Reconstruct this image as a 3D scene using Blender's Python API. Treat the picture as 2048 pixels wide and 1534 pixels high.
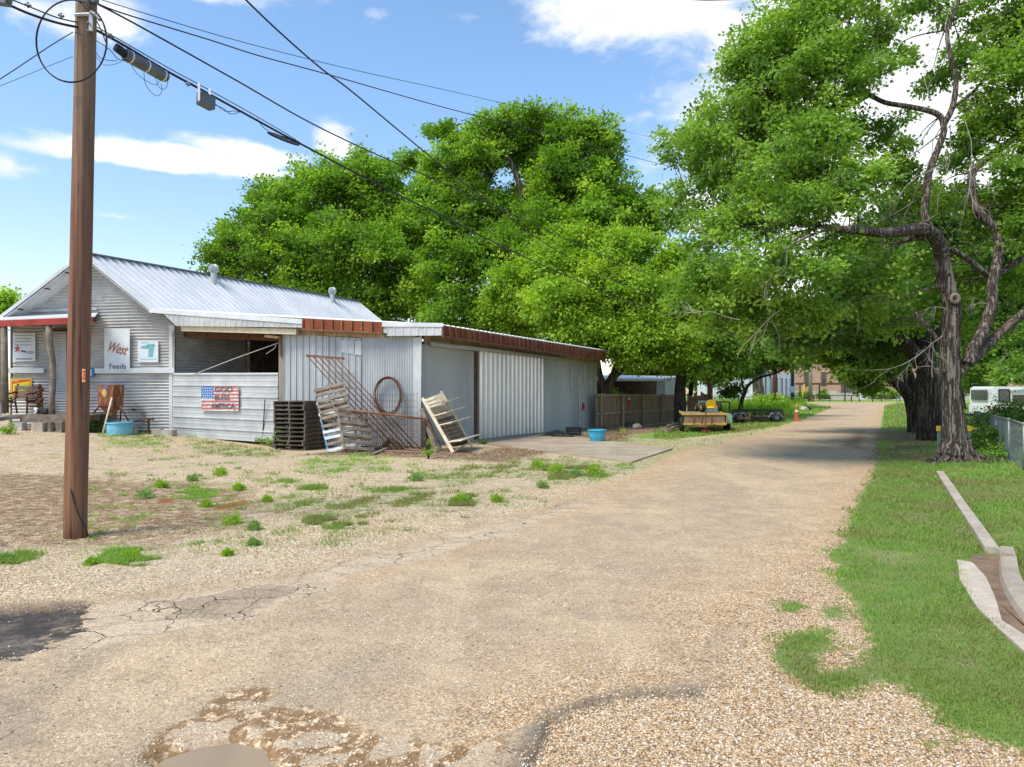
import bpy, math, random
import numpy as np
from mathutils import Vector, Matrix
random.seed(7); RNG = np.random.default_rng(11)
for o in list(bpy.data.objects): bpy.data.objects.remove(o)
scene = bpy.context.scene
COL = scene.collection
# ------------------------------------------------------------------ camera
F = 1421.0; CX = 1024.0; HY = 778.0; CZ = 1.75
cam_d = bpy.data.cameras.new('camera'); cam = bpy.data.objects.new('camera', cam_d); COL.objects.link(cam)
cam.location = (0, 0, CZ); cam.rotation_euler = (math.radians(90), 0, 0)
cam_d.sensor_width = 36; cam_d.lens = 36 * F / 2048; cam_d.shift_y = (HY - 767) / 2048
cam_d.clip_end = 5000; cam_d.clip_start = 0.05
scene.camera = cam
# ------------------------------------------------------------------ sun, sky
SUN_TO = Vector((-0.42, -0.36, 0.83)).normalized()
EXPO = 0.66
sun_d = bpy.data.lights.new('sun', 'SUN'); sun = bpy.data.objects.new('sun', sun_d); COL.objects.link(sun)
sun_d.energy = 2.8; sun_d.angle = math.radians(25); sun_d.color = (1, 0.93, 0.80)
sun.rotation_euler = SUN_TO.to_track_quat('Z', 'Y').to_euler(); sun.location = (0, 0, 60)
scene.view_settings.view_transform = 'Standard'; scene.view_settings.look = 'None'
scene.view_settings.gamma = 1; scene.view_settings.exposure = EXPO
scene.cycles.use_denoising = True; scene.cycles.max_bounces = 6; scene.cycles.transparent_max_bounces = 8
scene.cycles.diffuse_bounces = 4; scene.cycles.transmission_bounces = 4; scene.cycles.caustics_reflective = False

class NT:
    """small helper for building node trees"""
    def __init__(s, tree): s.t = tree; s.N = tree.nodes; s.L = tree.links
    def put(s, sock, v):
        if v is None: return
        if isinstance(v, bpy.types.NodeSocket): s.L.new(v, sock)
        elif isinstance(v, (tuple, list)) and sock.type == 'RGBA' and len(v) == 3: sock.default_value = (*v, 1)
        else: sock.default_value = v
    def m(s, op, a, b=None, c=None, clamp=False):
        n = s.N.new('ShaderNodeMath'); n.operation = op; n.use_clamp = clamp
        for i, v in enumerate((a, b, c)): s.put(n.inputs[i], v)
        return n.outputs[0]
    def mix(s, f, a, b, mode='MIX'):
        n = s.N.new('ShaderNodeMix'); n.data_type = 'RGBA'; n.blend_type = mode
        s.put(n.inputs[0], f); s.put(n.inputs[6], a); s.put(n.inputs[7], b); return n.outputs[2]
    def noise(s, scale, detail=3, rough=.55, vec=None, dist=0):
        n = s.N.new('ShaderNodeTexNoise'); n.inputs['Scale'].default_value = scale; n.inputs['Detail'].default_value = detail
        n.inputs['Roughness'].default_value = rough; n.inputs['Distortion'].default_value = dist
        if vec is not None: s.L.new(vec, n.inputs['Vector'])
        return n.outputs[0]
    def noisec(s, scale, detail=3, vec=None):
        n = s.N.new('ShaderNodeTexNoise'); n.inputs['Scale'].default_value = scale; n.inputs['Detail'].default_value = detail
        if vec is not None: s.L.new(vec, n.inputs['Vector'])
        return n.outputs[1]
    def voro(s, scale, vec=None, feature='F1', out=0, rand=1):
        n = s.N.new('ShaderNodeTexVoronoi'); n.feature = feature; n.inputs['Scale'].default_value = scale
        n.inputs['Randomness'].default_value = rand
        if vec is not None: s.L.new(vec, n.inputs['Vector'])
        return n.outputs[out]
    def ramp(s, f, stops, interp='LINEAR'):
        n = s.N.new('ShaderNodeValToRGB'); n.color_ramp.interpolation = interp; e = n.color_ramp.elements
        while len(e) < len(stops): e.new(0.5)
        for i, (p, c) in enumerate(stops):
            e[i].position = p; e[i].color = (*c, 1) if not isinstance(c, (int, float)) else (c, c, c, 1)
        s.put(n.inputs[0], f); return n.outputs[0]
    def sstep(s, x, lo, hi):
        n = s.N.new('ShaderNodeMapRange'); n.interpolation_type = 'SMOOTHSTEP'
        s.put(n.inputs[0], x); s.put(n.inputs[1], lo); s.put(n.inputs[2], hi); return n.outputs[0]
    def attr(s, name, out=2):
        n = s.N.new('ShaderNodeAttribute'); n.attribute_name = name; return n.outputs[out]
    def coord(s, which='Object'):
        return s.N.new('ShaderNodeTexCoord').outputs[which]
    def scale(s, vec, xyz, rot=(0, 0, 0), loc=(0, 0, 0)):
        n = s.N.new('ShaderNodeMapping'); n.inputs['Scale'].default_value = xyz; n.inputs['Rotation'].default_value = rot
        n.inputs['Location'].default_value = loc; s.L.new(vec, n.inputs[0]); return n.outputs[0]
    def vadd(s, a, b, k=1.0):
        sc = s.N.new('ShaderNodeVectorMath'); sc.operation = 'SCALE'; s.L.new(b, sc.inputs[0]); sc.inputs['Scale'].default_value = k
        n = s.N.new('ShaderNodeVectorMath'); n.operation = 'ADD'; s.put(n.inputs[0], a); s.L.new(sc.outputs[0], n.inputs[1]); return n.outputs[0]
    def bump(s, h, strength=.5, dist=.01, normal=None):
        n = s.N.new('ShaderNodeBump'); n.inputs['Strength'].default_value = strength; n.inputs['Distance'].default_value = dist
        s.L.new(h, n.inputs['Height'])
        if normal is not None: s.L.new(normal, n.inputs['Normal'])
        return n.outputs[0]
    def sep(s, v):
        n = s.N.new('ShaderNodeSeparateXYZ'); s.L.new(v, n.inputs[0]); return n.outputs

world = bpy.data.worlds.new('World'); scene.world = world; world.use_nodes = True
w = NT(world.node_tree); bg = world.node_tree.nodes['Background']
sky = w.N.new('ShaderNodeTexSky'); sky.sky_type = 'NISHITA'; sky.sun_disc = False
sky.sun_elevation = math.asin(SUN_TO.z); sky.sun_rotation = math.atan2(SUN_TO.x, SUN_TO.y)
sky.air_density = 1.0; sky.dust_density = 0.6; sky.ozone_density = 2.2
d = w.coord('Generated'); dx, dy, dz = w.sep(d)
az = w.m('ARCTAN2', dx, dy); el = w.m('ARCSINE', dz)
warp = w.noisec(3.2, 6, w.scale(d, (1, 1, 1.9)))
wr, wg, wb = w.sep(warp)
azw = w.m('MULTIPLY_ADD', w.m('SUBTRACT', wr, .5), 0.30, az)
elw = w.m('MULTIPLY_ADD', w.m('SUBTRACT', wg, .5), 0.11, el)
fine = w.noise(9, 8, .62, w.scale(d, (1, 1, 2.2)), .4)
field = None
def pxang(x, y):
    v = Vector((x - CX, F, HY - y)); return math.atan2(v.x, v.y), math.asin(v.z / v.length)
CLOUDS = [(1270, 20, 230, 85, 1.3), (1130, 70, 110, 60, 1.0), (1430, 60, 110, 70, .9), (300, 318, 250, 20, 1.15), (130, 290, 110, 18, .9), (470, 305, 110, 26, 1.1),
          (655, 262, 60, 40, .95), (690, 240, 70, 14, .6), (215, 75, 80, 50, .75), (110, 50, 50, 34, .7), (20, 40, 50, 50, .6), (440, 5, 170, 28, .7),
          (815, 62, 45, 16, .6), (960, 60, 40, 20, .5), (790, 265, 38, 12, .6), (0, 320, 40, 30, .7), (1950, 250, 420, 400, 1.6), (1700, 30, 160, 120, 1.3),
          (220, 415, 40, 7, .5), (720, 280, 36, 12, .5), (905, 268, 26, 9, .5), (740, 0, 60, 14, .8), (1370, 440, 90, 60, 1.0), (1240, 250, 40, 20, .5)]
for (x, y, rx, ry, k) in CLOUDS:
    a0, e0 = pxang(x, y)
    u_ = w.m('MULTIPLY', w.m('SUBTRACT', azw, a0), F / rx); v_ = w.m('MULTIPLY', w.m('SUBTRACT', elw, e0), F / ry)
    g = w.m('EXPONENT', w.m('MULTIPLY', w.m('ADD', w.m('MULTIPLY', u_, u_), w.m('MULTIPLY', v_, v_)), -.75))
    g = w.m('MULTIPLY', g, k)
    field = g if field is None else w.m('MAXIMUM', field, g)
dens = w.sstep(w.m('ADD', field, w.m('MULTIPLY', w.m('SUBTRACT', fine, .5), 1.5)), .36, .92)
shade = w.noise(5, 5, .6, w.scale(d, (1, 1, 2.5), loc=(3, 1, 0)))
ccol = w.mix(w.sstep(shade, .35, .7), (4.4, 4.5, 4.7), (5.6, 5.6, 5.6))
skyc = w.mix(w.sstep(el, .0, .42), w.mix(1, sky.outputs[0], (1.14, 1.0, .98), 'MULTIPLY'), w.mix(1, sky.outputs[0], (1.0, 1.10, 1.12), 'MULTIPLY'))
w.L.new(w.mix(w.m('MULTIPLY', dens, .97), skyc, ccol), bg.inputs[0]); bg.inputs[1].default_value = 0.15

# ------------------------------------------------------------------ geometry helpers
def sm(x, a, b):
    t = np.clip((x - a) / (b - a), 0, 1); return t * t * (3 - 2 * t)
def gz(x, y):
    x = np.asarray(x, float); y = np.asarray(y, float)
    z = .06 * np.clip(-x - 8.5, 0, 8.5) * sm(y, 10, 22)
    z = z - .10 * np.exp(-((x + 6.5) / 3.2) ** 2) * sm(y, 17, 21)
    z = z - .24 * np.exp(-((x - 6) / 5) ** 2) * sm(y, 24, 34) * (1 - sm(y, 42, 60))
    z = z + .045 * sm(x - (5.3 + (y - 7.5) * .5), -.1, .25) * sm(x, 3, 4) * (1 - sm(y, 15, 22)) * sm(y, 3, 5)
    return z
def P(px, py, Z): return Vector(((px - CX) / F * Z, Z, CZ + (HY - py) / F * Z))
def G(px, py, lift=0.0):
    z = 0.0
    for _ in range(30):
        Z = (CZ - z) * F / max(py - HY, 1.0); X = (px - CX) / F * Z; z = .5 * z + .5 * float(gz(X, Z))
    return Vector((X, Z, float(gz(X, Z)) + lift))
class MB:
    def __init__(s): s.v = []; s.f = []; s.c = []
    def cuts(s): return [(a[0], b[0], a[1], b[1]) for a, b in zip(s.c, s.c[1:] + [(len(s.v), len(s.f))])]
    def add(s, vs, fs):
        k = len(s.v); s.c.append((k, len(s.f))); s.v += [Vector(p) for p in vs]; s.f += [tuple(i + k for i in f) for f in fs]; return s
    def quad(s, a, b, c, d): return s.add([a, b, c, d], [(0, 1, 2, 3)])
    def obox(s, c, ax, ay, az_):
        """box from centre and three half-axis vectors"""
        c = Vector(c); vs = [c + i * ax + j * ay + k * az_ for i in (-1, 1) for j in (-1, 1) for k in (-1, 1)]
        return s.add(vs, [(0, 1, 3, 2), (4, 6, 7, 5), (0, 4, 5, 1), (2, 3, 7, 6), (0, 2, 6, 4), (1, 5, 7, 3)])
    def box(s, x0, x1, y0, y1, z0, z1):
        return s.obox(((x0 + x1) / 2, (y0 + y1) / 2, (z0 + z1) / 2), Vector(((x1 - x0) / 2, 0, 0)), Vector((0, (y1 - y0) / 2, 0)), Vector((0, 0, (z1 - z0) / 2)))
    def beam(s, a, b, w_, h_, up=(0, 0, 1)):
        a = Vector(a); b = Vector(b); d_ = (b - a); t = d_.normalized(); sd = t.cross(Vector(up))
        if sd.length < 1e-3: sd = t.cross(Vector((0, 1, 0)))
        sd.normalize(); u = sd.cross(t)
        return s.obox((a + b) / 2, d_ / 2, sd * w_ / 2, u * h_ / 2)
    def slab(s, a, b, c, d_, n, th):
        """quad a b c d thickened along -n"""
        n = Vector(n).normalized() * th; vs = [Vector(p) for p in (a, b, c, d_)]; vs += [p - n for p in vs]
        return s.add(vs, [(0, 1, 2, 3), (7, 6, 5, 4), (0, 4, 5, 1), (1, 5, 6, 2), (2, 6, 7, 3), (3, 7, 4, 0)])
    def tube(s, pts, rad, n=8, caps=True, wob=0.0, ridge=0):
        pts = [Vector(p) for p in pts]; m = len(pts)
        if not hasattr(rad, '__len__'): rad = [rad] * m
        prev = None; rings = []
        for i, p in enumerate(pts):
            t = (pts[min(i + 1, m - 1)] - pts[max(i - 1, 0)])
            t = t.normalized() if t.length > 1e-9 else Vector((0, 0, 1))
            if prev is None:
                a = t.cross(Vector((0, 0, 1)) if abs(t.z) < .9 else Vector((1, 0, 0))).normalized()
            else:
                a = (prev - t * prev.dot(t)); a = a.normalized() if a.length > 1e-6 else t.orthogonal().normalized()
            prev = a; b = t.cross(a)
            ring = []
            for k in range(n):
                th = 2 * math.pi * k / n; r = rad[i]
                if wob: r *= 1 + wob * (math.sin(3 * th + i * .7) * .5 + math.sin(5 * th + 1.3 * i) * .3 + random.uniform(-.35, .35))
                if ridge: r *= 1 + .05 * math.sin(ridge * th + .4 * math.sin(i * .9))
                ring.append(p + (a * math.cos(th) + b * math.sin(th)) * r)
            rings.append(ring)
        vs = [q for r in rings for q in r]; fs = []
        for i in range(m - 1):
            for k in range(n):
                fs.append((i * n + k, i * n + (k + 1) % n, (i + 1) * n + (k + 1) % n, (i + 1) * n + k))
        if caps: fs.append(tuple(range(n))[::-1]); fs.append(tuple((m - 1) * n + k for k in range(n)))
        return s.add(vs, fs)
    def lathe(s, c, prof, n=24, sx=1, sy=1, axis=None):
        """profile of (radius, height) about z through c (or about axis)"""
        c = Vector(c); vs = []; fs = []
        M = Matrix.Identity(3) if axis is None else Vector(axis).normalized().to_track_quat('Z', 'Y').to_matrix()
        for r, h in prof:
            for k in range(n):
                th = 2 * math.pi * k / n; vs.append(c + M @ Vector((r * math.cos(th) * sx, r * math.sin(th) * sy, h)))
        for i in range(len(prof) - 1):
            for k in range(n): fs.append((i * n + k, i * n + (k + 1) % n, (i + 1) * n + (k + 1) % n, (i + 1) * n + k))
        return s.add(vs, fs)
    def prism(s, pts, n, th):
        n = Vector(n).normalized() * th; k = len(pts); a = [Vector(p) for p in pts]; b = [p + n for p in a]
        return s.add(a + b, [tuple(range(k))[::-1], tuple(range(k, 2 * k))] + [(i, (i + 1) % k, k + (i + 1) % k, k + i) for i in range(k)])
    def blob(s, c, rx, ry, rz, seed=0, amp=.18, n=10, m=7):
        r_ = random.Random(seed); ph = [r_.uniform(0, 6.28) for _ in range(6)]; vs = []; fs = []
        for i in range(m + 1):
            la = math.pi * i / m - math.pi / 2
            for k in range(n):
                lo = 2 * math.pi * k / n
                q = 1 + amp * (math.sin(2 * lo + ph[0] + 2 * la) + .6 * math.sin(3 * lo + ph[1] - 3 * la) + .5 * math.sin(5 * la + ph[2])) * .6
                vs.append(Vector(c) + Vector((rx * math.cos(la) * math.cos(lo) * q, ry * math.cos(la) * math.sin(lo) * q, rz * math.sin(la) * q)))
        for i in range(m):
            for k in range(n): fs.append((i * n + k, i * n + (k + 1) % n, (i + 1) * n + (k + 1) % n, (i + 1) * n + k))
        return s.add(vs, fs)
WL = {}
def props(o, label=None, cat=None, group=None, kind=None):
    if label: o['label'] = label
    if cat: o['category'] = cat
    if group: o['group'] = group
    if kind: o['kind'] = kind
    return o
def thing(name, label, cat, loc=(0, 0, 0), group=None):
    o = bpy.data.objects.new(name, None); COL.objects.link(o); o.empty_display_size = .2
    o.location = loc; WL[o.name] = Vector(loc); return props(o, label, cat, group)
def obj(name, mb, mat, parent=None, label=None, cat=None, group=None, kind=None, smooth=False, origin=None):
    if parent is not None: base = WL[parent.name]
    elif origin is not None: base = Vector(origin)
    elif kind == 'structure': base = Vector((0, 0, 0))
    else:
        xs = [p.x for p in mb.v]; ys = [p.y for p in mb.v]; zs = [p.z for p in mb.v]
        base = Vector(((min(xs) + max(xs)) / 2, (min(ys) + max(ys)) / 2, min(zs)))
    me = bpy.data.meshes.new(name); me.from_pydata([tuple(p - base) for p in mb.v], [], mb.f); me.update()
    if smooth: me.polygons.foreach_set('use_smooth', [True] * len(me.polygons))
    me.materials.append(mat); o = bpy.data.objects.new(name, me); COL.objects.link(o)
    if parent is not None: o.parent = parent; WL[o.name] = base
    else: o.location = base; WL[o.name] = base
    return props(o, label, cat, group, kind)
def objs(name, mb, mat, parent, **k):
    """one object for each separate piece of the builder"""
    for (v0, v1, f0, f1) in mb.cuts():
        m2 = MB(); m2.v = mb.v[v0:v1]; m2.f = [tuple(i - v0 for i in f) for f in mb.f[f0:f1]]; obj(name, m2, mat, parent, **k)
def fast_mesh(name, V, Q, mat, parent=None, base=(0, 0, 0), attrs=None, smooth=False):
    """V (n,3) float, Q (m,k) int with k 3 or 4, attrs {name: per-vertex float}"""
    me = bpy.data.meshes.new(name); base = np.array(base, float); n, k = len(V), Q.shape[1]
    me.vertices.add(n); me.vertices.foreach_set('co', (V - base).astype(np.float32).ravel())
    me.loops.add(Q.size); me.loops.foreach_set('vertex_index', Q.astype(np.int32).ravel())
    me.polygons.add(len(Q)); me.polygons.foreach_set('loop_start', np.arange(0, Q.size, k, dtype=np.int32))
    me.polygons.foreach_set('loop_total', np.full(len(Q), k, dtype=np.int32))
    if smooth: me.polygons.foreach_set('use_smooth', np.ones(len(Q), bool))
    me.update(calc_edges=True)
    for a, val in (attrs or {}).items():
        at = me.attributes.new(a, 'FLOAT', 'POINT'); at.data.foreach_set('value', np.asarray(val, np.float32))
    me.materials.append(mat); o = bpy.data.objects.new(name, me); COL.objects.link(o)
    if parent is not None: o.parent = parent
    else: o.location = base
    return o
def dup(root, loc=None, label=None, M=None):
    r = root.copy(); COL.objects.link(r)
    if loc is not None: r.location = loc
    if M is not None: r.matrix_world = M
    if label: r['label'] = label
    for ch in root.children:
        c = ch.copy(); COL.objects.link(c); c.parent = r
        for g_ in ch.children:
            e = g_.copy(); COL.objects.link(e); e.parent = c
    return r
# ------------------------------------------------------------------ materials
def newmat(name):
    m = bpy.data.materials.new(name); m.use_nodes = True; return m, NT(m.node_tree), m.node_tree.nodes['Principled BSDF']
def noisy(name, c1, c2, scale=6, rough=.7, metal=0, bump=.2, stretch=(1, 1, 1), c3=None, spots=.6, bscale=None, bdist=.01, spec=.3, speck=None):
    if speck is None: speck = .10 if ('metal' in name or 'sheet' in name or 'case' in name) else .35
    m, t, b = newmat(name); co = t.coord(); v = t.scale(co, stretch)
    f = t.sstep(t.noise(scale, 5, .6, v), .3, .7); col = t.mix(f, c1, c2)
    if c3 is not None: col = t.mix(t.sstep(t.noise(scale * .45, 6, .65, v, .6), spots, spots + .12), col, c3)
    g = t.noise(scale * 9, 3, .6, v); col = t.mix(speck, col, t.mix(1, col, t.ramp(g, [(.25, .55), (.75, 1.45)]), 'MULTIPLY'))
    t.put(b.inputs['Base Color'], col); t.put(b.inputs['Roughness'], rough); t.put(b.inputs['Metallic'], metal)
    b.inputs['Specular IOR Level'].default_value = spec
    if 'sheet' in name: col = t.mix(t.m('MULTIPLY', t.sstep(t.noise(1, 5, .7, t.scale(co, (5, 5, .35))), .60, .72), .45), col, (.27, .19, .12)); t.put(b.inputs['Base Color'], col)
    if bump: t.put(b.inputs['Normal'], t.bump(t.noise(bscale or scale * 5, 4, .6, v), bump, bdist))
    return m
M = {}
M['galv'] = noisy('galvanised_sheet', (.42, .44, .445), (.57, .58, .575), 1.6, .45, .15, .15, (1, 1, 1), (.31, .29, .26), .60, 8, .01, .5)
M['galv_old'] = noisy('old_galvanised_sheet', (.40, .405, .39), (.58, .575, .55), 1.3, .55, .1, .35, (1, 1, 1.3), (.27, .24, .20), .58, 3, .03, .4)
M['galv_blue'] = noisy('bluish_galvanised_sheet', (.34, .37, .385), (.50, .525, .535), 1.1, .5, .2, .2, (1, 1, .25), (.55, .57, .57), .66, 6, .01, .4)
M['galv_green'] = noisy('weathered_side_sheet', (.33, .36, .355), (.46, .49, .475), .7, .55, .1, .2, (1, 1, .15), (.60, .61, .60), .70, 6, .01, .4)
M['roofwhite'] = noisy('white_roof_metal', (.62, .63, .635), (.74, .74, .735), .8, .4, .12, .02, (1, 1, 1), None, .6, 6, .01, .5)
M['doormetal'] = noisy('bright_rib_metal', (.58, .60, .61), (.72, .73, .73), .8, .34, .8, .03, (1, 1, .3), (.42, .41, .39), .6, 6, .004, .5)
M['trimwhite'] = noisy('pale_trim_metal', (.55, .58, .58), (.68, .70, .70), 2, .45, .1, .05)
M['rust'] = noisy('rust', (.16, .065, .035), (.27, .125, .065), 3, .85, .1, .3, (1, 1, 1), (.10, .035, .02), .58)
M['rustdark'] = noisy('dark_rust', (.09, .035, .02), (.18, .08, .045), 5, .85, .1, .3)
M['rustfascia'] = noisy('rusted_red_fascia', (.15, .036, .018), (.27, .08, .03), 2.2, .75, .1, .15, (1, 1, .4), (.07, .022, .015), .6)
M['redpaint'] = noisy('red_painted_beam', (.27, .035, .025), (.38, .06, .04), 3, .6, 0, .1, (1, 1, 1), (.12, .03, .02), .66)
M['wood'] = noisy('weathered_wood', (.145, .115, .085), (.28, .225, .17), 5, .9, 0, .5, (1, 1, 1), (.12, .09, .07), .6)
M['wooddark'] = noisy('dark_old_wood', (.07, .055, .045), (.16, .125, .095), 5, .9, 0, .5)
M['woodbrown'] = noisy('brown_board', (.16, .10, .06), (.30, .21, .13), 4, .9, 0, .4, (1, 1, .3), (.10, .06, .04), .6)
M['woodtan'] = noisy('tan_block_wood', (.36, .25, .14), (.52, .40, .26), 3, .9, 0, .5, (1, 1, 1), (.16, .11, .07), .58)
M['woodpole'] = None
M['cream'] = noisy('cream_painted_wood', (.60, .50, .34), (.74, .65, .48), 5, .7, 0, .2, (1, 1, 1), (.33, .19, .09), .68)
M['whitewash'] = noisy('peeling_white_paint', (.45, .45, .42), (.72, .74, .73), 6, .8, 0, .4, (1, 1, 1), (.22, .19, .16), .56)
M['bluepaint'] = noisy('blue_painted_wood', (.05, .22, .42), (.10, .34, .55), 5, .7, 0, .3, (1, 1, 1), (.30, .32, .33), .66)
M['blueplastic'] = noisy('blue_plastic', (.03, .30, .47), (.06, .40, .56), 4, .4, 0, .05, spec=.5)
M['bluefaded'] = noisy('faded_blue_plastic', (.12, .40, .55), (.22, .52, .64), 4, .6, 0, .1)
M['blackplastic'] = noisy('black_plastic', (.012, .013, .015), (.03, .032, .034), 6, .5, 0, .1)
M['rubber'] = noisy('black_rubber', (.014, .014, .014), (.035, .033, .03), 12, .8, 0, .3)
M['cable'] = noisy('black_cable', (.012, .012, .014), (.03, .03, .034), 9, .6, 0, 0)
M['greymetal'] = noisy('grey_case', (.10, .12, .14), (.17, .19, .21), 7, .5, .2, .1)
M['whitestrap'] = noisy('white_strap', (.7, .7, .7), (.8, .8, .8), 7, .5, .2, 0)
M['concrete'] = noisy('concrete', (.33, .275, .21), (.44, .38, .30), 2.5, .9, 0, .3, (1, 1, 1), (.24, .20, .16), .64)
M['concretepale'] = noisy('pale_concrete', (.40, .33, .26), (.52, .44, .35), 2.5, .9, 0, .3, (1, 1, 1), (.36, .28, .21), .70)
M['concretepad'] = noisy('worn_concrete_pad', (.29, .225, .155), (.42, .34, .25), .9, .9, 0, .3, (1, 1, 1), (.16, .125, .09), .6)
M['stone'] = noisy('rough_stone', (.34, .30, .25), (.50, .46, .39), 5, .95, 0, .6)
M['brick'] = None
M['limestone'] = noisy('limestone_base', (.42, .38, .32), (.58, .53, .46), .8, .9, 0, .2)
M['yellowpaint'] = noisy('faded_yellow_paint', (.46, .29, .06), (.60, .41, .12), 4, .6, 0, .1, (1, 1, 1), (.30, .14, .06), .60)
M['yellow'] = noisy('yellow_vinyl', (.72, .48, .02), (.80, .56, .04), 4, .45, 0, .05)
M['plywood'] = noisy('worn_plywood', (.20, .13, .085), (.33, .23, .15), 4, .85, 0, .2)
M['orange'] = noisy('faded_orange_plastic', (.42, .10, .05), (.52, .15, .07), 4, .6, 0, .1)
M['white'] = noisy('white_paint', (.66, .67, .66), (.76, .77, .76), 2, .5, 0, .05)
M['whitewall'] = noisy('white_sheet_wall', (.62, .65, .68), (.74, .77, .80), .5, .5, .05, .1)
M['carwhite'] = noisy('white_car_paint', (.62, .64, .62), (.68, .70, .68), 1, .25, 0, 0, spec=.6)
M['glass'] = noisy('dark_window_glass', (.03, .045, .045), (.06, .08, .075), .6, .12, 0, 0, spec=.8)
M['redlens'] = noisy('red_lens', (.5, .02, .02), (.55, .03, .03), 3, .3, 0, 0)
M['mesh'] = noisy('fence_wire', (.25, .26, .27), (.36, .37, .38), 8, .5, .5, 0)
M['rustwire'] = noisy('rusty_wire', (.12, .06, .04), (.22, .13, .09), 8, .8, .2, 0)
M['signwhite'] = noisy('weathered_sign_white', (.60, .67, .72), (.74, .78, .80), 2, .6, 0, .05, (1, 1, 1), (.46, .55, .60), .62)
M['brown'] = noisy('brown_paint', (.10, .045, .03), (.14, .065, .045), 3, .6, 0, .05)
M['soil'] = noisy('soil', (.14, .09, .06), (.24, .16, .10), 5, .95, 0, .6)
M['greenpaint'] = noisy('dull_green_paint', (.12, .20, .15), (.18, .27, .21), 4, .7, 0, .1)
M['fencewood'] = noisy('fence_board_wood', (.20, .14, .085), (.34, .25, .155), 3, .9, 0, .4, (3, 3, .4), (.07, .05, .035), .6)
M['postwood'] = noisy('pale_fence_post', (.26, .21, .14), (.38, .32, .23), 4, .9, 0, .4, (1, 1, .3))
def flat(name, c, rough=.6, spec=.3):
    m, t, b = newmat(name); t.put(b.inputs['Base Color'], c)
    t.put(b.inputs['Roughness'], t.ramp(t.noise(14, 3), [(.3, rough * .8), (.7, min(1, rough * 1.15))])); b.inputs['Specular IOR Level'].default_value = spec
    return m
def bark(name, c1, c2, c3, vs=21):
    m, t, b = newmat(name); co = t.coord(); v = t.vadd(t.scale(co, (1, 1, .07)), t.noisec(4.0, 4, co), .09)
    r = t.m('MULTIPLY', t.m('ABSOLUTE', t.m('SUBTRACT', t.noise(vs * .62, 4, .6, v), .5)), 2); n = t.noise(vs * 2.2, 5, .65, v)
    h = t.m('ADD', t.m('MULTIPLY', t.sstep(r, 0, .22), .75), t.m('MULTIPLY', n, 1.0))
    col = t.mix(t.sstep(h, .45, 1.35), c1, c2); col = t.mix(t.m('MULTIPLY', t.sstep(t.noise(.8, 4, .6, co), .56, .7), .7), col, c3)
    t.put(b.inputs['Base Color'], col); t.put(b.inputs['Roughness'], .95); b.inputs['Specular IOR Level'].default_value = .1
    t.put(b.inputs['Normal'], t.bump(h, 1, .035)); return m
M['bark'] = bark('furrowed_bark', (.05, .038, .03), (.27, .225, .185), (.30, .20, .13))
M['barkdark'] = bark('dark_bark', (.025, .02, .016), (.12, .10, .08), (.09, .075, .06))
M['deadwood'] = noisy('bare_dead_twig', (.24, .21, .18), (.38, .34, .30), 5, .9, 0, .2)
def pole_mat():
    m, t, b = newmat('creosote_pole_wood'); co = t.coord(); v = t.scale(co, (26, 26, .55))
    n = t.noise(1, 6, .7, v); col = t.ramp(n, [(.25, (.05, .022, .012)), (.45, (.17, .075, .038)), (.62, (.27, .13, .068)), (.8, (.34, .19, .11))])
    z = t.sep(co)[2]
    col = t.mix(t.sstep(z, 3.4, 6.2), col, t.ramp(n, [(.28, (.07, .045, .03)), (.55, (.30, .20, .125)), (.8, (.42, .31, .21))]))
    col = t.mix(t.m('MULTIPLY', t.sstep(t.m('MULTIPLY_ADD', t.noise(3, 2, .5, co), .1, t.sep(co)[0]), .08, .2), .45), col, t.ramp(n, [(.25, (.05, .03, .02)), (.7, (.20, .125, .085))]))  # right side of the pole coloured darker, like a side turned from light
    k = t.noise(1, 3, .5, t.scale(co, (60, 60, 3))); col = t.mix(t.sstep(k, .66, .74), col, (.03, .018, .012))
    sp = t.sstep(t.noise(1, 4, .6, t.scale(co, (38, 38, .30), loc=(5, 2, 1))), .60, .66); col = t.mix(t.m('MULTIPLY', sp, .85), col, (.022, .012, .008))
    t.put(b.inputs['Base Color'], col); t.put(b.inputs['Roughness'], .85); t.put(b.inputs['Normal'], t.bump(t.m('SUBTRACT', n, sp), .8, .014)); return m
M['woodpole'] = pole_mat()
def brick_mat():
    m, t, b = newmat('tan_red_brick'); co = t.coord(); s_ = t.sep(co); c = t.N.new('ShaderNodeCombineXYZ')
    t.L.new(s_[0], c.inputs[0]); t.L.new(s_[2], c.inputs[1])
    n = t.N.new('ShaderNodeTexBrick'); t.L.new(c.outputs[0], n.inputs['Vector']); n.inputs['Scale'].default_value = 1
    n.inputs['Color1'].default_value = (.42, .20, .12, 1); n.inputs['Color2'].default_value = (.52, .30, .19, 1); n.inputs['Mortar'].default_value = (.5, .40, .32, 1)
    n.inputs['Brick Width'].default_value = .5; n.inputs['Row Height'].default_value = .16; n.inputs['Mortar Size'].default_value = .015
    t.put(b.inputs['Base Color'], n.outputs[0]); t.put(b.inputs['Roughness'], .9); return m
M['brick'] = brick_mat()
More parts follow.
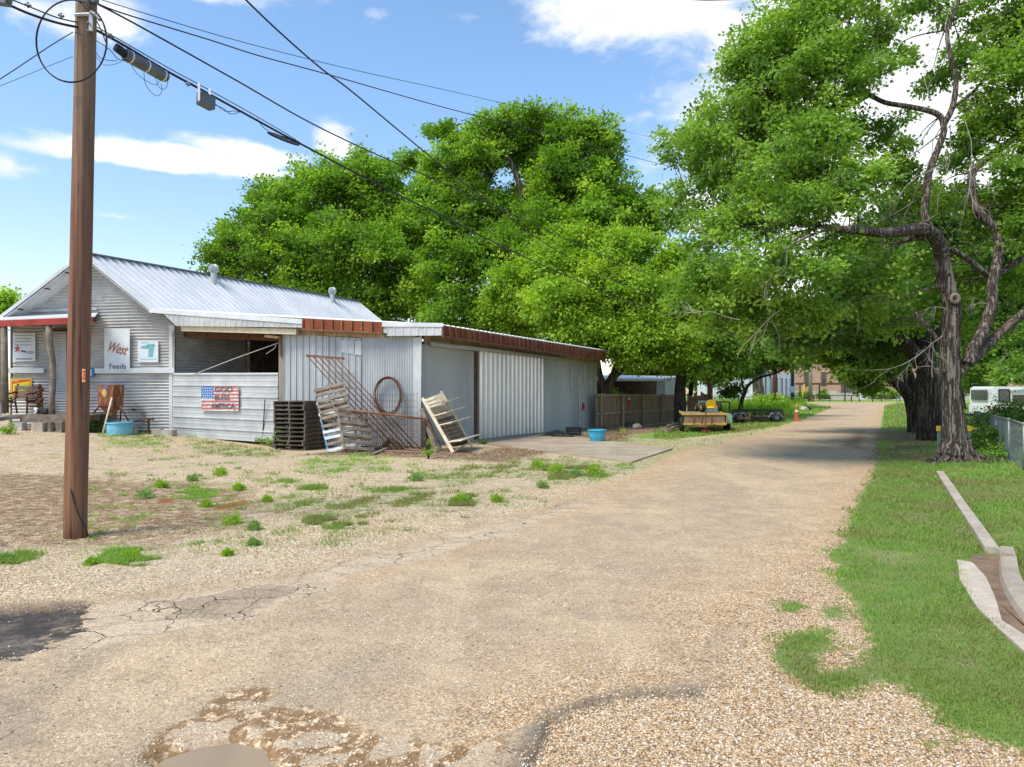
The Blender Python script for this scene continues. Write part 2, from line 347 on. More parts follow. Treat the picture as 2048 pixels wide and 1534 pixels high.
def leaf_mat(name, dark, mid, light, trans=.35):
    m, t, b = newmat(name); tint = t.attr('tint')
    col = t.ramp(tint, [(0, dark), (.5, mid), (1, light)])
    t.put(b.inputs['Base Color'], col); t.put(b.inputs['Roughness'], .55); b.inputs['Specular IOR Level'].default_value = .25
    tr = t.N.new('ShaderNodeBsdfTranslucent'); t.put(tr.inputs[0], t.mix(1, col, (1.25, 1.35, .55), 'MULTIPLY'))
    mx = t.N.new('ShaderNodeMixShader'); mx.inputs[0].default_value = trans
    t.L.new(b.outputs[0], mx.inputs[1]); t.L.new(tr.outputs[0], mx.inputs[2]); t.L.new(mx.outputs[0], m.node_tree.nodes['Material Output'].inputs[0]); return m
M['leafA'] = leaf_mat('fresh_green_leaves', (.10, .19, .025), (.21, .38, .035), (.42, .58, .07), .48)
M['leafB'] = leaf_mat('mid_green_leaves', (.085, .16, .03), (.17, .31, .045), (.34, .50, .08), .48)
M['leafC'] = leaf_mat('deep_green_leaves', (.05, .10, .025), (.10, .19, .04), (.19, .32, .06), .4)
M['leafD'] = leaf_mat('dusty_green_leaves', (.12, .20, .06), (.22, .34, .11), (.32, .45, .16), .4)
M['leafE'] = leaf_mat('lime_green_leaves', (.13, .24, .02), (.25, .42, .035), (.46, .60, .065), .46)
M['grassblade'] = leaf_mat('grass_blades', (.30, .27, .11), (.21, .34, .065), (.34, .49, .10), .4)
M['litter'] = leaf_mat('dry_leaves', (.08, .04, .025), (.18, .10, .06), (.32, .22, .14), .1)
# ------------------------------------------------------------------ ground sheet
def gp(px, py):
    Z = CZ * F / (py - HY); return ((px - CX) / F * Z, Z)
def sdf(X, Y, poly):
    """signed distance to a polygon, positive inside"""
    P_ = np.array(poly); Q_ = np.roll(P_, -1, axis=0); d2 = np.full(X.shape, 1e9); ins = np.zeros(X.shape, bool)
    for (x0, y0), (x1, y1) in zip(P_, Q_):
        ex, ey = x1 - x0, y1 - y0; wx, wy = X - x0, Y - y0
        t = np.clip((wx * ex + wy * ey) / (ex * ex + ey * ey + 1e-12), 0, 1)
        d2 = np.minimum(d2, (wx - ex * t) ** 2 + (wy - ey * t) ** 2)
        c = ((y0 > Y) != (y1 > Y)) & (X < (x1 - x0) * (Y - y0) / (y1 - y0 + 1e-12) + x0); ins ^= c
    return np.where(ins, 1, -1) * np.sqrt(d2)
pp = lambda L: [gp(*q) for q in L]
ROAD = pp([(1735, 805.5), (1690, 812), (1560, 850), (1440, 885), (1340, 905), (1290, 940), (1180, 985), (1090, 1015), (960, 1045), (800, 1085), (640, 1125), (560, 1150), (400, 1170), (200, 1200), (0, 1207)]) + \
    [(-12, 5.9), (-12, -6), (.22, -6)] + pp([(1060, 1534), (1085, 1490), (1100, 1450), (1180, 1415), (1250, 1400), (1330, 1392), (1380, 1395), (1460, 1370), (1480, 1300), (1500, 1230), (1570, 1180), (1650, 1110), (1700, 1050), (1722, 1000), (1748, 950), (1756, 900), (1752, 850), (1762, 812), (1775, 805.5)])
CROSS = [(-90, 86), (130, 86), (130, 92), (-90, 92)]
GRASS = pp([(1756, 870), (1758, 900), (1750, 935), (1720, 990), (1697, 1040), (1685, 1085), (1650, 1115), (1674, 1130), (1662, 1165), (1700, 1195), (1715, 1240), (1732, 1290), (1718, 1330), (1650, 1345), (1640, 1312), (1672, 1290), (1640, 1262), (1582, 1272), (1532, 1305), (1550, 1340), (1600, 1370), (1660, 1390), (1720, 1385), (1760, 1368), (1800, 1372), (1850, 1405), (1880, 1435), (1900, 1462), (1960, 1482), (2048, 1512), (2250, 1560)]) + \
    [(9, -6), (200, -6), (200, 85), (46, 85)] + pp([(1768, 812)])
ISL = [pp(q) for q in ([(1560, 1208), (1600, 1205), (1617, 1215), (1600, 1228), (1570, 1222)], [(1640, 1215), (1690, 1212), (1700, 1240), (1650, 1240)], [(1635, 1258), (1668, 1255), (1675, 1270), (1640, 1272)], [(1795, 1372), (1832, 1378), (1828, 1395), (1800, 1385)], [(1855, 1485), (1900, 1490), (1890, 1510), (1860, 1500)])]
LFAR = [(-200, 60), (-200, 300), (200, 300), (200, 93), (-90, 93)]   # lawn across the cross street
LLAWN = pp([(1430, 806), (1585, 804), (1665, 815), (1640, 826), (1610, 838), (1560, 852), (1480, 860), (1400, 872), (1340, 880), (1250, 872), (1320, 845), (1430, 835)])
LFIELD = [(8, 60)] + pp([(1430, 815)]) + [(38, 84.5), (-90, 85), (-90, 60)]
STRIP = pp([(1180, 880), (1290, 872), (1400, 880), (1480, 860), (1570, 845), (1500, 872), (1410, 893), (1340, 908), (1310, 930), (1240, 935), (1270, 925), (1340, 898)])
YARDG = [pp(q) for q in ([(725, 985), (800, 975), (870, 985), (900, 1000), (860, 1015), (790, 1010), (740, 1000)], [(905, 995), (950, 990), (950, 1008), (910, 1012)], [(1085, 935), (1140, 930), (1150, 960), (1090, 955)], [(1140, 930), (1200, 935), (1205, 950), (1150, 960)],
      [(620, 1035), (700, 1035), (735, 1050), (700, 1060), (620, 1055)], [(560, 960), (620, 968), (660, 980), (600, 980)], [(220, 1105), (290, 1100), (300, 1128), (225, 1132)], [(-40, 1100), (20, 1102), (40, 1130), (-40, 1130)], [(600, 920), (760, 905), (780, 945), (620, 950)], [(820, 950), (1000, 925), (1060, 945), (900, 975)], [(200, 885), (340, 875), (330, 900), (220, 905)],
      [(380, 880), (560, 895), (550, 915), (390, 902)], [(1000, 915), (1230, 925), (1300, 930), (1180, 965), (1080, 970)], [(350, 975), (420, 970), (430, 990), (360, 995)], [(560, 985), (740, 1000), (760, 1030), (580, 1040)], [(20, 850), (190, 852), (180, 872), (20, 872)])]
DIRT = pp([(-200, 950), (60, 945), (200, 950), (330, 962), (520, 975), (560, 1010), (490, 1065), (300, 1095), (100, 1105), (-200, 1110)])
REDS = [pp(q) for q in ([(425, 1008), (490, 996), (495, 1006), (430, 1018)], [(315, 995), (345, 995), (345, 1003), (318, 1003)])]
GRAY = pp([(170, 1295), (178, 1235), (200, 1203), (330, 1178), (560, 1152), (640, 1128), (800, 1088), (960, 1048), (1090, 1018), (1180, 988), (1200, 992), (1080, 1040), (960, 1080), (840, 1115), (700, 1145), (640, 1180), (560, 1195), (480, 1235), (330, 1262), (250, 1275)])
GRAYB = [pp(q) for q in ([(345, 1205), (480, 1182), (540, 1170), (600, 1178), (560, 1195), (470, 1235), (300, 1245), (370, 1222), (300, 1205)], [(1395, 1340), (1410, 1290), (1440, 1240), (1470, 1262), (1485, 1320), (1440, 1388), (1370, 1392), (1340, 1380)], [(-60, 1390), (60, 1400), (100, 1425), (80, 1490), (-60, 1510)], [(1085, 1010), (1160, 990), (1150, 1003), (1095, 1020)],
      [(990, 1500), (1080, 1455), (1100, 1490), (1060, 1570), (960, 1590)])]
DARK = pp([(-150, 1195), (60, 1198), (165, 1210), (180, 1222), (172, 1265), (110, 1288), (40, 1320), (-150, 1345)])
MUD = pp([(240, 1560), (290, 1490), (380, 1425), (470, 1370), (545, 1368), (565, 1385), (520, 1415), (620, 1412), (690, 1422), (735, 1475), (850, 1490), (1000, 1505), (900, 1600), (700, 1800), (200, 1800)])
PUD = pp([(270, 1545), (330, 1500), (400, 1478), (470, 1468), (530, 1482), (548, 1512), (520, 1560), (500, 1650), (240, 1650)])
LITTER = pp([(600, 905), (700, 893), (860, 893), (960, 905), (1000, 893), (1090, 872), (1200, 862), (1260, 862), (1250, 885), (1170, 890), (1000, 925), (860, 915)])
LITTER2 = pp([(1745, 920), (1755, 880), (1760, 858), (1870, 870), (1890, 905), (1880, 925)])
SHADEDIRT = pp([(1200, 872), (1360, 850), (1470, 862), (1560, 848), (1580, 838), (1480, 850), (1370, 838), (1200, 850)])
LOT = [(-60, 3)] + pp([(-400, 1207), (0, 1207), (200, 1200), (560, 1150), (800, 1085), (1090, 1015), (1290, 940), (1340, 905), (1440, 885)]) + [(12, 30), (12, 45), (-60, 45)]
yy = [-6 + i * .35 for i in range(22)]
yc = 1.9
while yc < 900:
    yy.append(yc); yc += max(.022, (yc * .0042 if yc < 16 else yc * (.0075 if yc < 60 else .03)))
yy = np.array(yy); ss = np.linspace(-1, 1, 621); ss = np.sign(ss) * np.abs(ss) ** 1.25
Y, S = np.meshgrid(yy, ss, indexing='ij'); X = S * (5 + np.maximum(Y, 0) * .98) + 0 * Y
A = {}
A['road'] = np.maximum(sdf(X, Y, ROAD), sdf(X, Y, CROSS))
A['grass'] = np.maximum.reduce([sdf(X, Y, GRASS)] + [sdf(X, Y, q) for q in ISL] + [sdf(X, Y, LFAR), sdf(X, Y, LLAWN), sdf(X, Y, LFIELD)])
GRASSRIGHT = A['grass'].copy()
A['patchy'] = np.maximum.reduce([sdf(X, Y, q) for q in YARDG + [STRIP]])
A['dirt'] = sdf(X, Y, DIRT); A['reds'] = np.maximum.reduce([sdf(X, Y, q) for q in REDS])
A['gray'] = sdf(X, Y, GRAY); A['grayb'] = np.maximum.reduce([sdf(X, Y, q) for q in GRAYB]); A['dark'] = sdf(X, Y, DARK)
A['mud'] = sdf(X, Y, MUD); A['pud'] = sdf(X, Y, PUD); A['litter'] = np.maximum.reduce([sdf(X, Y, q) for q in (LITTER, LITTER2, SHADEDIRT)] + [sdf(X, Y, pp([(1690, 862), (1752, 855), (1760, 945), (1735, 950), (1715, 905), (1650, 890)])) - .5])  # last polygon: leaf streaks that also paint the road's tree shade brown
A['lot'] = sdf(X, Y, LOT)
LIP = pp([(1390, 1396), (1330, 1392), (1250, 1400), (1180, 1415), (1100, 1450), (1085, 1490), (1060, 1534)]) + [(.22, -6)]
A['lip'] = -np.abs(sdf(X, Y, LIP + [(p[0] + 1e-4, p[1] + 1e-4) for p in LIP[::-1]]))
for k in A: A[k] = np.clip(A[k], -6, 6)
def wob(X, Y, s, seed):
    r = np.random.default_rng(seed); z = 0 * X
    for i in range(7):
        a = r.uniform(0, 6.28); f = s * r.uniform(.6, 1.9); z = z + np.sin((X * math.cos(a) + Y * math.sin(a)) * f + r.uniform(0, 6.28))
    return z / 7
near = 1 - sm(Y, 20, 45)
Zg = gz(X, Y) + near * (.020 * wob(X, Y, 1.3, 1) + .010 * wob(X, Y, 4.5, 2) + .004 * wob(X, Y, 14, 3))
ed = A['road'] + .05 * wob(X, Y, 6, 5) + .03 * wob(X, Y, 15, 6)
Zg += .035 * sm(ed, -.01, .05) * near * (.25 + .75 * sm(A['lip'], -.4, -.1)) - .06 * sm(A['pud'], -.10, .06) - .012 * sm(A['mud'], -.05, .1) + .015 * sm(A['grass'], -.05, .15)
Zg -= .02 * sm(A['dirt'], 0, .4)
H_, W_ = X.shape
def ground_at(x, y):
    """bilinear height of the displaced sheet"""
    x = np.asarray(x, float); y = np.asarray(y, float)
    i = np.clip(np.searchsorted(yy, y) - 1, 0, H_ - 2); fy = (y - yy[i]) / (yy[i + 1] - yy[i]); fy = np.clip(fy, 0, 1)
    s_ = x / (5 + np.maximum(y, 0) * .98); j = np.clip(np.searchsorted(ss, s_) - 1, 0, W_ - 2); fx = np.clip((s_ - ss[j]) / (ss[j + 1] - ss[j]), 0, 1)
    return Zg[i, j] * (1 - fy) * (1 - fx) + Zg[i + 1, j] * fy * (1 - fx) + Zg[i, j + 1] * (1 - fy) * fx + Zg[i + 1, j + 1] * fy * fx
def Gh(px, py, lift=0.0):
    p = G(px, py); p.z = float(ground_at(p.x, p.y)) + lift; return p
def onG(x, y, lift=0.0): return Vector((x, y, float(ground_at(x, y)) + lift))
def ground_mat():
    m, t, b = newmat('ground_surface'); co = t.coord()
    at = {k: t.attr(k) for k in A}
    n1 = t.m('SUBTRACT', t.noise(1.1, 6, .65, co), .5); n2 = t.m('SUBTRACT', t.noise(9, 5, .65, co), .5); n3 = t.m('SUBTRACT', t.noise(38, 3, .6, co), .5)
    def edge(k, a1, a2, soft, off=0.0, a3=0.0):
        s_ = t.m('MULTIPLY_ADD', n1, a1, at[k]); s_ = t.m('MULTIPLY_ADD', n2, a2, s_)
        if a3: s_ = t.m('MULTIPLY_ADD', n3, a3, s_)
        return t.sstep(s_, off - soft, off + soft)
    big = t.noise(.35, 4, .6, co); med = t.noise(1.7, 5, .6, co)
    # pebbles: every stone has a colour of its own
    wv = t.vadd(co, t.noisec(30, 2, co), .012)
    def stones(sc, pal, jit=1):
        c = t.voro(sc, wv, 'F1', 1); s_ = t.sep(c); dd = t.voro(sc, wv, 'F1', 0)
        col = t.ramp(s_[0], pal, 'CONSTANT'); v = t.m('MULTIPLY_ADD', s_[1], .5, .75); cc = t.N.new('ShaderNodeCombineXYZ')
        for i in range(3): t.L.new(v, cc.inputs[i])
        return t.mix(1, col, cc.outputs[0], 'MULTIPLY'), dd
    peb = [(0, (.56, .38, .21)), (.11, (.66, .56, .43)), (.34, (.55, .40, .24)), (.45, (.74, .67, .56)), (.64, (.60, .48, .33)), (.78, (.40, .32, .24)), (.84, (.68, .56, .42)), (.96, (.22, .18, .15))]
    lim = [(0, (.60, .52, .39)), (.2, (.70, .64, .52)), (.4, (.54, .46, .33)), (.55, (.76, .71, .61)), (.7, (.48, .41, .30)), (.85, (.64, .54, .38)), (.95, (.28, .23, .17))]
    chp = [(0, (.37, .30, .22)), (.2, (.52, .44, .33)), (.38, (.42, .32, .21)), (.52, (.61, .54, .44)), (.66, (.30, .25, .20)), (.8, (.47, .35, .22)), (.93, (.11, .09, .07))]
    cP, dP = stones(78, peb); cL, dL = stones(52, lim); cC, dC = stones(95, chp); cS, dS = stones(120, chp)
    loose = t.mix(t.sstep(dP, .35, .75), cP, t.mix(1, cP, (.42, .34, .26), 'MULTIPLY'))  # shade between the pebbles multiplied into their colour
    loose = t.mix(t.m('MULTIPLY', t.sstep(med, .55, .75), .45), loose, (.38, .26, .14))
    lot = t.mix(t.sstep(dL, .4, .8), cL, t.mix(1, cL, (.5, .43, .36), 'MULTIPLY'))  # lot stones get the same painted shade in their gaps
    lot = t.mix(t.m('MULTIPLY', t.sstep(big, .45, .7), .5), lot, (.50, .47, .42)); lot = t.mix(t.m('MULTIPLY', t.sstep(t.noise(2.6, 5, .65, co), .58, .72), .5), lot, (.40, .29, .17))
    binder = t.mix(med, (.33, .285, .23), (.43, .37, .295))
    chip = t.mix(t.sstep(t.m('ADD', dC, t.m('MULTIPLY', n2, .5)), .30, .58), cC, binder)
    chip = t.mix(t.m('MULTIPLY', t.sstep(t.noise(.55, 5, .6, co), .44, .66), .8), chip, t.mix(.50, cC, (.58, .49, .36)))
    chip = t.mix(t.m('MULTIPLY', t.sstep(t.noise(.9, 5, .65, t.scale(co, (1, 1, 1), loc=(9, 3, 0))), .52, .7), .85), chip, t.mix(.3, (.29, .265, .23), cC))
    sp = t.voro(9, co, 'F1', 0); rut = t.m('MULTIPLY', t.sstep(t.noise(.7, 4, .6, t.scale(co, (1.6, .25, 1), rot=(0, 0, .45))), .5, .68), .5); chip = t.mix(rut, chip, t.mix(.5, (.62, .54, .42), cC))
    chip = t.mix(t.m('MULTIPLY', t.sstep(t.noise(2.4, 6, .7, co), .60, .70), .45), chip, (.24, .20, .155))
    chip = t.mix(t.sstep(t.m('ADD', sp, t.m('MULTIPLY', n3, .2)), .10, .05), chip, (.08, .06, .045))
    col = t.mix(edge('lot', .9, .3, .25), loose, lot)
    # asphalt, its worn and dark patches, its cracks
    cv = t.vadd(co, t.noisec(2.5, 4, co), .35)
    ck = t.m('MINIMUM', t.voro(2.6, cv, 'DISTANCE_TO_EDGE'), t.m('MULTIPLY', t.voro(7.5, cv, 'DISTANCE_TO_EDGE'), 1.5))
    crack = t.m('MULTIPLY', t.sstep(ck, .012, .003), t.sstep(n1, -.14, .04))
    gry = t.mix(med, (.47, .42, .35), (.57, .52, .44)); gry = t.mix(.35, gry, cS)
    gryb = t.mix(.25, t.mix(med, (.25, .225, .195), (.34, .305, .26)), cS)
    drk = t.mix(t.sstep(t.noise(3.2, 6, .7, co), .42, .66), (.055, .052, .055), (.15, .14, .13)); drk = t.mix(t.m('MULTIPLY', t.sstep(t.noise(1.9, 6, .7, co), .57, .68), .8), drk, t.mix(.5, cC, (.36, .31, .25)))
    lipm = t.sstep(at['lip'], -.35, -.05); roadm = t.m('MAXIMUM', t.m('MULTIPLY', edge('road', .35, .16, .03, 0, .05), lipm), t.m('MULTIPLY', edge('road', .9, .35, .30, .15, .1), t.m('SUBTRACT', 1, lipm)))
    rd = t.mix(t.m('MULTIPLY', t.sstep(t.m('MULTIPLY_ADD', n1, 2.0, at['road']), 1.3, .1), .75), chip, loose)
    gm = edge('gray', .55, .35, .05, -.08, .08); rd = t.mix(gm, rd, gry)
    gbm = edge('grayb', .35, .25, .03, 0, .06); rd = t.mix(t.m('MULTIPLY', gbm, .85), rd, gryb)
    rd = t.mix(t.m('MULTIPLY', crack, t.m('MAXIMUM', gm, t.m('MAXIMUM', gbm, .06))), rd, (.06, .05, .04))
    dm = edge('dark', .35, .40, .015, 0, .12); rd = t.mix(dm, rd, drk)
    lip = t.m('MULTIPLY', t.sstep(t.m('MULTIPLY_ADD', n2, .16, at['road']), .15, .01), t.sstep(t.m('MULTIPLY_ADD', n1, .2, at['lip']), -.14, -.04)); rd = t.mix(t.m('MULTIPLY', lip, .9), rd, t.mix(t.noise(30, 3), (.08, .07, .06), (.25, .22, .185)))
    # loose stones strewn over the asphalt
    rd = t.mix(t.m('MULTIPLY', t.sstep(t.voro(34, wv, 'F1', 0), .25, .17), t.sstep(t.noise(1.4, 4, .6, co), .5, .62)), rd, cP)
    col = t.mix(roadm, col, rd)
    mm = edge('mud', .35, .25, .04, 0, .06); mudc = t.mix(t.sstep(t.noise(14, 4, .6, co), .5, .62), t.mix(med, (.19, .125, .068), (.29, .20, .115)), cP)
    slab = t.m('MULTIPLY', t.sstep(t.voro(3.2, t.vadd(co, t.noisec(4, 3, co), .3), 'DISTANCE_TO_EDGE'), .10, .13), t.sstep(n1, -.05, .03))
    mudc = t.mix(slab, mudc, t.mix(.4, (.46, .41, .34), cS)); col = t.mix(mm, col, mudc)
    col = t.mix(t.m('MULTIPLY', edge('pud', .0, .06, .05), .9), col, (.24, .165, .095))
    di = t.m('MULTIPLY', edge('dirt', 2.2, .9, .45, .2), t.sstep(t.noise(5.5, 6, .75, co), .34, .56))
    col = t.mix(t.m('MULTIPLY', di, t.m('SUBTRACT', 1, roadm)), col, t.mix(t.sstep(t.noise(26, 5, .75, co), .38, .62), (.10, .06, .04), (.37, .27, .18)))
    col = t.mix(edge('reds', .1, .08, .05), col, (.25, .10, .05))
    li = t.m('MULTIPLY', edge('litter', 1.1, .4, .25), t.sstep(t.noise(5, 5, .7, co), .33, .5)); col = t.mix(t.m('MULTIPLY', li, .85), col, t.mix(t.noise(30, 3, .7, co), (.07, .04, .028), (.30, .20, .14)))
    col = t.mix(1, col, t.ramp(t.noise(34, 5, .8, co), [(.30, (.62, .60, .57)), (.5, (.98, .96, .93)), (.70, (1.30, 1.27, 1.2))]), 'MULTIPLY')
    col = t.mix(1, col, t.ramp(t.noise(3.1, 6, .75, co), [(.30, (.80, .77, .73)), (.55, (1.0, .98, .95)), (.75, (1.12, 1.1, 1.06))]), 'MULTIPLY')
    col = t.mix(1, col, (1.08, 1.01, .92), 'MULTIPLY')
    # turf
    gt = t.noise(5, 5, .7, co); turf = t.mix(gt, (.14, .16, .05), (.15, .27, .05)); turf = t.mix(t.m('MULTIPLY', t.sstep(med, .50, .66), .7), turf, (.29, .25, .13))
    far = t.sstep(t.sep(co)[1], 16, 30); turf = t.mix(t.m('MULTIPLY', far, .8), turf, t.mix(med, (.17, .31, .05), (.27, .38, .09)))
    g = edge('grass', .14, .26, .05, .03, .12); g = t.m('MULTIPLY', g, t.m('SUBTRACT', 1, t.m('MULTIPLY', li, .8)))
    ps = t.m('MULTIPLY', edge('patchy', .6, .5, .2), t.sstep(t.noise(7, 5, .7, co), .46, .58)); ps = t.m('MULTIPLY', ps, .8)
    moss = t.m('MULTIPLY', t.m('MULTIPLY', t.sstep(t.noise(2.2, 7, .75, t.scale(co, (1, 1, 1), loc=(4, 4, 0))), .51, .64), edge('lot', .5, .2, .3, .6)), .6)
    col = t.mix(moss, col, t.mix(gt, (.22, .20, .07), (.32, .29, .11)))
    g = t.m('MAXIMUM', g, ps); col = t.mix(g, col, turf)
    t.put(b.inputs['Base Color'], col)
    t.put(b.inputs['Roughness'], t.m('SUBTRACT', .95, t.m('MULTIPLY', mm, .35))); b.inputs['Specular IOR Level'].default_value = .15
    hs = t.m('MULTIPLY', t.m('SUBTRACT', 1, dP), t.m('SUBTRACT', 1, t.m('MULTIPLY', roadm, .65)))
    h = t.m('ADD', hs, t.m('MULTIPLY', t.noise(60, 3, .7, co), .7)); h = t.m('SUBTRACT', h, t.m('MULTIPLY', crack, t.m('MULTIPLY', gm, 1.6)))
    t.put(b.inputs['Normal'], t.bump(h, .8, .012)); return m
GM = ground_mat()
idx = np.arange(H_ * W_).reshape(H_, W_)
quads = np.stack([idx[:-1, :-1], idx[:-1, 1:], idx[1:, 1:], idx[1:, :-1]], -1).reshape(-1, 4)
V = np.stack([X, Y, Zg], -1).reshape(-1, 3)
fc = lambda k: .25 * (A[k][:-1, :-1] + A[k][1:, :-1] + A[k][:-1, 1:] + A[k][1:, 1:]).ravel()
isroad = fc('road') > 0; islawn = (~isroad) & (fc('grass') > 0)
for nm, mask in (('road', isroad), ('lawn', islawn), ('gravel_ground', ~(isroad | islawn))):
    q = quads[mask]; used, inv = np.unique(q, return_inverse=True)
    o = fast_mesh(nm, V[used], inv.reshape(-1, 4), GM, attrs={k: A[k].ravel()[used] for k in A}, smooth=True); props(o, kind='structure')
# puddle water
m_, t_, b_ = newmat('muddy_water'); t_.put(b_.inputs['Base Color'], t_.mix(t_.noise(3, 3), (.24, .165, .09), (.38, .28, .165)))
b_.inputs['Roughness'].default_value = .05; t_.put(b_.inputs['Normal'], t_.bump(t_.noise(12, 2), .03, .01)); b_.inputs['Specular IOR Level'].default_value = .3
mb = MB(); pts = []
c0 = np.mean(np.array(PUD), axis=0)
for (x, y) in PUD:
    pts.append((c0[0] + (x - c0[0]) * 1.3, c0[1] + (y - c0[1]) * 1.3))
wl = float(np.mean([ground_at(x, y) for x, y in PUD])) - .004
mb.add([(x, y, wl) for x, y in pts], [tuple(range(len(pts)))]); obj('puddle_water', mb, m_, kind='structure')

# ------------------------------------------------------------------ grass, leaves, stones
def blades(name, n, sampler, hgt, wid, mat, lab=None, tintf=None, lean=.5):
    x, y = sampler(n); n = len(x); z = ground_at(x, y) - .004; a = RNG.uniform(0, 2 * np.pi, n)
    h = hgt(x, y) * RNG.uniform(.5, 1.3, n); w_ = wid(x, y) * RNG.uniform(.7, 1.3, n); la = RNG.uniform(0, 2 * np.pi, n); l = h * RNG.uniform(.1, lean * 2, n)
    b0 = np.stack([x - np.cos(a) * w_, y - np.sin(a) * w_, z], -1); b1 = np.stack([x + np.cos(a) * w_, y + np.sin(a) * w_, z], -1)
    tp = np.stack([x + np.cos(la) * l, y + np.sin(la) * l, z + h], -1)
    V = np.stack([b0, b1, tp], 1).reshape(-1, 3); Q = np.arange(3 * n).reshape(-1, 3)
    ti = np.clip(.45 + .75 * wob(x, y, .9, 21) + .45 * wob(x, y, 3.5, 22) + RNG.normal(0, .16, n), 0, 1)
    if tintf is not None: ti = tintf(x, y, ti)
    o = fast_mesh(name, V, Q, mat, attrs={'tint': np.repeat(ti, 3)}); return props(o, label=lab, kind='stuff')
def g_sampler(n):
    # density falls with distance: uniform in x and in log depth
    y = np.exp(RNG.uniform(math.log(3.0), math.log(24), n)); x = RNG.uniform(.12, 1.05, n) * (y * .98 + .4) 
    s = np.maximum.reduce([sdf(x, y, GRASS)] + [sdf(x, y, q) for q in ISL]) + .16 * wob(x, y, 7, 31) + .10 * wob(x, y, 22, 32)
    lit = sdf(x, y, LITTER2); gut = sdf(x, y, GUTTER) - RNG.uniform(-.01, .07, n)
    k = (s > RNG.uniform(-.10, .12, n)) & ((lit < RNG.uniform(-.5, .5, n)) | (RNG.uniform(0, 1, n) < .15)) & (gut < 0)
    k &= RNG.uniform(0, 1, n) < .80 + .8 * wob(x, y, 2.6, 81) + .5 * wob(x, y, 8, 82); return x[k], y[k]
GUTTER = pp([(1912, 1122), (1940, 1118), (1978, 1095), (1998, 1095), (2010, 1120), (2100, 1200), (2300, 1350), (2300, 1500), (2048, 1312), (2002, 1262), (1950, 1215), (1920, 1170)])
blades('lawn_grass', 360000, g_sampler, lambda x, y: (.017 + .0022 * y) * (1 + .7 * wob(x, y, 1.7, 71) + .5 * wob(x, y, 6, 72)), lambda x, y: .0020 + .0007 * y, M['grassblade'])
def f_sampler(n):
    y = np.exp(RNG.uniform(math.log(24), math.log(84), n)); x = RNG.uniform(.2, 1.0, n) * y
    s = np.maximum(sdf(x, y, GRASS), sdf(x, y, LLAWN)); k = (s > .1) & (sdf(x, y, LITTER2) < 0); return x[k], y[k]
blades('far_lawn_grass', 60000, f_sampler, lambda x, y: .03 + .0018 * y, lambda x, y: .0011 * y, M['grassblade'])
def y_sampler(n):
    X_, Y_ = [], []
    for q in YARDG + [STRIP]:
        q = np.array(q); x = RNG.uniform(q[:, 0].min(), q[:, 0].max(), n); y = RNG.uniform(q[:, 1].min(), q[:, 1].max(), n)
        k = (sdf(x, y, q) > RNG.uniform(-.3, .25, n)) & (wob(x, y, 5, 41) + .6 * wob(x, y, 17, 42) > .16); X_.append(x[k]); Y_.append(y[k])
    for i in range(420):
        x0, y0 = gp(RNG.uniform(150, 1280), RNG.uniform(905, 1110)); k = RNG.integers(6, 34); r = RNG.uniform(.03, .16)
        if sdf(np.array([x0]), np.array([y0]), ROAD)[0] > -.25 or sdf(np.array([x0]), np.array([y0]), LOT)[0] < .2: continue
        X_.append(RNG.normal(x0, r, k)); Y_.append(RNG.normal(y0, r * .8, k))
    return np.concatenate(X_), np.concatenate(Y_)
blades('yard_grass', 8500, y_sampler, lambda x, y: .035 + .0022 * y, lambda x, y: .0022 + .0005 * y, M['grassblade'], tintf=lambda x, y, t: np.clip(t + .05, 0, 1), lean=.8)
def tall_sampler(n):
    q = np.array(pp([(1425, 813), (1600, 806), (1606, 820), (1560, 832), (1470, 838), (1425, 835), (1405, 830)])); x = RNG.uniform(q[:, 0].min(), q[:, 0].max(), n); y = RNG.uniform(q[:, 1].min(), q[:, 1].max(), n)
    k = (sdf(x, y, q) > -.2) & (wob(x, y, .8, 44) > -.35); return x[k], y[k]
blades('tall_weeds', 45000, tall_sampler, lambda x, y: .8 + .5 * wob(x, y, .8, 44), lambda x, y: .03 + 0 * x, M['leafA'], lean=.25)
def leaflitter(name, n, poly, size, mat, dz=.01):
    q = np.array(poly); x = RNG.uniform(q[:, 0].min(), q[:, 0].max(), n); y = RNG.uniform(q[:, 1].min(), q[:, 1].max(), n)
    k = sdf(x, y, q) + .3 * wob(x, y, 3, 51) > RNG.uniform(-.3, .3, n); x, y = x[k], y[k]; n = len(x); z = ground_at(x, y) + RNG.uniform(.003, .03, n)
    a = RNG.uniform(0, 6.28, n); s = size * RNG.uniform(.5, 1.4, n); d1 = np.stack([np.cos(a), np.sin(a), RNG.uniform(-.4, .4, n)], -1) * s[:, None]; d2 = np.stack([-np.sin(a), np.cos(a), RNG.uniform(-.5, .5, n)], -1) * s[:, None] * .45
    c = np.stack([x, y, z], -1); V = np.stack([c - d1, c - d2, c + d1, c + d2], 1).reshape(-1, 3)
    o = fast_mesh(name, V, np.arange(4 * n).reshape(-1, 4), mat, attrs={'tint': np.repeat(RNG.uniform(0, 1, n), 4)}); props(o, kind='stuff')
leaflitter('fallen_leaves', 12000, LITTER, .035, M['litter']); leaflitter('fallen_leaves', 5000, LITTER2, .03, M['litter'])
leaflitter('fallen_leaves', 3500, SHADEDIRT, .05, M['litter'])
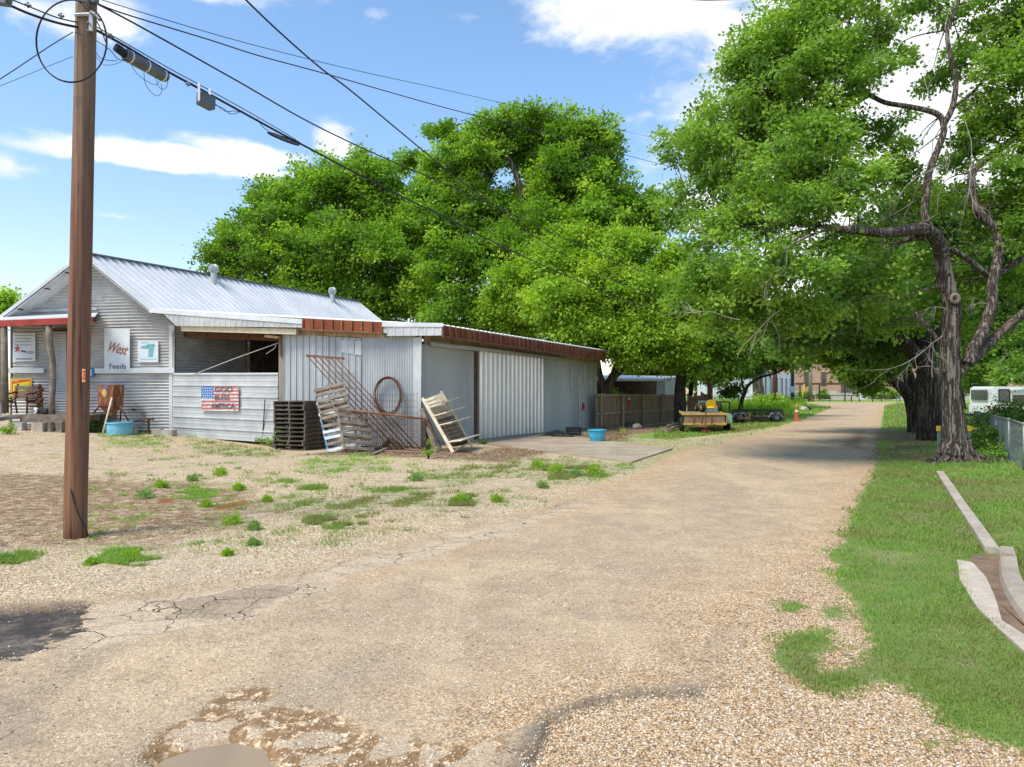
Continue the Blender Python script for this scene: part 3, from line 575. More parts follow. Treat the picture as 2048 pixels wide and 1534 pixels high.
# loose pebbles lying proud of the surface near the camera
def pebbles(name, n, sampler, r0):
    x, y = sampler(n); n = len(x); z = ground_at(x, y); r = r0 * RNG.uniform(.45, 1.35, n) ** 1.3 * (1 + y * .05)
    base = np.array([(1, 0, 0), (-1, 0, 0), (0, 1, 0), (0, -1, 0), (0, 0, .62), (0, 0, -.3)], float); F_ = np.array([(0, 2, 4), (2, 1, 4), (1, 3, 4), (3, 0, 4), (2, 0, 5), (1, 2, 5), (3, 1, 5), (0, 3, 5)])
    a = RNG.uniform(0, 6.28, n); sx = RNG.uniform(.7, 1.3, n)
    R = np.zeros((n, 3, 3)); R[:, 0, 0] = np.cos(a) * sx; R[:, 0, 1] = -np.sin(a); R[:, 1, 0] = np.sin(a) * sx; R[:, 1, 1] = np.cos(a); R[:, 2, 2] = 1
    V = (np.einsum('nij,kj->nki', R, base) * r[:, None, None] * (1 + RNG.uniform(-.2, .2, (n, 6, 1))) + np.stack([x, y, z], -1)[:, None, :]).reshape(-1, 3)
    Q = (F_[None] + 6 * np.arange(n)[:, None, None]).reshape(-1, 3)
    o = fast_mesh(name, V, Q, M['pebble'], attrs={'tint': np.repeat(RNG.uniform(0, 1, n), 6)}, smooth=False); props(o, kind='stuff')
m_, t_, b_ = newmat('river_pebble'); t_.put(b_.inputs['Base Color'], t_.ramp(t_.attr('tint'), [(0, (.52, .36, .20)), (.2, (.62, .53, .40)), (.4, (.50, .34, .18)), (.55, (.70, .64, .54)), (.7, (.52, .38, .22)), (.85, (.30, .22, .14)), (.95, (.18, .13, .09))], 'CONSTANT')); b_.inputs['Roughness'].default_value = .8
M['pebble'] = m_
def p_sampler(n):
    y = np.exp(RNG.uniform(math.log(2.6), math.log(9), n)); x = RNG.uniform(-.8, .8, n) * y
    road = sdf(x, y, ROAD); g = np.maximum.reduce([sdf(x, y, GRASS)] + [sdf(x, y, q) for q in ISL]); mud = sdf(x, y, MUD); pud = sdf(x, y, PUD)
    pr = np.where(road > .05, .02, .8) + np.where(mud > 0, .25, 0) + np.where(road > 0, .12 * (wob(x, y, 2.2, 61) > .22), 0)
    k = (RNG.uniform(0, 1, n) < pr) & (g < -.03) & (pud < -.04) & (sdf(x, y, GUTTER) < 0); return x[k], y[k]
pebbles('loose_pebbles', 110000, p_sampler, .0062)
# ------------------------------------------------------------------ buildings
class Wall:
    """vertical plane through a and b; n points to the outside (towards the viewer)"""
    def __init__(s, a, b):
        s.a = Vector((*a, 0)); s.b = Vector((*b, 0)); s.L = (s.b - s.a).length; s.t = (s.b - s.a).normalized()
        s.n = Vector((s.t.y, -s.t.x, 0))
        if s.n.dot(-s.a) < 0: s.n = -s.n
    def pt(s, px, py, off=0.0):
        r = Vector(((px - CX) / F, 1, (HY - py) / F)); a = s.a + s.n * off
        k = a.dot(s.n) / r.dot(s.n); q = r * k; q.z += CZ; return q
    def sz(s, px, py, off=0.0):
        q = s.pt(px, py, off); return (q - s.a).dot(s.t), q.z
    def at(s, u, z, off=0.0): q = s.a + s.t * u + s.n * off; return Vector((q.x, q.y, z))
def prof_sine(x, pitch, amp): return amp * math.sin(2 * math.pi * x / pitch)
def prof_rib(x, pitch, amp):
    f = (x / pitch) % 1.0
    return amp if .42 < f < .58 else (amp * .18 if (.18 < f < .22 or .78 < f < .82) else 0)
def samples(x0, x1, pitch, kind):
    if kind == 'sine':
        n = max(2, int(abs(x1 - x0) / pitch * 6)); return [x0 + (x1 - x0) * i / n for i in range(n + 1)]
    fr = (0, .179, .181, .219, .221, .34, .425, .575, .66, .779, .781, .819, .821)
    k0 = math.floor(x0 / pitch) - 1; k1 = math.ceil(x1 / pitch) + 1
    L = [x0] + [x for x in ((k + f) * pitch for k in range(k0, k1) for f in fr) if x0 < x < x1] + [x1]; return L
def vsheet(mb, W, u0, u1, bot, top, pitch, amp, kind, off=0.0, th=.02):
    """sheet with upright ribs; bot and top are functions of u"""
    L = samples(u0, u1, pitch, kind); pr = prof_sine if kind == 'sine' else prof_rib; vs = []; fs = []
    for u in L:
        o_ = off + pr(u, pitch, amp)
        vs += [W.at(u, bot(u), o_), W.at(u, top(u), o_), W.at(u, top(u), off - th - amp), W.at(u, bot(u), off - th - amp)]
    for i in range(len(L) - 1):
        a = 4 * i; b = a + 4
        fs += [(a, b, b + 1, a + 1), (a + 1, b + 1, b + 2, a + 2), (a + 3, a, b, b + 3)] if False else [(a, b, b + 1, a + 1), (a + 1, b + 1, b + 2, a + 2), (b + 3, a + 3, a + 2, b + 2), (a + 3, b + 3, b, a)]
    fs += [(0, 1, 2, 3), tuple(4 * (len(L) - 1) + k for k in (3, 2, 1, 0))]
    mb.add(vs, fs)
def hsheet(mb, W, z0, z1, left, right, pitch, amp, kind, off=0.0, sag=0.0, nx=14, th=.02):
    """sheet with level ribs; left and right are functions of z; sag bends the rows a little"""
    L = samples(z0, z1, pitch, kind); pr = prof_sine if kind == 'sine' else prof_rib; vs = []; fs = []
    for z in L:
        a, b = left(z), right(z)
        for i in range(nx + 1):
            u = a + (b - a) * i / nx; dz = sag * (math.sin(u * 1.1) + .5 * math.sin(u * 2.7 + z)) * min(1, (z1 - z) * 3, (z - z0) * 3)
            vs.append(W.at(u, z + dz, off + pr(z, pitch, amp) + .25 * amp * math.sin(u * 3.1 + z * 5)))
    k = nx + 1
    for j in range(len(L) - 1):
        for i in range(nx): fs.append((j * k + i, j * k + i + 1, (j + 1) * k + i + 1, (j + 1) * k + i))
    n0 = len(vs)
    for (z, f) in ((L[0], left), (L[0], right), (L[-1], right), (L[-1], left)): vs.append(W.at(f(z), z, off - th - amp))
    fs.append((n0, n0 + 3, n0 + 2, n0 + 1)); mb.add(vs, fs)
U = Vector((.485, 1, 0)).normalized()
GABLE = Wall((-19, 24.5), (-11.65, 24.5)); FRONT = Wall((-11.65, 24.5), (-2.83, 21.6)); SIDE = Wall((-2.83, 21.6), (-2.83 + .485 * 14.5, 36.1))
# ---- gabled store
R0 = P(166, 507, 23.9); E0 = P(302, 618, 23.9); L0 = P(-14, 645, 23.9)
R1 = R0 + U * 14.7; E1 = E0 + U * 14.7; L1 = L0 + U * 14.7
store = thing('feed_store', 'gabled store clad in corrugated grey metal, behind the wooden utility pole', 'building', (-15.5, 25.5, .3))
mb = MB()
def lf(z): # left and right edge of the gable wall at a height
    k = (z - L0.z) / (R0.z - L0.z); x = L0.x + .25 + max(0, k) * (R0.x - L0.x); return max(x, -17.35) + 19
def rf_(z):
    k = (z - E0.z) / (R0.z - E0.z)
    zc = CZ + (HY - 650) / F * 24.5
    if z > E0.z: return E0.x - k * (E0.x - R0.x) + 19 - .05 * (1 - k)
    if z > zc: return E0.x + (z - E0.z) / (zc - E0.z) * (-11.67 - E0.x) + 19
    return -11.67 + 19
hsheet(mb, GABLE, 1.98, R0.z - .12, lf, rf_, .105, .021, 'sine', 0, .02, sag=.012) if False else hsheet(mb, GABLE, 1.98, R0.z - .12, lf, rf_, .105, .021, 'sine', 0, .012)
zb = lambda u: 0
hsheet(mb, GABLE, .30, 1.97, lf, rf_, .105, .021, 'sine', .035, .016)
obj('wall', mb, M['galv_old'], store, smooth=False)
mb = MB()
for (x0, x1) in ((-12.02 + .0, -11.62),): mb.slab(GABLE.at(x0 + 19 + .22, .25, .06), GABLE.at(x1 + 19, .25, .06), GABLE.at(x1 + 19, 3.95, .06), GABLE.at(x0 + 19 + .22, 3.95, .06), GABLE.n, .05)
obj('corner_trim', mb, M['trimwhite'], store)
mb = MB(); a = GABLE.pt(190, 742, .09); b = GABLE.pt(349, 741, .09); mb.beam(a, b, .05, .17)
a = GABLE.pt(15, 741, .09); b = GABLE.pt(88, 741, .09); mb.beam(a, b, .05, .17); objs('ledge_board', mb, M['trimwhite'], store)
mb = MB()
W2 = Wall((-11.65, 24.5), (-11.65 + .485 * 14, 38.5)); W2.n = Vector((.9, -.436, 0)).normalized()
hsheet(mb, W2, .2, 4.0, lambda z: 0.02, lambda z: 3.3, .105, .02, 'sine', 0, .01, 10)
obj('side_wall', mb, M['galv'], store)
mb = MB(); W3 = Wall((-17.3, 24.5), (-17.3 + .485 * 14, 38.5)); mb.quad(W3.at(0, 0), W3.at(14, 0), W3.at(14, 4.2), W3.at(0, 4.2)); obj('rear_side_wall', mb, M['galv'], store)
def roofslope(mb, A_, B_, C_, D_, pitch, amp, th=.04):
    """A-B ridge, D-C eave: ribs run from ridge to eave"""
    n = (B_ - A_).cross(D_ - A_).normalized()
    if n.z < 0: n = -n
    L_ = (B_ - A_).length; xs = samples(0, L_, pitch, 'rib'); vs = []; fs = []
    for x in xs:
        f = x / L_; t_ = A_.lerp(B_, f); e_ = D_.lerp(C_, f); o_ = n * prof_rib(x, pitch, amp)
        vs += [t_ + o_, e_ + o_, e_ - n * th, t_ - n * th]
    for i in range(len(xs) - 1):
        a = 4 * i; b = a + 4; fs += [(a, b, b + 1, a + 1), (a + 1, b + 1, b + 2, a + 2), (a + 2, b + 2, b + 3, a + 3)]
    fs += [(0, 1, 2, 3), tuple(4 * (len(xs) - 1) + k for k in (3, 2, 1, 0))]; mb.add(vs, fs)
mb = MB(); roofslope(mb, R0, R1, E1, E0, .32, .055); roofslope(mb, R0, R1, L1, L0, .32, .055)
roof = obj('roof', mb, M['roofwhite'], store)
mb = MB(); mb.beam(R0 + Vector((.0, 0, .03)), R1 + Vector((0, 0, .03)), .26, .05); obj('ridge_cap', mb, flat('dark_ridge', (.16, .17, .18)), store)  # plain dark grey cap along the ridge
mb = MB()
for A_, B_ in ((R0, E0), (R0, L0)):
    dn = (B_ - A_).normalized(); pz = Vector((0, 0, -.12)); mb.slab(A_ + Vector((0, -.03, .05)), B_ + Vector((0, -.03, .05)), B_ + Vector((0, -.03, -.08)), A_ + Vector((0, -.03, -.08)), (0, -1, 0), .03)
    mb.slab(A_ + pz, B_ + pz, B_ + pz + Vector((0, .34, 0)), A_ + pz + Vector((0, .34, 0)), (0, 0, 1), .03)
objs('rake_trim', mb, M['trimwhite'], store)
mb = MB()
for f in (.22, .45, .75): c = R0.lerp(L0, f) + Vector((0, .12, -.10)); mb.beam(c + Vector((0, -.1, 0)), c + Vector((0, .5, 0)), .14, .07)
objs('purlin_end', mb, M['rustdark'], store)
mb = MB(); a = GABLE.pt(106, 664, .03); b = GABLE.pt(134, 664, .03); c = GABLE.pt(134, 829, .03); d_ = GABLE.pt(106, 829, .03)
DW = GABLE; u0, z0 = GABLE.sz(106, 829); u1, z1 = GABLE.sz(134, 664)
hsheet(mb, GABLE, z0, z1, lambda z: u0, lambda z: u1, .088, .012, 'sine', .05, 0, 4); obj('door', mb, M['galv_blue'], store)
mb = MB(); a = GABLE.pt(104, 660, .08); b = GABLE.pt(134, 660, .08); mb.beam(a, b, .06, .09); obj('door_header', mb, M['rustdark'], store)
# porch
mb = MB(); pa = P(-20, 640, 23.0); pb = P(190, 632, 23.0); pc = GABLE.pt(196, 625, .02); pd = GABLE.pt(-20, 632, .02)
mb.slab(pa, pb, pc, pd, (0, -.1, 1), .03); obj('porch_roof', mb, M['roofwhite'], store)
mb = MB(); mb.beam(P(-20, 648, 23.02), P(186, 640, 23.02), .06, .20); obj('porch_fascia', mb, M['redpaint'], store)
mb = MB(); mb.beam(GABLE.pt(60, 622, .06), GABLE.pt(194, 617, .06), .03, .10); obj('porch_flashing', mb, M['galv_blue'], store)
mb = MB(); mb.slab(pa - Vector((0, 0, .2)), pb - Vector((0, 0, .2)), pc - Vector((0, 0, .25)), pd - Vector((0, 0, .25)), (0, 0, 1), .02); obj('porch_ceiling', mb, M['wood'], store)
dk = 1.75 - (829 - HY) / F * 23.0
mb = MB(); mb.tube([P(8, 646, 23.1), P(9, 740, 23.1), P(10, 826, 23.1)], [.10, .10, .11], 8, wob=.08); obj('porch_post', mb, M['wood'], store, smooth=True)
mb = MB(); mb.tube([P(97, 645, 23.1), P(99, 690, 23.1), P(105, 720, 23.1), P(106, 760, 23.1), P(103, 800, 23.1), P(104, 829, 23.1)], [.09, .10, .085, .09, .09, .10], 9, wob=.15); obj('porch_post', mb, M['wood'], store, label='crooked log porch post', smooth=True)
mb = MB(); mb.tube([P(84, 655, 23.15), P(97, 678, 23.12)], [.02, .03], 6); mb.tube([P(80, 645, 23.15), P(98, 692, 23.12)], [.015, .02], 6); objs('post_branch', mb, M['wood'], store)
mb = MB(); cx0 = P(-30, 829, 23.0).x; cx1 = P(182, 829, 23.0).x
for i in range(9): mb.box(cx0 + 1.0, cx1, 22.95 + i * .17, 22.95 + i * .17 + .155, dk - .05, dk)
mb.box(cx0 + 1.2, cx1, 22.90, 22.945, dk - .24, dk - .01); mb.box(cx0 + 1.2, cx1, 23.4, 23.5, dk - .2, dk - .055); obj('deck', mb, M['wood'], store)
mb = MB(); mb.slab(P(70, 829, 23.05), P(44, 832, 22.9), P(-60, 850, 22.0), P(-60, 832, 22.8), (0, 0, 1), .05); obj('ramp', mb, M['wood'], store)
# blocks and logs under the deck, each its own thing
def on(px, py, Z=None): return G(px, py)
SUP = 'supports under the porch deck'
def block(name, px, w_, ytop, ybot, mat, lab, cat, shape='box', tap=1.0):
    c = P(px, ybot, 22.7); h = (ybot - ytop) / F * 22.7; r = w_ / F * 22.7 / 2; c.z = float(ground_at(c.x, c.y)) - .02; h = CZ + (HY - ytop) / F * 22.7 - c.z; mb = MB()
    if shape == 'box': mb.add([c + Vector((sx * r, sy * r, 0)) for sx, sy in ((-1, -1), (1, -1), (1, 1), (-1, 1))] + [c + Vector((sx * r * tap, sy * r * tap, h)) for sx, sy in ((-1, -1), (1, -1), (1, 1), (-1, 1))], [(0, 3, 2, 1), (4, 5, 6, 7), (0, 1, 5, 4), (1, 2, 6, 5), (2, 3, 7, 6), (3, 0, 4, 7)])
    else: mb.tube([c, c + Vector((0, 0, h * .5)), c + Vector((0, 0, h))], [r, r * .92, r * tap], 10, wob=.06)
    return obj(name, mb, mat, label=lab, cat=cat, group=SUP)
block('stone_block', 41, 17, 845, 871, M['stone'], 'chipped limestone block under the ramp end', 'block', 'box', .9)
block('concrete_pier', 68, 10, 845, 873, M['concretepale'], 'narrow pale concrete pier with rounded top before the deck', 'pier', 'round', .75)
block('board_stack', 82, 17, 845, 864, M['concrete'], 'square grey block right of the narrow pale pier under the deck', 'block')
block('stump', 101, 11, 845, 866, M['wood'], 'grey log stump under the crooked porch post', 'stump', 'round', .8)
block('leaning_plank', 121, 11, 843, 866, M['wood'], 'leaning grey plank support beside the utility pole, under the deck', 'plank', 'box', 1.2)
# turbine vents: parts of the roof
def vent(px, k):
    f_ = None
    for i in range(400):
        q = R0.lerp(R1, i / 400) + Vector((.32, -.12, -.28))
        if CX + F * q.x / q.y >= px: f_ = q; break
    r = .165; mb = MB(); mb.lathe(f_, [(r * .72, -.1), (r * .72, .36)], 14); base = obj('turbine_vent', mb, M['galv_blue'], store)
    hd = MB(); c = f_ + Vector((0, 0, .34)); prof = [(r * .7, 0), (r * 1.05, .06), (r * 1.18, .17), (r * 1.05, .28), (r * .6, .35), (0.01, .37)]
    n = 22; vs = []; fs = []
    for rr, h in prof:
        for q in range(n * 2):
            th = math.pi * q / n; r2 = rr * (1.0 if q % 2 else .80); vs.append(c + Vector((r2 * math.cos(th), r2 * math.sin(th), h)))
    for i in range(len(prof) - 1):
        for q in range(2 * n): fs.append((i * 2 * n + q, i * 2 * n + (q + 1) % (2 * n), (i + 1) * 2 * n + (q + 1) % (2 * n), (i + 1) * 2 * n + q))
    hd.add(vs, fs); obj('fin_head', hd, M['galv'], base)
vent(426, 0); vent(664, 1)
# ---- the shed
shed = thing('metal_shed', 'long low metal shed with rusty red fascia, sliding door and half-open gate', 'shed', (-2.83, 21.6, 0))
FC = P(885, 650, 21.2); FD = P(1211, 702, 36.3)
FD = Vector((FC.x + (U * 16.4).x, FC.y + (U * 16.4).y, FC.z - .02)); E0b = E0 + Vector((.0, -.05, .0)); EB = E0b + U * 14.2
mb = MB(); n = (FC - E0b).cross(FD - FC).normalized(); n = n if n.z > 0 else -n
Lr = (FD - FC).length; xs = samples(0, Lr, .30, 'rib'); vs = []; fs = []
for x in xs:
    f = x / Lr; a = FC.lerp(FD, f); b = E0b.lerp(EB, f) ; o_ = n * prof_rib(x, .30, .03); vs += [b + o_, a + o_, a - n * .03, b - n * .03]
for i in range(len(xs) - 1):
    a = 4 * i; b = a + 4; fs += [(a, a + 1, b + 1, b), (a + 1, a + 2, b + 2, b + 1), (a + 2, a + 3, b + 3, b + 2)]
mb.add(vs, fs + [(0, 3, 2, 1)]); obj('roof', mb, M['roofwhite'], shed)
FR = Wall((E0b.x, E0b.y), (FC.x, FC.y)); SR = Wall((FC.x, FC.y), (FD.x, FD.y))
def strip(mb, W, L4, off=0.0, th=.03):
    """four image corners (tl, tr, br, bl) laid on wall plane W"""
    q = [W.pt(*c, off) for c in L4]; mb.slab(q[0], q[3], q[2], q[1], W.n, th)
mb = MB(); strip(mb, FR, [(298, 616), (605, 638), (605, 648), (298, 625)], .03); obj('fascia_trim', mb, M['trimwhite'], shed)
mb = MB(); u0, z0 = FR.sz(322, 622); u1, z1 = FR.sz(604, 646); _, b0 = FR.sz(352, 652); _, b1 = FR.sz(604, 655)
ub = FR.sz(352, 652)[0]
def tri_bot(u): return (z0 - .02 + (b0 - z0 + .02) * min(1, (u - u0) / (ub - u0))) if u < ub else b0 + (b1 - b0) * (u - ub) / (u1 - ub)
vsheet(mb, FR, u0, u1, tri_bot, lambda u: z0 + (z1 - z0) * (u - u0) / (u1 - u0), .2, .012, 'rib', 0); obj('eave_panel', mb, M['galv_old'], shed)
mb = MB(); strip(mb, FR, [(362, 651), (592, 658), (592, 669), (362, 662)], -.10, .12); obj('header_beam', mb, M['cream'], shed, label='pale painted beam over the gate opening')
mb = MB(); mbs = MB()
def rustrun(W, x0, y0a, y0b, x1, y1a, y1b, npan):
    strip(mb, W, [(x0, y0a), (x1, y1a), (x1, y1b), (x0, y0b)], .0, .05)
    for i in range(npan + 1):
        f = i / npan; a = W.pt(x0, y0a, .02).lerp(W.pt(x1, y1a, .02), f); b = W.pt(x0, y0b, .02).lerp(W.pt(x1, y1b, .02), f); mbs.beam(a, b, .05, .05, W.n)
    mbs.beam(W.pt(x0, y0b, .03), W.pt(x1, y1b, .03), .06, .05)
rustrun(FR, 606, 637, 659, 764, 644, 666, 8); rustrun(SR, 886, 651, 673, 1210, 704, 721, 40)
obj('fascia', mb, M['rustfascia'], shed); obj('fascia_rib', mbs, M['rust'], shed)
mb = MB(); strip(mb, FR, [(764, 644), (886, 646), (886, 654), (764, 653)], .05); obj('corner_flashing', mb, M['trimwhite'], shed)
mb = MB(); strip(mb, FR, [(764, 652), (776, 652), (776, 666), (764, 666)], .0); obj('flashing_gap', mb, M['galv_old'], shed)
mb = MB(); u0, z0 = FR.sz(775, 653); u1, z1 = FR.sz(884, 655); _, zb0 = FR.sz(775, 672); _, zb1 = FR.sz(884, 671)
vsheet(mb, FR, u0, u1, lambda u: zb0 + (zb1 - zb0) * (u - u0) / (u1 - u0), lambda u: z0 + (z1 - z0) * (u - u0) / (u1 - u0), .25, .015, 'rib', .02); obj('corner_panel', mb, M['galv'], shed)
# front wall panels right of the gate
def vpan(W, x0, x1, yt0, yt1, yb0, yb1, pitch, amp, kind, off=0.0):
    mb = MB(); u0, t0 = W.sz(x0, yt0); u1, t1 = W.sz(x1, yt1); _, b0 = W.sz(x0, yb0); _, b1 = W.sz(x1, yb1)
    vsheet(mb, W, u0, u1, lambda u: b0 + (b1 - b0) * (u - u0) / (u1 - u0), lambda u: t0 + (t1 - t0) * (u - u0) / (u1 - u0), pitch, amp, kind, off); return mb
obj('wall_panel', vpan(FRONT, 564, 723, 668, 676, 893, 893, .24, .035, 'rib'), M['galv_blue'], shed, label='ribbed grey wall panel behind the pallets')
obj('wall_panel', vpan(FRONT, 722, 832, 655, 655, 892, 893, .085, .012, 'sine', -.01), M['galv_blue'], shed, label='fine corrugated bluish wall behind the wire coil')
obj('patch_panel', vpan(FRONT, 681, 724, 680, 683, 704, 711, 1.3, .005, 'rib', .03), M['galv'], shed)
mb = MB(); strip(mb, FRONT, [(826, 676), (843, 672), (841, 894), (828, 894)], .03, .03); obj('corner_cap', mb, M['galv'], shed, label='smooth shiny corner sheet')
mb = MB()
for i in range(7):
    x = 596 + i * 26; strip(mb, FRONT, [(x, 660 + i * 1.2), (x + 25, 661 + i * 1.2), (x + 25, 671 + i * .9), (x, 670 + i * .9)], random.uniform(-.02, .02), .05)
for i in range(26):
    f0 = i / 26; f1 = (i + .94) / 26; a0 = 850 + f0 * 350; a1 = 850 + f1 * 350; yt = lambda a: 668 + (a - 850) * .150; yb = lambda a: 692 + (a - 850) * .118
    strip(mb, SIDE, [(a0, yt(a0)), (a1, yt(a1)), (a1, yb(a1)), (a0, yb(a0))], -.02 + random.uniform(-.03, .02), .06)
objs('eave_block', mb, M['woodtan'], shed)
# side wall, its sliding door and rail
obj('side_wall', vpan(SIDE, 841, 954, 688, 703, 896, 888, .085, .012, 'sine'), M['galv_green'], shed)
obj('side_wall', vpan(SIDE, 1079, 1192, 713, 726, 872, 858, .085, .010, 'sine'), M['galv_green'], shed, label='dull side wall streaked with pale runs')
obj('sliding_door', vpan(SIDE, 953.5, 1026, 702, 711, 885, 875, .36, .075, 'rib', .09), M['doormetal'], shed, label='left leaf of the ribbed sliding door')
obj('sliding_door', vpan(SIDE, 1026.6, 1083, 711, 717.5, 875, 867.5, .36, .075, 'rib', .09), M['doormetal'], shed, label='right leaf of the ribbed sliding door')
mb = MB(); mb.tube([SIDE.pt(862, 687, .16), SIDE.pt(1128, 718, .16)], .075, 10); obj('door_rail', mb, M['galv_green'], shed, smooth=True)
mb = MB()
for x in range(880, 1128, 24): a = SIDE.pt(x, 682 + (x - 862) * .117, .14); mb.tube([a, SIDE.pt(x, 689 + (x - 862) * .117, .16)], .015, 5)
objs('rail_bracket', mb, M['rustdark'], shed)
mb = MB(); strip(mb, SIDE, [(949, 703), (954, 704), (954, 887), (949, 888)], .03, .03); obj('door_jamb', mb, M['rustdark'], shed)
mb = MB(); strip(mb, SIDE, [(1190, 724), (1194, 724), (1194, 858), (1190, 858)], .02, .05); obj('end_trim', mb, M['galv'], shed)
mb = MB(); 
for x, y0, y1, w_ in ((1142, 728, 806, 3), (1157, 752, 858, 3.6), (1179, 735, 845, 2.6), (1168, 730, 770, 2), (1163, 727, 760, 1.6)): strip(mb, SIDE, [(x, y0), (x + w_, y0), (x + w_ * .6, y1), (x + w_ * .3, y1)], .026, .006)
objs('white_streak', mb, M['whitewash'], shed)
mb = MB(); strip(mb, SIDE, [(1165, 806), (1169, 805), (1170, 818), (1164, 822)], .026, .006); obj('red_paint_mark', mb, flat('red_spray_paint', (.4, .05, .05)), shed)
# gate
u0, _ = FRONT.sz(347, 800); u1, _ = FRONT.sz(558, 800); zt0 = FRONT.sz(347, 748)[1]; zt1 = FRONT.sz(558, 747)[1]; zb0 = FRONT.sz(350, 872)[1]; zb1 = FRONT.sz(558, 886)[1]
mb = MB(); nr = 6; L = []
for i in range(nr):
    for f in (0, .30, .31, .36, .37, .62, .63, .68, .69, .84, .88, .95, .99): L.append((i + f) / nr)
L.append(1.0); vs = []; fs = []
for f in L:
    g = (f * nr) % 1; o_ = .035 if .87 < g < .96 else (.008 if (.305 < g < .365 or .625 < g < .685) else 0)
    vs += [FRONT.at(u0, zb0 + (zt0 - zb0) * f, .05 + o_), FRONT.at(u1, zb1 + (zt1 - zb1) * f, .05 + o_)]
for i in range(len(L) - 1): fs.append((2 * i, 2 * i + 1, 2 * i + 3, 2 * i + 2))
k = len(vs); vs += [FRONT.at(u0, zb0, .02), FRONT.at(u1, zb1, .02), FRONT.at(u1, zt1, .02), FRONT.at(u0, zt0, .02)]; fs += [(k, k + 3, k + 2, k + 1), (0, k, k + 1, 1), (2 * len(L) - 2, 2 * len(L) - 1, k + 2, k + 3)]
mb.add(vs, fs); gate = obj('gate', mb, M['galv'], shed, label='low gate of wide ribbed metal sheets')
mb = MB(); mb.beam(FRONT.pt(348, 747.5, .07), FRONT.pt(557, 747, .07), .05, .05); obj('top_rail', mb, M['trimwhite'], gate)
mb = MB(); mb.beam(FRONT.pt(562, 672, .02), FRONT.pt(562, 899, .02), .09, .12, (1, 0, 0)); obj('gate_post', mb, M['postwood'], shed)
mb = MB(); mb.beam(FRONT.pt(561, 671, .10), FRONT.pt(561, 712, .10), .05, .05, (1, 0, 0)); obj('rust_bracket', mb, M['rust'], shed)
mb = MB(); mb.tube([FRONT.pt(348, 662, 0), FRONT.pt(347, 868, 0)], .07, 8, wob=.1); obj('corner_post', mb, M['wood'], shed)
# inside of the shed: walls shut light out, their dark colour adds painted shade
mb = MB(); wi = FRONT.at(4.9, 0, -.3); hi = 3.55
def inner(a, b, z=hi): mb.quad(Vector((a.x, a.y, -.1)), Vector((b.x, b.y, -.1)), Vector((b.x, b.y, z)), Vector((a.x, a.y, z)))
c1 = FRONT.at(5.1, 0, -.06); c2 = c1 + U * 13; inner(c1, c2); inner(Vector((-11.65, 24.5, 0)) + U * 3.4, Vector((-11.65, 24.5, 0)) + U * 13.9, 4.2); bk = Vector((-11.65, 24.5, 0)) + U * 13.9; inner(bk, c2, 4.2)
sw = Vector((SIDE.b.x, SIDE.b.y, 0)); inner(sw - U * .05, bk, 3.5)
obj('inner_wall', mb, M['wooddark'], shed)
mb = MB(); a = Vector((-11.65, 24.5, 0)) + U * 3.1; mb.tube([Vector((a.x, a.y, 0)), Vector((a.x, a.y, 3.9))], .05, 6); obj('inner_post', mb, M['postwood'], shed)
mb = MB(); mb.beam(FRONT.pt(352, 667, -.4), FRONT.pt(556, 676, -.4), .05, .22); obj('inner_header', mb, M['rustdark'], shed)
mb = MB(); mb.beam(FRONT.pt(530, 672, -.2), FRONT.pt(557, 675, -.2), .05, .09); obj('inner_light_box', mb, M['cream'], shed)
# rope from the gate to its post
mb = MB(); mb.tube([FRONT.pt(387, 749, .1), FRONT.pt(470, 717, .11), FRONT.pt(556, 686, .1)], .014, 6); mb.tube([FRONT.pt(553, 688, .1), FRONT.pt(549, 697, .11), FRONT.pt(532, 708, .12)], .010, 6)
obj('rope', mb, flat('pale_rope', (.55, .53, .47), .9), label='pale rope slanting from the gate top up to the gate post', cat='rope', smooth=True)
# ground blocks at the store corner
mb = MB(); c = Gh(335, 872); mb.box(c.x - .22, c.x + .2, c.y - .1, c.y + .25, c.z - .05, c.z + .2); obj('footing_block', mb, M['stone'], store)
mb = MB(); c = Gh(308, 871); mb.box(c.x - .14, c.x + .14, c.y + .1, c.y + .4, c.z - .05, c.z + .2); obj('footing_block', mb, M['stone'], store)
# concrete pad
mb = MB(); q = [Gh(972, 889, .03), Gh(1262, 927, .03), Gh(1345, 899, .03), Gh(1096, 870, .03)]
for c in q: c.z = .04
mb.slab(*q, (0, 0, 1), .25); obj('concrete_pad', mb, M['concretepad'], kind='structure')
# ---- low shed beyond the fence
ls = thing('lean_to_shed', 'low open shed with white end wall behind the wooden fence', 'shed', (7, 44, 0))
mb = MB(); W = Wall(tuple(P(1190, 800, 42).xy), tuple(P(1330, 800, 46).xy)); a = W.pt(1188, 752); b = W.pt(1332, 752, .4)
q = [W.pt(1185, 757, .6), W.pt(1326, 757, .6), W.pt(1358, 752, -3), W.pt(1185, 750, -4)]; mb.slab(*q, (0, 0, 1), .12); obj('roof', mb, M['galv'], ls)
mb = MB(); strip(mb, W, [(1185, 757), (1326, 757), (1326, 762), (1185, 762)], .62, .05); obj('fascia', mb, M['white'], ls)
mb = MB(); q = [W.pt(1185, 760, -3.5), W.pt(1316, 760, -3.5), W.pt(1316, 850, -3.5), W.pt(1185, 850, -3.5)]; mb.quad(*q); obj('rear_wall', mb, M['wooddark'], ls)
mb = MB(); strip(mb, W, [(1314, 757), (1330, 757), (1330, 848), (1314, 848)], .3, .05); q = [W.pt(1330, 757, .3), W.pt(1330, 848, .3)]; e = Vector((1.4, 3, 0)); mb.slab(q[0], q[1], q[1] + e, q[0] + e, W.t, .05); obj('end_wall', mb, M['galv_green'], ls)
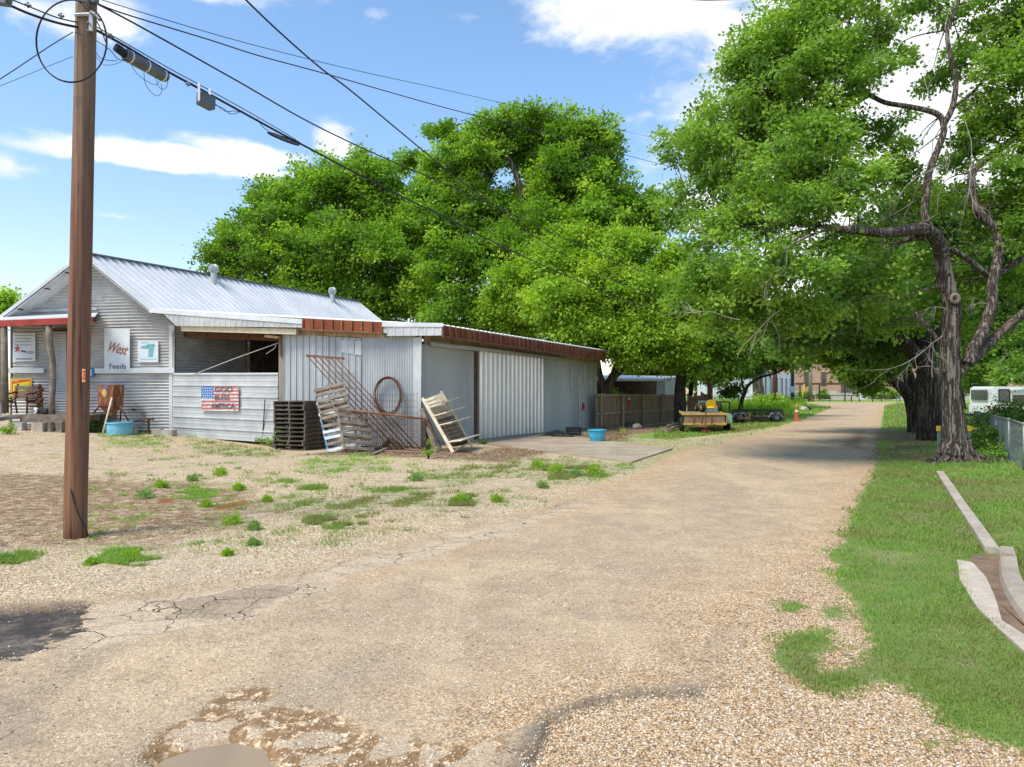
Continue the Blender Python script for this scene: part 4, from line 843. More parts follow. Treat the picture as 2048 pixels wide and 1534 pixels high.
# ---- white storage units
st = thing('storage_building', 'long white metal storage building with narrow roll-up doors, past the trailers', 'building', (24, 76, 0))
W = Wall(tuple(P(1395, 811, 75).xy), tuple(P(1527, 811, 75).xy)); mb = MB(); u0, z0 = W.sz(1395, 745)
vsheet(mb, W, 0, W.L, lambda u: -.2, lambda u: 3.6, .5, .03, 'rib'); obj('wall', mb, M['whitewall'], st)
W = Wall(tuple(P(1527, 811, 75).xy), tuple(P(1590, 807, 98).xy)); mb = MB(); vsheet(mb, W, 0, W.L, lambda u: -.2, lambda u: 3.6, .5, .02, 'rib'); obj('wall', mb, M['whitewall'], st)
mb = MB(); a = P(1390, 811, 74.7); b = P(1527, 811, 74.7); c = P(1591, 807, 98.3)
e = Vector((-18, 6, 0)); f = lambda p, z: Vector((p.x, p.y, z)); mb.add([f(a, 3.55), f(b, 3.55), f(c, 3.55), f(c + e, 4.3), f(a + e * .5, 4.3), f(a, 3.75), f(b, 3.75), f(c, 3.75)], [(5, 6, 7, 3, 4), (0, 1, 6, 5), (1, 2, 7, 6)]); obj('roof', mb, M['whitewall'], st)
dgap = flat('dark_door_gap', (.06, .07, .08))
for i in range(6):
    u = 1.5 + i * 4.1; mb = MB(); q = [W.at(u, 2.9, .06), W.at(u + 2.4, 2.9, .06), W.at(u + 2.4, -.1, .06), W.at(u, -.1, .06)]; mb.slab(q[0], q[3], q[2], q[1], W.n, .03); dr = obj('roll_up_door', mb, M['whitewall'], st)
    mb = MB(); 
    for k in (-.35, 2.45): q = [W.at(u + k, 3.05, .07), W.at(u + k + .35, 3.05, .07), W.at(u + k + .35, -.1, .07), W.at(u + k, -.1, .07)]; mb.slab(q[0], q[3], q[2], q[1], W.n, .03)
    obj('frame', mb, dgap, dr)
# ---- school
sc = thing('school_building', 'tan and red brick building beyond the cross street, dark windows and stone base', 'building', (60, 112, 0))
SW = Wall((40, 112), (135, 112)); mb = MB(); mb.box(40, 135, 112, 130, -.2, 6.3); obj('wall', mb, M['brick'], sc)
mb = MB(); strip(mb, SW, [(1560, 782), (1675, 782), (1675, 802), (1560, 802)], .12, .1); strip(mb, SW, [(1675, 786), (2600, 786), (2600, 802), (1675, 802)], .12, .1); obj('stone_base', mb, M['limestone'], sc)
mb = MB(); mb.box(39.6, 135.4, 111.6, 130.4, 6.3, 6.7); obj('coping', mb, M['limestone'], sc)
for (x0, x1, y0, y1) in ((1608, 1619, 744, 772), (1642, 1653, 744, 772), (1682, 1709, 760, 785), (1800, 1812, 744, 772), (1860, 1885, 760, 785), (1960, 1975, 744, 772), (2050, 2066, 744, 772)):
    mb = MB(); strip(mb, SW, [(x0, y0), (x1, y0), (x1, y1), (x0, y1)], .05, .04); wd = obj('window', mb, M['glass'], sc)
    mb = MB(); xm = (x0 + x1) / 2; ym = (y0 + y1) / 2; strip(mb, SW, [(xm - .3, y0), (xm + .3, y0), (xm + .3, y1), (xm - .3, y1)], .08, .03); strip(mb, SW, [(x0, ym - .3), (x1, ym - .3), (x1, ym + .3), (x0, ym + .3)], .085, .03); obj('window_frame', mb, M['brown'], wd)
mb = MB(); a = P(1585, 768, 106); b = P(1712, 768, 106); mb.box(a.x, b.x, 105, 108, a.z - .12, a.z + .18); obj('walkway_roof', mb, M['brown'], sc)
mb = MB(); 
for px in (1600, 1639, 1690): a = P(px, 768, 106); mb.box(a.x - .06, a.x + .06, 105.9, 106.1, -.2, a.z - .12)
objs('walkway_post', mb, M['brown'], sc)
# ------------------------------------------------------------------ things in front of the store
def sign(name, W, x0, y0, x1, y1, mat, lab, off=.07, cat='sign', th=.015):
    t = thing(name, lab, cat, W.pt((x0 + x1) / 2, y1, off)); mb = MB(); strip(mb, W, [(x0, y0), (x1, y0), (x1, y1), (x0, y1)], off, th); obj('sign_board', mb, mat, t); return t
def marks(t, W, quads, mat, name='marking', off=.075, th=.003):
    mb = MB()
    for q in quads: strip(mb, W, q, off, th)
    return objs(name, mb, mat, t) if name == 'faded_lettering' and len(quads) < 4 else obj(name, mb, mat, t)
def rect(x0, y0, x1, y1): return [(x0, y0), (x1, y0), (x1, y1), (x0, y1)]
def text(t, W, body, px, py, hpx, mat, off=.08, name='lettering', shear=0.0, squeeze=1.0, bold=.0, rot=0.0):
    cu = bpy.data.curves.new(name, 'FONT'); cu.body = body; cu.align_x = 'CENTER'; cu.align_y = 'CENTER'; cu.extrude = .002; cu.offset = bold
    c = W.pt(px, py, off); size = hpx / F * c.y * 1.35; cu.size = size; cu.shear = shear
    tmp = bpy.data.objects.new('tmp', cu); COL.objects.link(tmp); dg = bpy.context.evaluated_depsgraph_get(); me = bpy.data.meshes.new_from_object(tmp.evaluated_get(dg)); bpy.data.objects.remove(tmp)
    me.name = name; me.materials.clear(); me.materials.append(mat); ax = W.t if W.t.x > 0 else -W.t
    up = Vector((0, 0, 1)); R_ = Matrix.Rotation(rot, 3, W.n); ax2 = R_ @ (ax * squeeze); up2 = R_ @ up; base = WL[t.name]
    for v in me.vertices: q = c + ax2 * v.co.x + up2 * v.co.y + W.n * v.co.z - base; v.co = q
    o = bpy.data.objects.new(name, me); COL.objects.link(o); o.parent = t; return o
ink = flat('faded_grey_ink', (.30, .32, .34)); inkd = flat('dark_ink', (.10, .11, .12)); orangeink = flat('rusty_orange_paint', (.42, .13, .05)); teal = flat('teal_paint', (.16, .45, .48)); skyink = flat('pale_blue_ink', (.35, .60, .72))
s1 = sign('wall_sign', GABLE, 25.5, 666, 70.5, 723, M['signwhite'], 'faded white sign with a red star, left of the store door')
star = []; c = GABLE.pt(34.5, 697.5, .075); mb = MB(); pts = []
for k in range(10): th = math.pi / 2 + k * math.pi / 5; r = (.125 if k % 2 == 0 else .05); pts.append(c + Vector((r * math.cos(th), 0, r * 1.25 * math.sin(th))))
mb.prism(pts, (0, -1, 0), .004); obj('red_star', mb, flat('red_brown_paint', (.50, .10, .06)), s1)
marks(s1, GABLE, [[(42, 700), (54, 703), (53, 706), (42, 703)]], inkd)
marks(s1, GABLE, [rect(30, y, x, y + 1.6) for y, x in ((670, 66), (676, 62), (682, 64), (689, 63))] + [rect(56 + k * 3, 702, 58 + k * 3, 708) for k in range(4)] + [rect(31 + k * 2.4, 716, 32.6 + k * 2.4, 719.5) for k in range(14)], ink, 'faded_lettering')
s2 = sign('wall_sign', GABLE, 208.5, 656.5, 259.5, 741, M['signwhite'], 'tall weathered white feed sign with orange script on the store wall', .13)
text(s2, GABLE, 'West', 233, 697, 21, orangeink, .14, 'script_lettering', .45, .62, .004, -.22); text(s2, GABLE, 'Feeds', 235, 733, 11, inkd, .14, 'lettering', 0, 1.0, .001)
s3 = sign('wall_sign', GABLE, 275.5, 680.5, 316.5, 724.5, M['signwhite'], 'square white sign with a teal silhouette, nearest the store corner')
marks(s3, GABLE, [[(281, 693), (297, 689), (297, 698), (282, 697)], rect(296, 688, 308, 695), [(298, 695), (308, 695), (305, 714), (296, 714)], rect(307, 690, 311, 692)], teal, 'silhouette')
marks(s3, GABLE, [rect(282, 684, 296, 686), rect(280, 717, 312, 719)], skyink, 'faded_lettering')
s4 = sign('advertising_sign', GABLE, 21.5, 757, 63.5, 792.5, M['yellow'], 'bright yellow and orange rectangular sign on the porch wall')
marks(s4, GABLE, [rect(23.5, 759, 61.5, 790.5)], flat('orange_red_enamel', (.55, .10, .015)), 'orange_field', .073)
marks(s4, GABLE, [[(26, 768), (61, 762), (58, 779), (26, 786)]], flat('yellow_enamel', (.80, .55, .03)), 'yellow_banner', .077)
marks(s4, GABLE, [[(28 + k * 3.4, 771 - k * .5), (30.6 + k * 3.4, 770.6 - k * .5), (30.6 + k * 3.4, 778.6 - k * .5), (28 + k * 3.4, 779 - k * .5)] for k in range(9)], flat('lime_ink', (.45, .60, .12)), 'faded_lettering', .081)
marks(s4, GABLE, [rect(25, 761, 38, 762.5), rect(50, 783, 58, 785), rect(54, 787, 59, 788.5)], flat('cream_ink', (.8, .6, .2)), 'small_lettering', .08)
s5 = sign('wall_sign', GABLE, 172, 736, 187.5, 754, flat('blue_enamel', (.05, .18, .50)), 'small blue edged white sign half hidden by the utility pole', .13)
marks(s5, GABLE, [rect(172, 739, 183, 751.5)], M['white'], 'white_field', .135)
# flag sign on the gate
fl = sign('flag_sign', FRONT, 402.5, 773, 477, 822, M['whitewash'], 'painted wooden flag board with red stripes hung on the gate', .13)
redp = noisy('faded_red_paint', (.45, .09, .09), (.58, .20, .18), 8, .8, 0, .2); bluep = noisy('blue_paint', (.05, .14, .38), (.09, .22, .50), 8, .8, 0, .2)
for k in range(0, 7):
    y0 = 773 + k * 49 / 7; x0 = 426.5 if k < 4 else 403; marks(fl, FRONT, [[(x0, y0), (477, y0), (477, y0 + 3.7), (x0, y0 + 3.7)]], redp, 'stripe', .134)
marks(fl, FRONT, [rect(402.5, 773, 426.5, 797.5)], bluep, 'canton', .134)
marks(fl, FRONT, [[(405 + i * 4.2 + (j % 2) * 1.2, 775.5 + j * 5), (406.8 + i * 4.2 + (j % 2) * 1.2, 775.5 + j * 5), (406.8 + i * 4.2 + (j % 2) * 1.2, 777.6 + j * 5), (405 + i * 4.2 + (j % 2) * 1.2, 777.6 + j * 5)] for i in range(5) for j in range(5)], M['white'], 'white_stars', .139, .002)
for s_, x, y in (('GOD', 447, 779.5), ('BLESS', 444, 795.5), ('AMERICA', 445.5, 812)): text(fl, FRONT, s_, x, y, 10.5, inkd, .146, 'lettering', 0, {'GOD': 1.35, 'BLESS': 1.05, 'AMERICA': .95}[s_], .002)
# bench at the porch wall
bench = thing('iron_bench', 'dark iron-ended wooden bench under the yellow and orange sign', 'bench', P(40, 828, 24.0)); yb = 24.05
for px in (26, 70):
    mb = MB(); c = P(px, 828, 24.0); c.z = dk; x = c.x
    mb.tube([(x, 24.25, dk + 1.0), (x, 24.1, dk + .5), (x, 23.95, dk + .42), (x, 23.6, dk + .42)], .035, 7); mb.tube([(x, 24.1, dk + .45), (x, 24.2, dk)], .03, 7); mb.tube([(x, 23.62, dk + .42), (x, 23.6, dk)], .03, 7)
    mb.tube([(x, 24.2, dk + .75), (x, 23.9, dk + .68), (x, 23.6, dk + .66), (x, 23.58, dk + .42)], .028, 7)
    for k in range(6): mb.lathe((x, 24.05 - k * .08, dk + .25 + .13 * (k % 3)), [(.05, -.02), (.07, 0), (.05, .02)], 8)
    obj('bench_end', mb, M['rustdark'], bench, smooth=True)
mb = MB(); xa = P(22, 828, 24).x; xb = P(66, 828, 24).x
for k in range(3): mb.beam((xa, 24.14 + k * .03, dk + .56 + k * .15), (xb, 24.14 + k * .03, dk + .56 + k * .15), .03, .13, (0, 0, 1))
obj('backrest', mb, M['wood'], bench); mb = MB()
for k in range(4): mb.beam((xa, 23.65 + k * .12, dk + .45), (xb, 23.65 + k * .12, dk + .45), .10, .03)
obj('seat', mb, M['wood'], bench)
mb = MB(); c = P(78, 829, 23.7); x = c.x
for k in range(9): mb.lathe((x + .04 * math.sin(k * 2), 23.75, dk + .06 + k * .105), [(.03, -.05), (.085, -.02), (.085, .02), (.03, .05)], 8)
for dx_ in (-.10, .10): mb.tube([(x + dx_, 23.75, dk), (x + dx_ * .5, 23.75, dk + .9)], .02, 6)
obj('iron_stand', mb, M['rustdark'], label='rusty pierced iron plant stand between the bench and the cat', cat='stand')
# cat
t_ = thing('cat', 'black and white cat lying on the porch deck', 'cat', P(84, 829, 23.1)); cx = P(84, 829, 23.15).x
me = bpy.data.meshes.new('body'); vv = [(.17, .02, .09), (.08, .0, .12), (-.03, 0, .115), (-.12, -.01, .11), (-.18, -.03, .15), (-.235, -.05, .15), (.14, -.09, .04), (.03, -.14, .025), (-.10, -.09, .04), (-.19, -.13, .022), (.24, -.03, .05), (.20, -.13, .03), (.08, -.17, .025), (-.185, .0, .215), (-.205, -.075, .213)]
ee = [(0, 1), (1, 2), (2, 3), (3, 4), (4, 5), (0, 6), (6, 7), (3, 8), (8, 9), (0, 10), (10, 11), (11, 12), (4, 13), (4, 14)]
me.from_pydata(vv, ee, []); body = bpy.data.objects.new('body', me); COL.objects.link(body); body.parent = t_
WL['body'] = Vector((cx, 23.15, dk)); t_.location = (cx, 23.15, dk + .01); WL[t_.name] = Vector((cx, 23.15, dk + .01))
sk = body.modifiers.new('skin', 'SKIN'); rr = [.085, .10, .095, .085, .062, .035, .055, .03, .05, .022, .02, .018, .012, .012, .012]
for i, r in enumerate(rr): me.skin_vertices[0].data[i].radius = (r, r)
me.skin_vertices[0].data[1].use_root = True; ss_ = body.modifiers.new('sub', 'SUBSURF'); ss_.levels = 2; ss_.render_levels = 2
m_, nt, b_ = newmat('cat_fur'); nt.put(b_.inputs['Base Color'], nt.mix(nt.sstep(nt.m('ADD', nt.sep(nt.coord())[0], nt.m('MULTIPLY', nt.noise(9, 2), .25)), -.01, .03), (.72, .70, .66), (.02, .02, .022))); b_.inputs['Roughness'].default_value = .9; me.materials.append(m_)
# rusty hopper
hp = thing('feed_hopper', 'rusty square metal feed hopper on three leaning legs beside the utility pole', 'hopper', Gh(222, 867)); HZ = 23.7
m_, nt, b_ = newmat('flaking_rusty_sheet'); co = nt.coord(); n1 = nt.noise(2.2, 6, .7, nt.scale(co, (1, 1, .4)), 1.5)
nt.put(b_.inputs['Base Color'], nt.ramp(n1, [(.30, (.055, .018, .012)), (.46, (.20, .065, .03)), (.56, (.34, .15, .055)), (.66, (.55, .36, .15)), (.74, (.60, .50, .33))])); b_.inputs['Roughness'].default_value = .8; nt.put(b_.inputs['Normal'], nt.bump(nt.noise(14, 4), .3, .01))
mb = MB(); cxx = P(222, 800, HZ).x; zt = P(222, 770, HZ).z; zm = P(222, 811, HZ).z; z_b = P(222, 832, HZ).z; r0 = .38
def hexring(r, z): return [Vector((cxx + r * math.cos(a + .62) * 1.12, HZ + r * math.sin(a + .62), z)) for a in [k * math.pi / 2 for k in range(4)]]
rg = [hexring(.36, zt), hexring(.345, zm), hexring(.06, z_b)]; mb.add([q for r in rg for q in r], [(i * 4 + k, i * 4 + (k + 1) % 4, (i + 1) * 4 + (k + 1) % 4, (i + 1) * 4 + k) for i in range(2) for k in range(4)] + [(3, 2, 1, 0), (8, 9, 10, 11)]); obj('hopper_body', mb, m_, hp)
mb = MB(); mb.beam(P(205, 773.5, HZ - .44), P(216, 776, HZ - .44), .01, .05); obj('maker_plate', mb, bluep, hp)
mb = MB(); mb.blob(P(209, 786, HZ - .46), .07, .01, .13, 3); obj('paint_spot', mb, M['yellowpaint'], hp)
for (a, b) in (((224, 795, HZ - .6), (205, 868, HZ - .8)), ((201, 810, HZ - .1), (176, 838, HZ + .3)), ((240, 812, HZ - .2), (257, 842, HZ - .2)), ((243, 812, HZ + .3), (240, 846, HZ + .4))):
    mb = MB(); A_ = P(*a); B_ = P(*b); B_.z = float(ground_at(B_.x, B_.y)) if b[1] > 850 else B_.z; mb.tube([A_, B_], .028, 7); obj('leg', mb, M['cream'] if b[0] == 205 else M['rustdark'], hp, smooth=True)
# tubs
def tub(name, px, pyb, w_, h_, mat, lab, taper=.72, water=None):
    c = Gh(px, pyb); r = w_ / F * c.y / 2; h = h_ / F * c.y; t = thing(name, lab, 'tub', c); mb = MB()
    mb.lathe(c, [(0.01, 0), (r * taper, 0), (r * (taper * .35 + .65), h * .45), (r * .97, h * .93), (r * 1.05, h * .95), (r * 1.05, h), (r * .97, h), (r * .93, h * .9), (r * (taper - .05), .03), (0.01, .03)], 28)
    obj('basin', mb, mat, t, smooth=False)
    mb = MB(); mb.lathe(c, [(r * 1.055, h * .90), (r * 1.075, h * .93), (r * 1.055, h * .96)], 28); obj('rim', mb, mat, t, smooth=True); return t
tub('blue_tub', 1194, 884, 36, 25, M['blueplastic'], 'bright blue round feed tub on the ground by the shed corner')
tub('blue_tub', 239, 869, 49, 24, M['bluefaded'], 'faded blue tub under the rusty hopper', .95)
mb = MB(); c = Gh(187, 858); mb.add([c + Vector((sx * .28, sy * .15, 0)) for sx, sy in ((-1, -1), (1, -1), (1, 1), (-1, 1))] + [c + Vector((sx * .33, sy * .2, .28)) for sx, sy in ((-1, -1), (1, -1), (1, 1), (-1, 1))], [(0, 3, 2, 1), (4, 5, 6, 7), (0, 1, 5, 4), (1, 2, 6, 5), (2, 3, 7, 6), (3, 0, 4, 7)]); obj('planter_box', mb, M['wood'], label='small wooden planter box between the pole and the blue tub', cat='planter')
mb = MB(); c = Gh(262, 869); mb.obox(c + Vector((0, 0, .1)), Vector((.19, .05, 0)), Vector((-.03, .1, 0)), Vector((0, 0, .1))); blk = obj('cinder_block', mb, M['concrete'], label='cinder block lying right of the faded blue tub', cat='block')
mb = MB(); mb.box(c.x - .12, c.x - .01, c.y - .135, c.y - .07, c.z + .05, c.z + .15); obj('core_hole_shade', mb, M['blackplastic'], blk)  # solid black inset painted for the shade inside the block's core
mb = MB(); c = Gh(297, 868); mb.tube([c, c + Vector((0, 0, .42)), c + Vector((.02, 0, .5)), c + Vector((.16, 0, .52)), c + Vector((.16, 0, .46))], [.05, .04, .05, .04, .03], 8); mb.tube([c + Vector((-.02, 0, .40)), c + Vector((-.28, .05, .46)), c + Vector((-.6, .05, .40))], .03, 7); mb.lathe(c + Vector((0, 0, .5)), [(.09, -.02), (.09, .04), (0.01, .05)], 12)
obj('water_pump', mb, M['rustdark'], label='rusty water hydrant and pipe at the foot of the store wall', cat='pump')
mb = MB(); c = GABLE.pt(269, 819, .08); mb.tube([c, c + Vector((0, -.1, 0))], .03, 8); mb.lathe(c + Vector((0, -.1, 0)), [(.05, -.01), (.05, .02)], 8, axis=(0, -1, 0)); obj('wall_tap', mb, M['rustdark'], label='small tap sticking out of the store wall', cat='tap')
# clutter at the far left edge
mb = MB(); mb.tube([P(-3, 828, 23.4), P(-3, 640, 23.4)], .11, 10); obj('downpipe', mb, M['galv_blue'], store, smooth=True)
mb = MB(); c = P(2, 830, 22.6); mb.lathe((c.x - .1, 22.5, dk), [(.01, 0), (.16, 0), (.17, .3), (.12, .42), (.12, .9), (.08, 1.0), (.01, 1.02)], 12); obj('milk_can', mb, M['whitewash'], label='tall pale can standing at the left edge of the deck', cat='can')
# rebar stake by the gate
mb = MB(); mb.tube([FRONT.pt(530, 799, .16), Gh(524, 889)], .018, 6); obj('steel_stake', mb, M['rustdark'], label='thin rusty stake leaning against the low gate', cat='stake')
# ---- pallets
def make_pallet(name, lab, mat, dim=(1.2, 1.0, .14), nt_=7, mats=None, group=None, cat='pallet', sgm=None):
    L_, W_, Hh = dim; t = thing(name, lab, cat, (0, 0, 0), group); rr_ = random.Random(len(lab))
    for i in range(3):
        mb = MB(); y = (-1 + i) * (W_ / 2 - .025); mb.box(-L_ / 2, L_ / 2, y - .022, y + .022, .020, Hh - .020); obj('stringer', mb, sgm or mat, t)
    for i in range(nt_):
        x = -L_ / 2 + .05 + i * (L_ - .1) / (nt_ - 1); mb = MB(); j = rr_.uniform(-.015, .015); mb.box(x - .048, x + .048, -W_ / 2 + j, W_ / 2 + j, Hh - .0195, Hh); obj('deck_board', mb, (mats[i % len(mats)] if mats else mat), t)
    for i in range(4):
        x = -L_ / 2 + .05 + i * (L_ - .1) / 3; mb = MB(); mb.box(x - .048, x + .048, -W_ / 2, W_ / 2, 0, .0195); obj('bottom_board', mb, mat, t)
    return t
GP = 'pallets stacked against the shed wall'
base = Gh(606, 891); pal = make_pallet('pallet', 'dark weathered pallet at the bottom of the stack', M['wooddark'], (1.15, 1.1, .132), 7, None, GP, sgm=M['wooddark'])
ords = ['bottom', 'second', 'third', 'fourth', 'fifth', 'sixth', 'seventh', 'eighth', 'ninth', 'tenth', 'topmost']
cx0 = P(604, 890, 22.2)
for i in range(11):
    o = pal if i == 0 else dup(pal)
    o.location = (cx0.x + random.uniform(-.02, .02), 22.0 + random.uniform(-.02, .02), float(ground_at(cx0.x, 22.0)) + .02 + i * .1335); o.rotation_euler = (0, 0, math.pi / 2 + math.atan2(FRONT.t.y, FRONT.t.x) + random.uniform(-.04, .04))
    o['label'] = 'weathered pallet, topmost of the stack' if i == 10 else (f'weathered pallet, {ords[i]} of the stack' if i == 0 else f'weathered pallet, {ords[i]} from the bottom of the stack')
def lay(o, bl, br, top, push=0.0):
    """put a pallet so its short end stands on bl-br and it leans up to top (middle of upper end)"""
    bl, br, top = Vector(bl), Vector(br), Vector(top); y = (bl - br).normalized(); m_ = (bl + br) / 2; x = (top - m_).normalized(); z = x.cross(y).normalized()
    if z.y > 0: z = -z; y = -y
    y = z.cross(x); c = (m_ + top) / 2 + z * push; R_ = Matrix((x, y, z)).transposed().to_4x4(); R_.translation = c; o.matrix_world = R_
lp = make_pallet('leaning_pallet', 'blue-edged whitewashed pallet leaning behind the grey one', M['whitewash'], (1.75, .85, .13), 9, [M['whitewash'], M['wood'], M['whitewash']], 'pallets leaning on the stack', sgm=M['bluepaint'])
for ch in lp.children:
    if ch.name.startswith('stringer') and abs(sum(v.co.y for v in ch.data.vertices) / 8) < .2: ch.data.materials[0] = M['wood']
st3 = [ch for ch in lp.children if ch.name.startswith('stringer')]; st3[0].data.materials[0] = M['wood']
lay(lp, Gh(656, 906), Gh(715, 904), P(662, 800, 21.3), -.02)
lp2 = make_pallet('leaning_pallet', 'long grey pallet leaning in front of the whitewashed one, lowest board on the gravel', M['wood'], (1.35, .95, .12), 7, None, 'pallets leaning on the stack')
lay(lp2, Gh(684, 908), Gh(746, 903), P(700, 822, 20.75), .02)
lp3 = make_pallet('leaning_pallet', 'short grey pallet lying on top of the leaning ones', M['wood'], (1.15, .9, .12), 6, None, 'pallets leaning on the stack')
lay(lp3, P(650, 846, 20.9), P(704, 846, 20.9), P(661, 777, 21.6), .15)
# rusty rack
rk = thing('steel_rack', 'rusty steel rack of six slanting rods leaning on the shed wall', 'rack', P(650, 712, 22.3))
mb = MB(); a = P(613, 711, 22.3); b = P(688, 717, 22.0); mb.beam(a, b, .07, .07); obj('top_bar', mb, M['rust'], rk)
for k in range(6):
    A_ = a.lerp(b, k / 5 * .78 + (.01)); e = P(614 + k * 11.5 + 170, 712 + 196 + k * 1.5, 21.0 - k * .03); e.z = max(e.z, float(ground_at(e.x, e.y)) + .01); mb = MB(); mb.tube([A_, A_.lerp(e, .5) + Vector((0, 0, -.02)), e], .016, 6); obj('rod', mb, M['rustdark'], rk, smooth=True)
mb = MB(); mb.tube([P(651, 771, 21.65), P(708, 777, 21.5)], .012, 5); obj('cross_rod', mb, M['rust'], rk)
# wire coil on the wall
mb = MB()
for k in range(9):
    c = FRONT.pt(775.5 + random.uniform(-2.5, 4.5), 791 + random.uniform(-2, 2), .10 + .018 * k); r = .49 * random.uniform(.95, 1.05); e = random.uniform(.98, 1.05)
    pts = [c + FRONT.t * (r * math.cos(th) * .90) + Vector((0, 0, r * e * 1.12 * math.sin(th))) for th in [i * 2 * math.pi / 40 for i in range(41)]]; mb.tube(pts, .010, 6, caps=False)
obj('wire_coil', mb, M['rustdark'], label='large coil of rusty wire hung on the corrugated shed wall', cat='coil', smooth=True)
# chain link panel with a rusty pipe
cp = thing('sagging_fence', 'sagging chain-link panel on a rusty pipe in front of the shed wall', 'fence', Gh(790, 898))
pa_ = P(703, 821, 20.6); pb_ = P(851, 838, 20.0); pc_ = Gh(858, 899); pd_ = Gh(728, 900)
mb = MB(); mb.tube([pa_, pa_.lerp(pb_, .5) + Vector((0, 0, .01)), pb_], .028, 8); obj('top_pipe', mb, M['rust'], cp, smooth=True)
mb = MB(); mb.beam(pb_, pc_, .09, .05); obj('end_post', mb, M['rust'], cp)
mb = MB(); N_ = 30
def cl(u, v): a = pa_.lerp(pb_, u); b = pd_.lerp(pc_, u); return a.lerp(b, v) + Vector((0, .03 * math.sin(u * 9 + v * 3), 0))
for k in range(-10, N_):
    p_, q_ = [], []
    for i in range(6):
        v = i / 5; u1_ = (k + v * 10) / N_; u2_ = (k + 10 - v * 10) / N_
        if 0 <= u1_ <= 1: p_.append(cl(u1_, v))
        if 0 <= u2_ <= 1: q_.append(cl(u2_, v))
    for L_ in (p_, q_):
        if len(L_) > 1: mb.tube(L_, .0065, 4, caps=False)
obj('wire_mesh', mb, M['rustwire'], cp)
# welded wire roll behind
mb = MB()
for k in range(9):
    y = 790 + k * 12; mb.tube([P(735 + 10 * math.sin(k), y, 21.5), P(790, y, 21.2), P(835, y, 21.3)], .005, 4, caps=False)
for k in range(17):
    x = 735 + k * 6.2; mb.tube([P(x, 786, 21.5 - .2 * math.sin(k / 5)), P(x + random.uniform(-2, 2), 893, 21.4 - .2 * math.sin(k / 5))], .005, 4, caps=False)
obj('welded_wire', mb, M['rustwire'], label='welded wire sheet standing behind the chain-link panel', cat='wire mesh')
mb = MB()
for k in range(4): mb.tube([Gh(758 + k * 5, 897) + Vector((0, .3, .02 * k)), P(778 + k * 3, 877 + k, 21.3), Gh(800 + k * 4, 899) + Vector((0, .2, 0))], .03, 6)
mb.blob(Gh(785, 894) + Vector((0, .35, .1)), .28, .12, .18, 5); obj('bark_pile', mb, M['soil'], label='mound of dark rotted bark behind the wire mesh', cat='debris')
# cream shelf unit leaning on the corner
sh = thing('wooden_shelf_rack', 'broken cream painted wooden rack with four jutting shelves, leaning at the shed corner', 'rack', Gh(900, 905))
T0, T1, B0_, B1_ = P(845, 797, 20.6), P(882, 783, 21.1), Gh(907, 907), Gh(944, 893)
mb = MB(); mb.beam(T0, B0_, .05, .08); obj('side_rail', mb, M['cream'], sh); mb = MB(); mb.beam(T1, B1_, .04, .06); obj('side_rail', mb, M['cream'], sh)
mb = MB()
for i in range(13):
    f = .02 + i * .066; a = T0.lerp(B0_, f); b = T1.lerp(B1_, f); k = Vector((0, .05, 0)); g = f + .055; mb.slab(a + k, b + k, T1.lerp(B1_, g) + k, T0.lerp(B0_, g) + k, (.3, -1, .4), .02)
    if i == 5: obj('slat_back', mb, M['cream'], sh); mb = MB()
obj('slat_back', mb, M['woodbrown'], sh)
for f in (.17, .33, .50, .80):
    a = T0.lerp(B0_, f); b = T1.lerp(B1_, f); e = Vector((.44, -.40, .16 - .1 * f)); mb = MB(); mb.slab(a, b, b + e, a + e, (0, 0, 1), .03); obj('shelf', mb, M['cream'], sh)
mb = MB(); mb.slab(Gh(905, 908, .02), Gh(925, 900, .1), Gh(938, 899, .22), Gh(912, 906, .10), (0, -.3, 1), .03); obj('broken_board', mb, M['cream'], sh)
for k, (a, b) in enumerate((((843, 818, 20.5), (872, 905)), ((848, 822, 20.7), (882, 901)))):
    mb = MB(); mb.beam(P(*a), Gh(*b), .08, .08); obj('grey_beam', mb, M['wood'], label=('weathered grey beam leaning nearest the rusty post by the cream rack', 'weathered grey beam leaning right beside the cream rack rail')[k], cat='beam', group='beams leaning at the shed corner')
mb = MB()
for k in range(4): c = Gh(905 + k * 9, 893 - k * 1.5); mb.blob(c + Vector((0, .15, .1)), .12, .12, .13, k)
obj('black_bags', mb, M['blackplastic'], label='black plastic bundle under the cream rack', cat='bundle')
# loose planks and brush on the ground
rnd = random.Random(4)
PL = [((700, 905), (760, 899), .12, 'broad grey board lying before the leaning pallets'), ((745, 911), (775, 899), .1, 'short split board pointing at the wire mesh'), ((716, 911), (742, 908), .1, 'pale board end at the foot of the leaning pallets'),
      ((770, 903), (850, 907), .08, 'long brown plank under the chain-link panel'), ((800, 898), (845, 903), .06, 'thin brown stick under the chain-link panel')]
for a, b, w_, lab in PL:
    mb = MB(); mb.beam(Gh(*a, .03), Gh(*b, .04), w_, .03); obj('plank', mb, M['woodbrown'] if 'brown' in lab else M['wood'], label=lab, cat='plank', group='loose planks by the shed')
GT = 'grey boards heaped by the wooden fence'
for k, (a, b) in enumerate((((1322, 862), (1352, 853)), ((1330, 866), (1366, 856)), ((1336, 858), (1370, 850)), ((1345, 864), (1375, 861)))):
    mb = MB(); mb.beam(Gh(*a, .05 + k * .06), Gh(*b, .08 + k * .05), .16, .05); obj('plank', mb, M['wood'], label='weathered board in the heap by the yellow trailer', cat='plank', group=GT)
mb = MB(); mb.beam(Gh(1165, 861, .05), Gh(1250, 852, .07), .10, .08); obj('timber', mb, M['wood'], label='long grey timber lying from the shed corner to the fence', cat='timber')
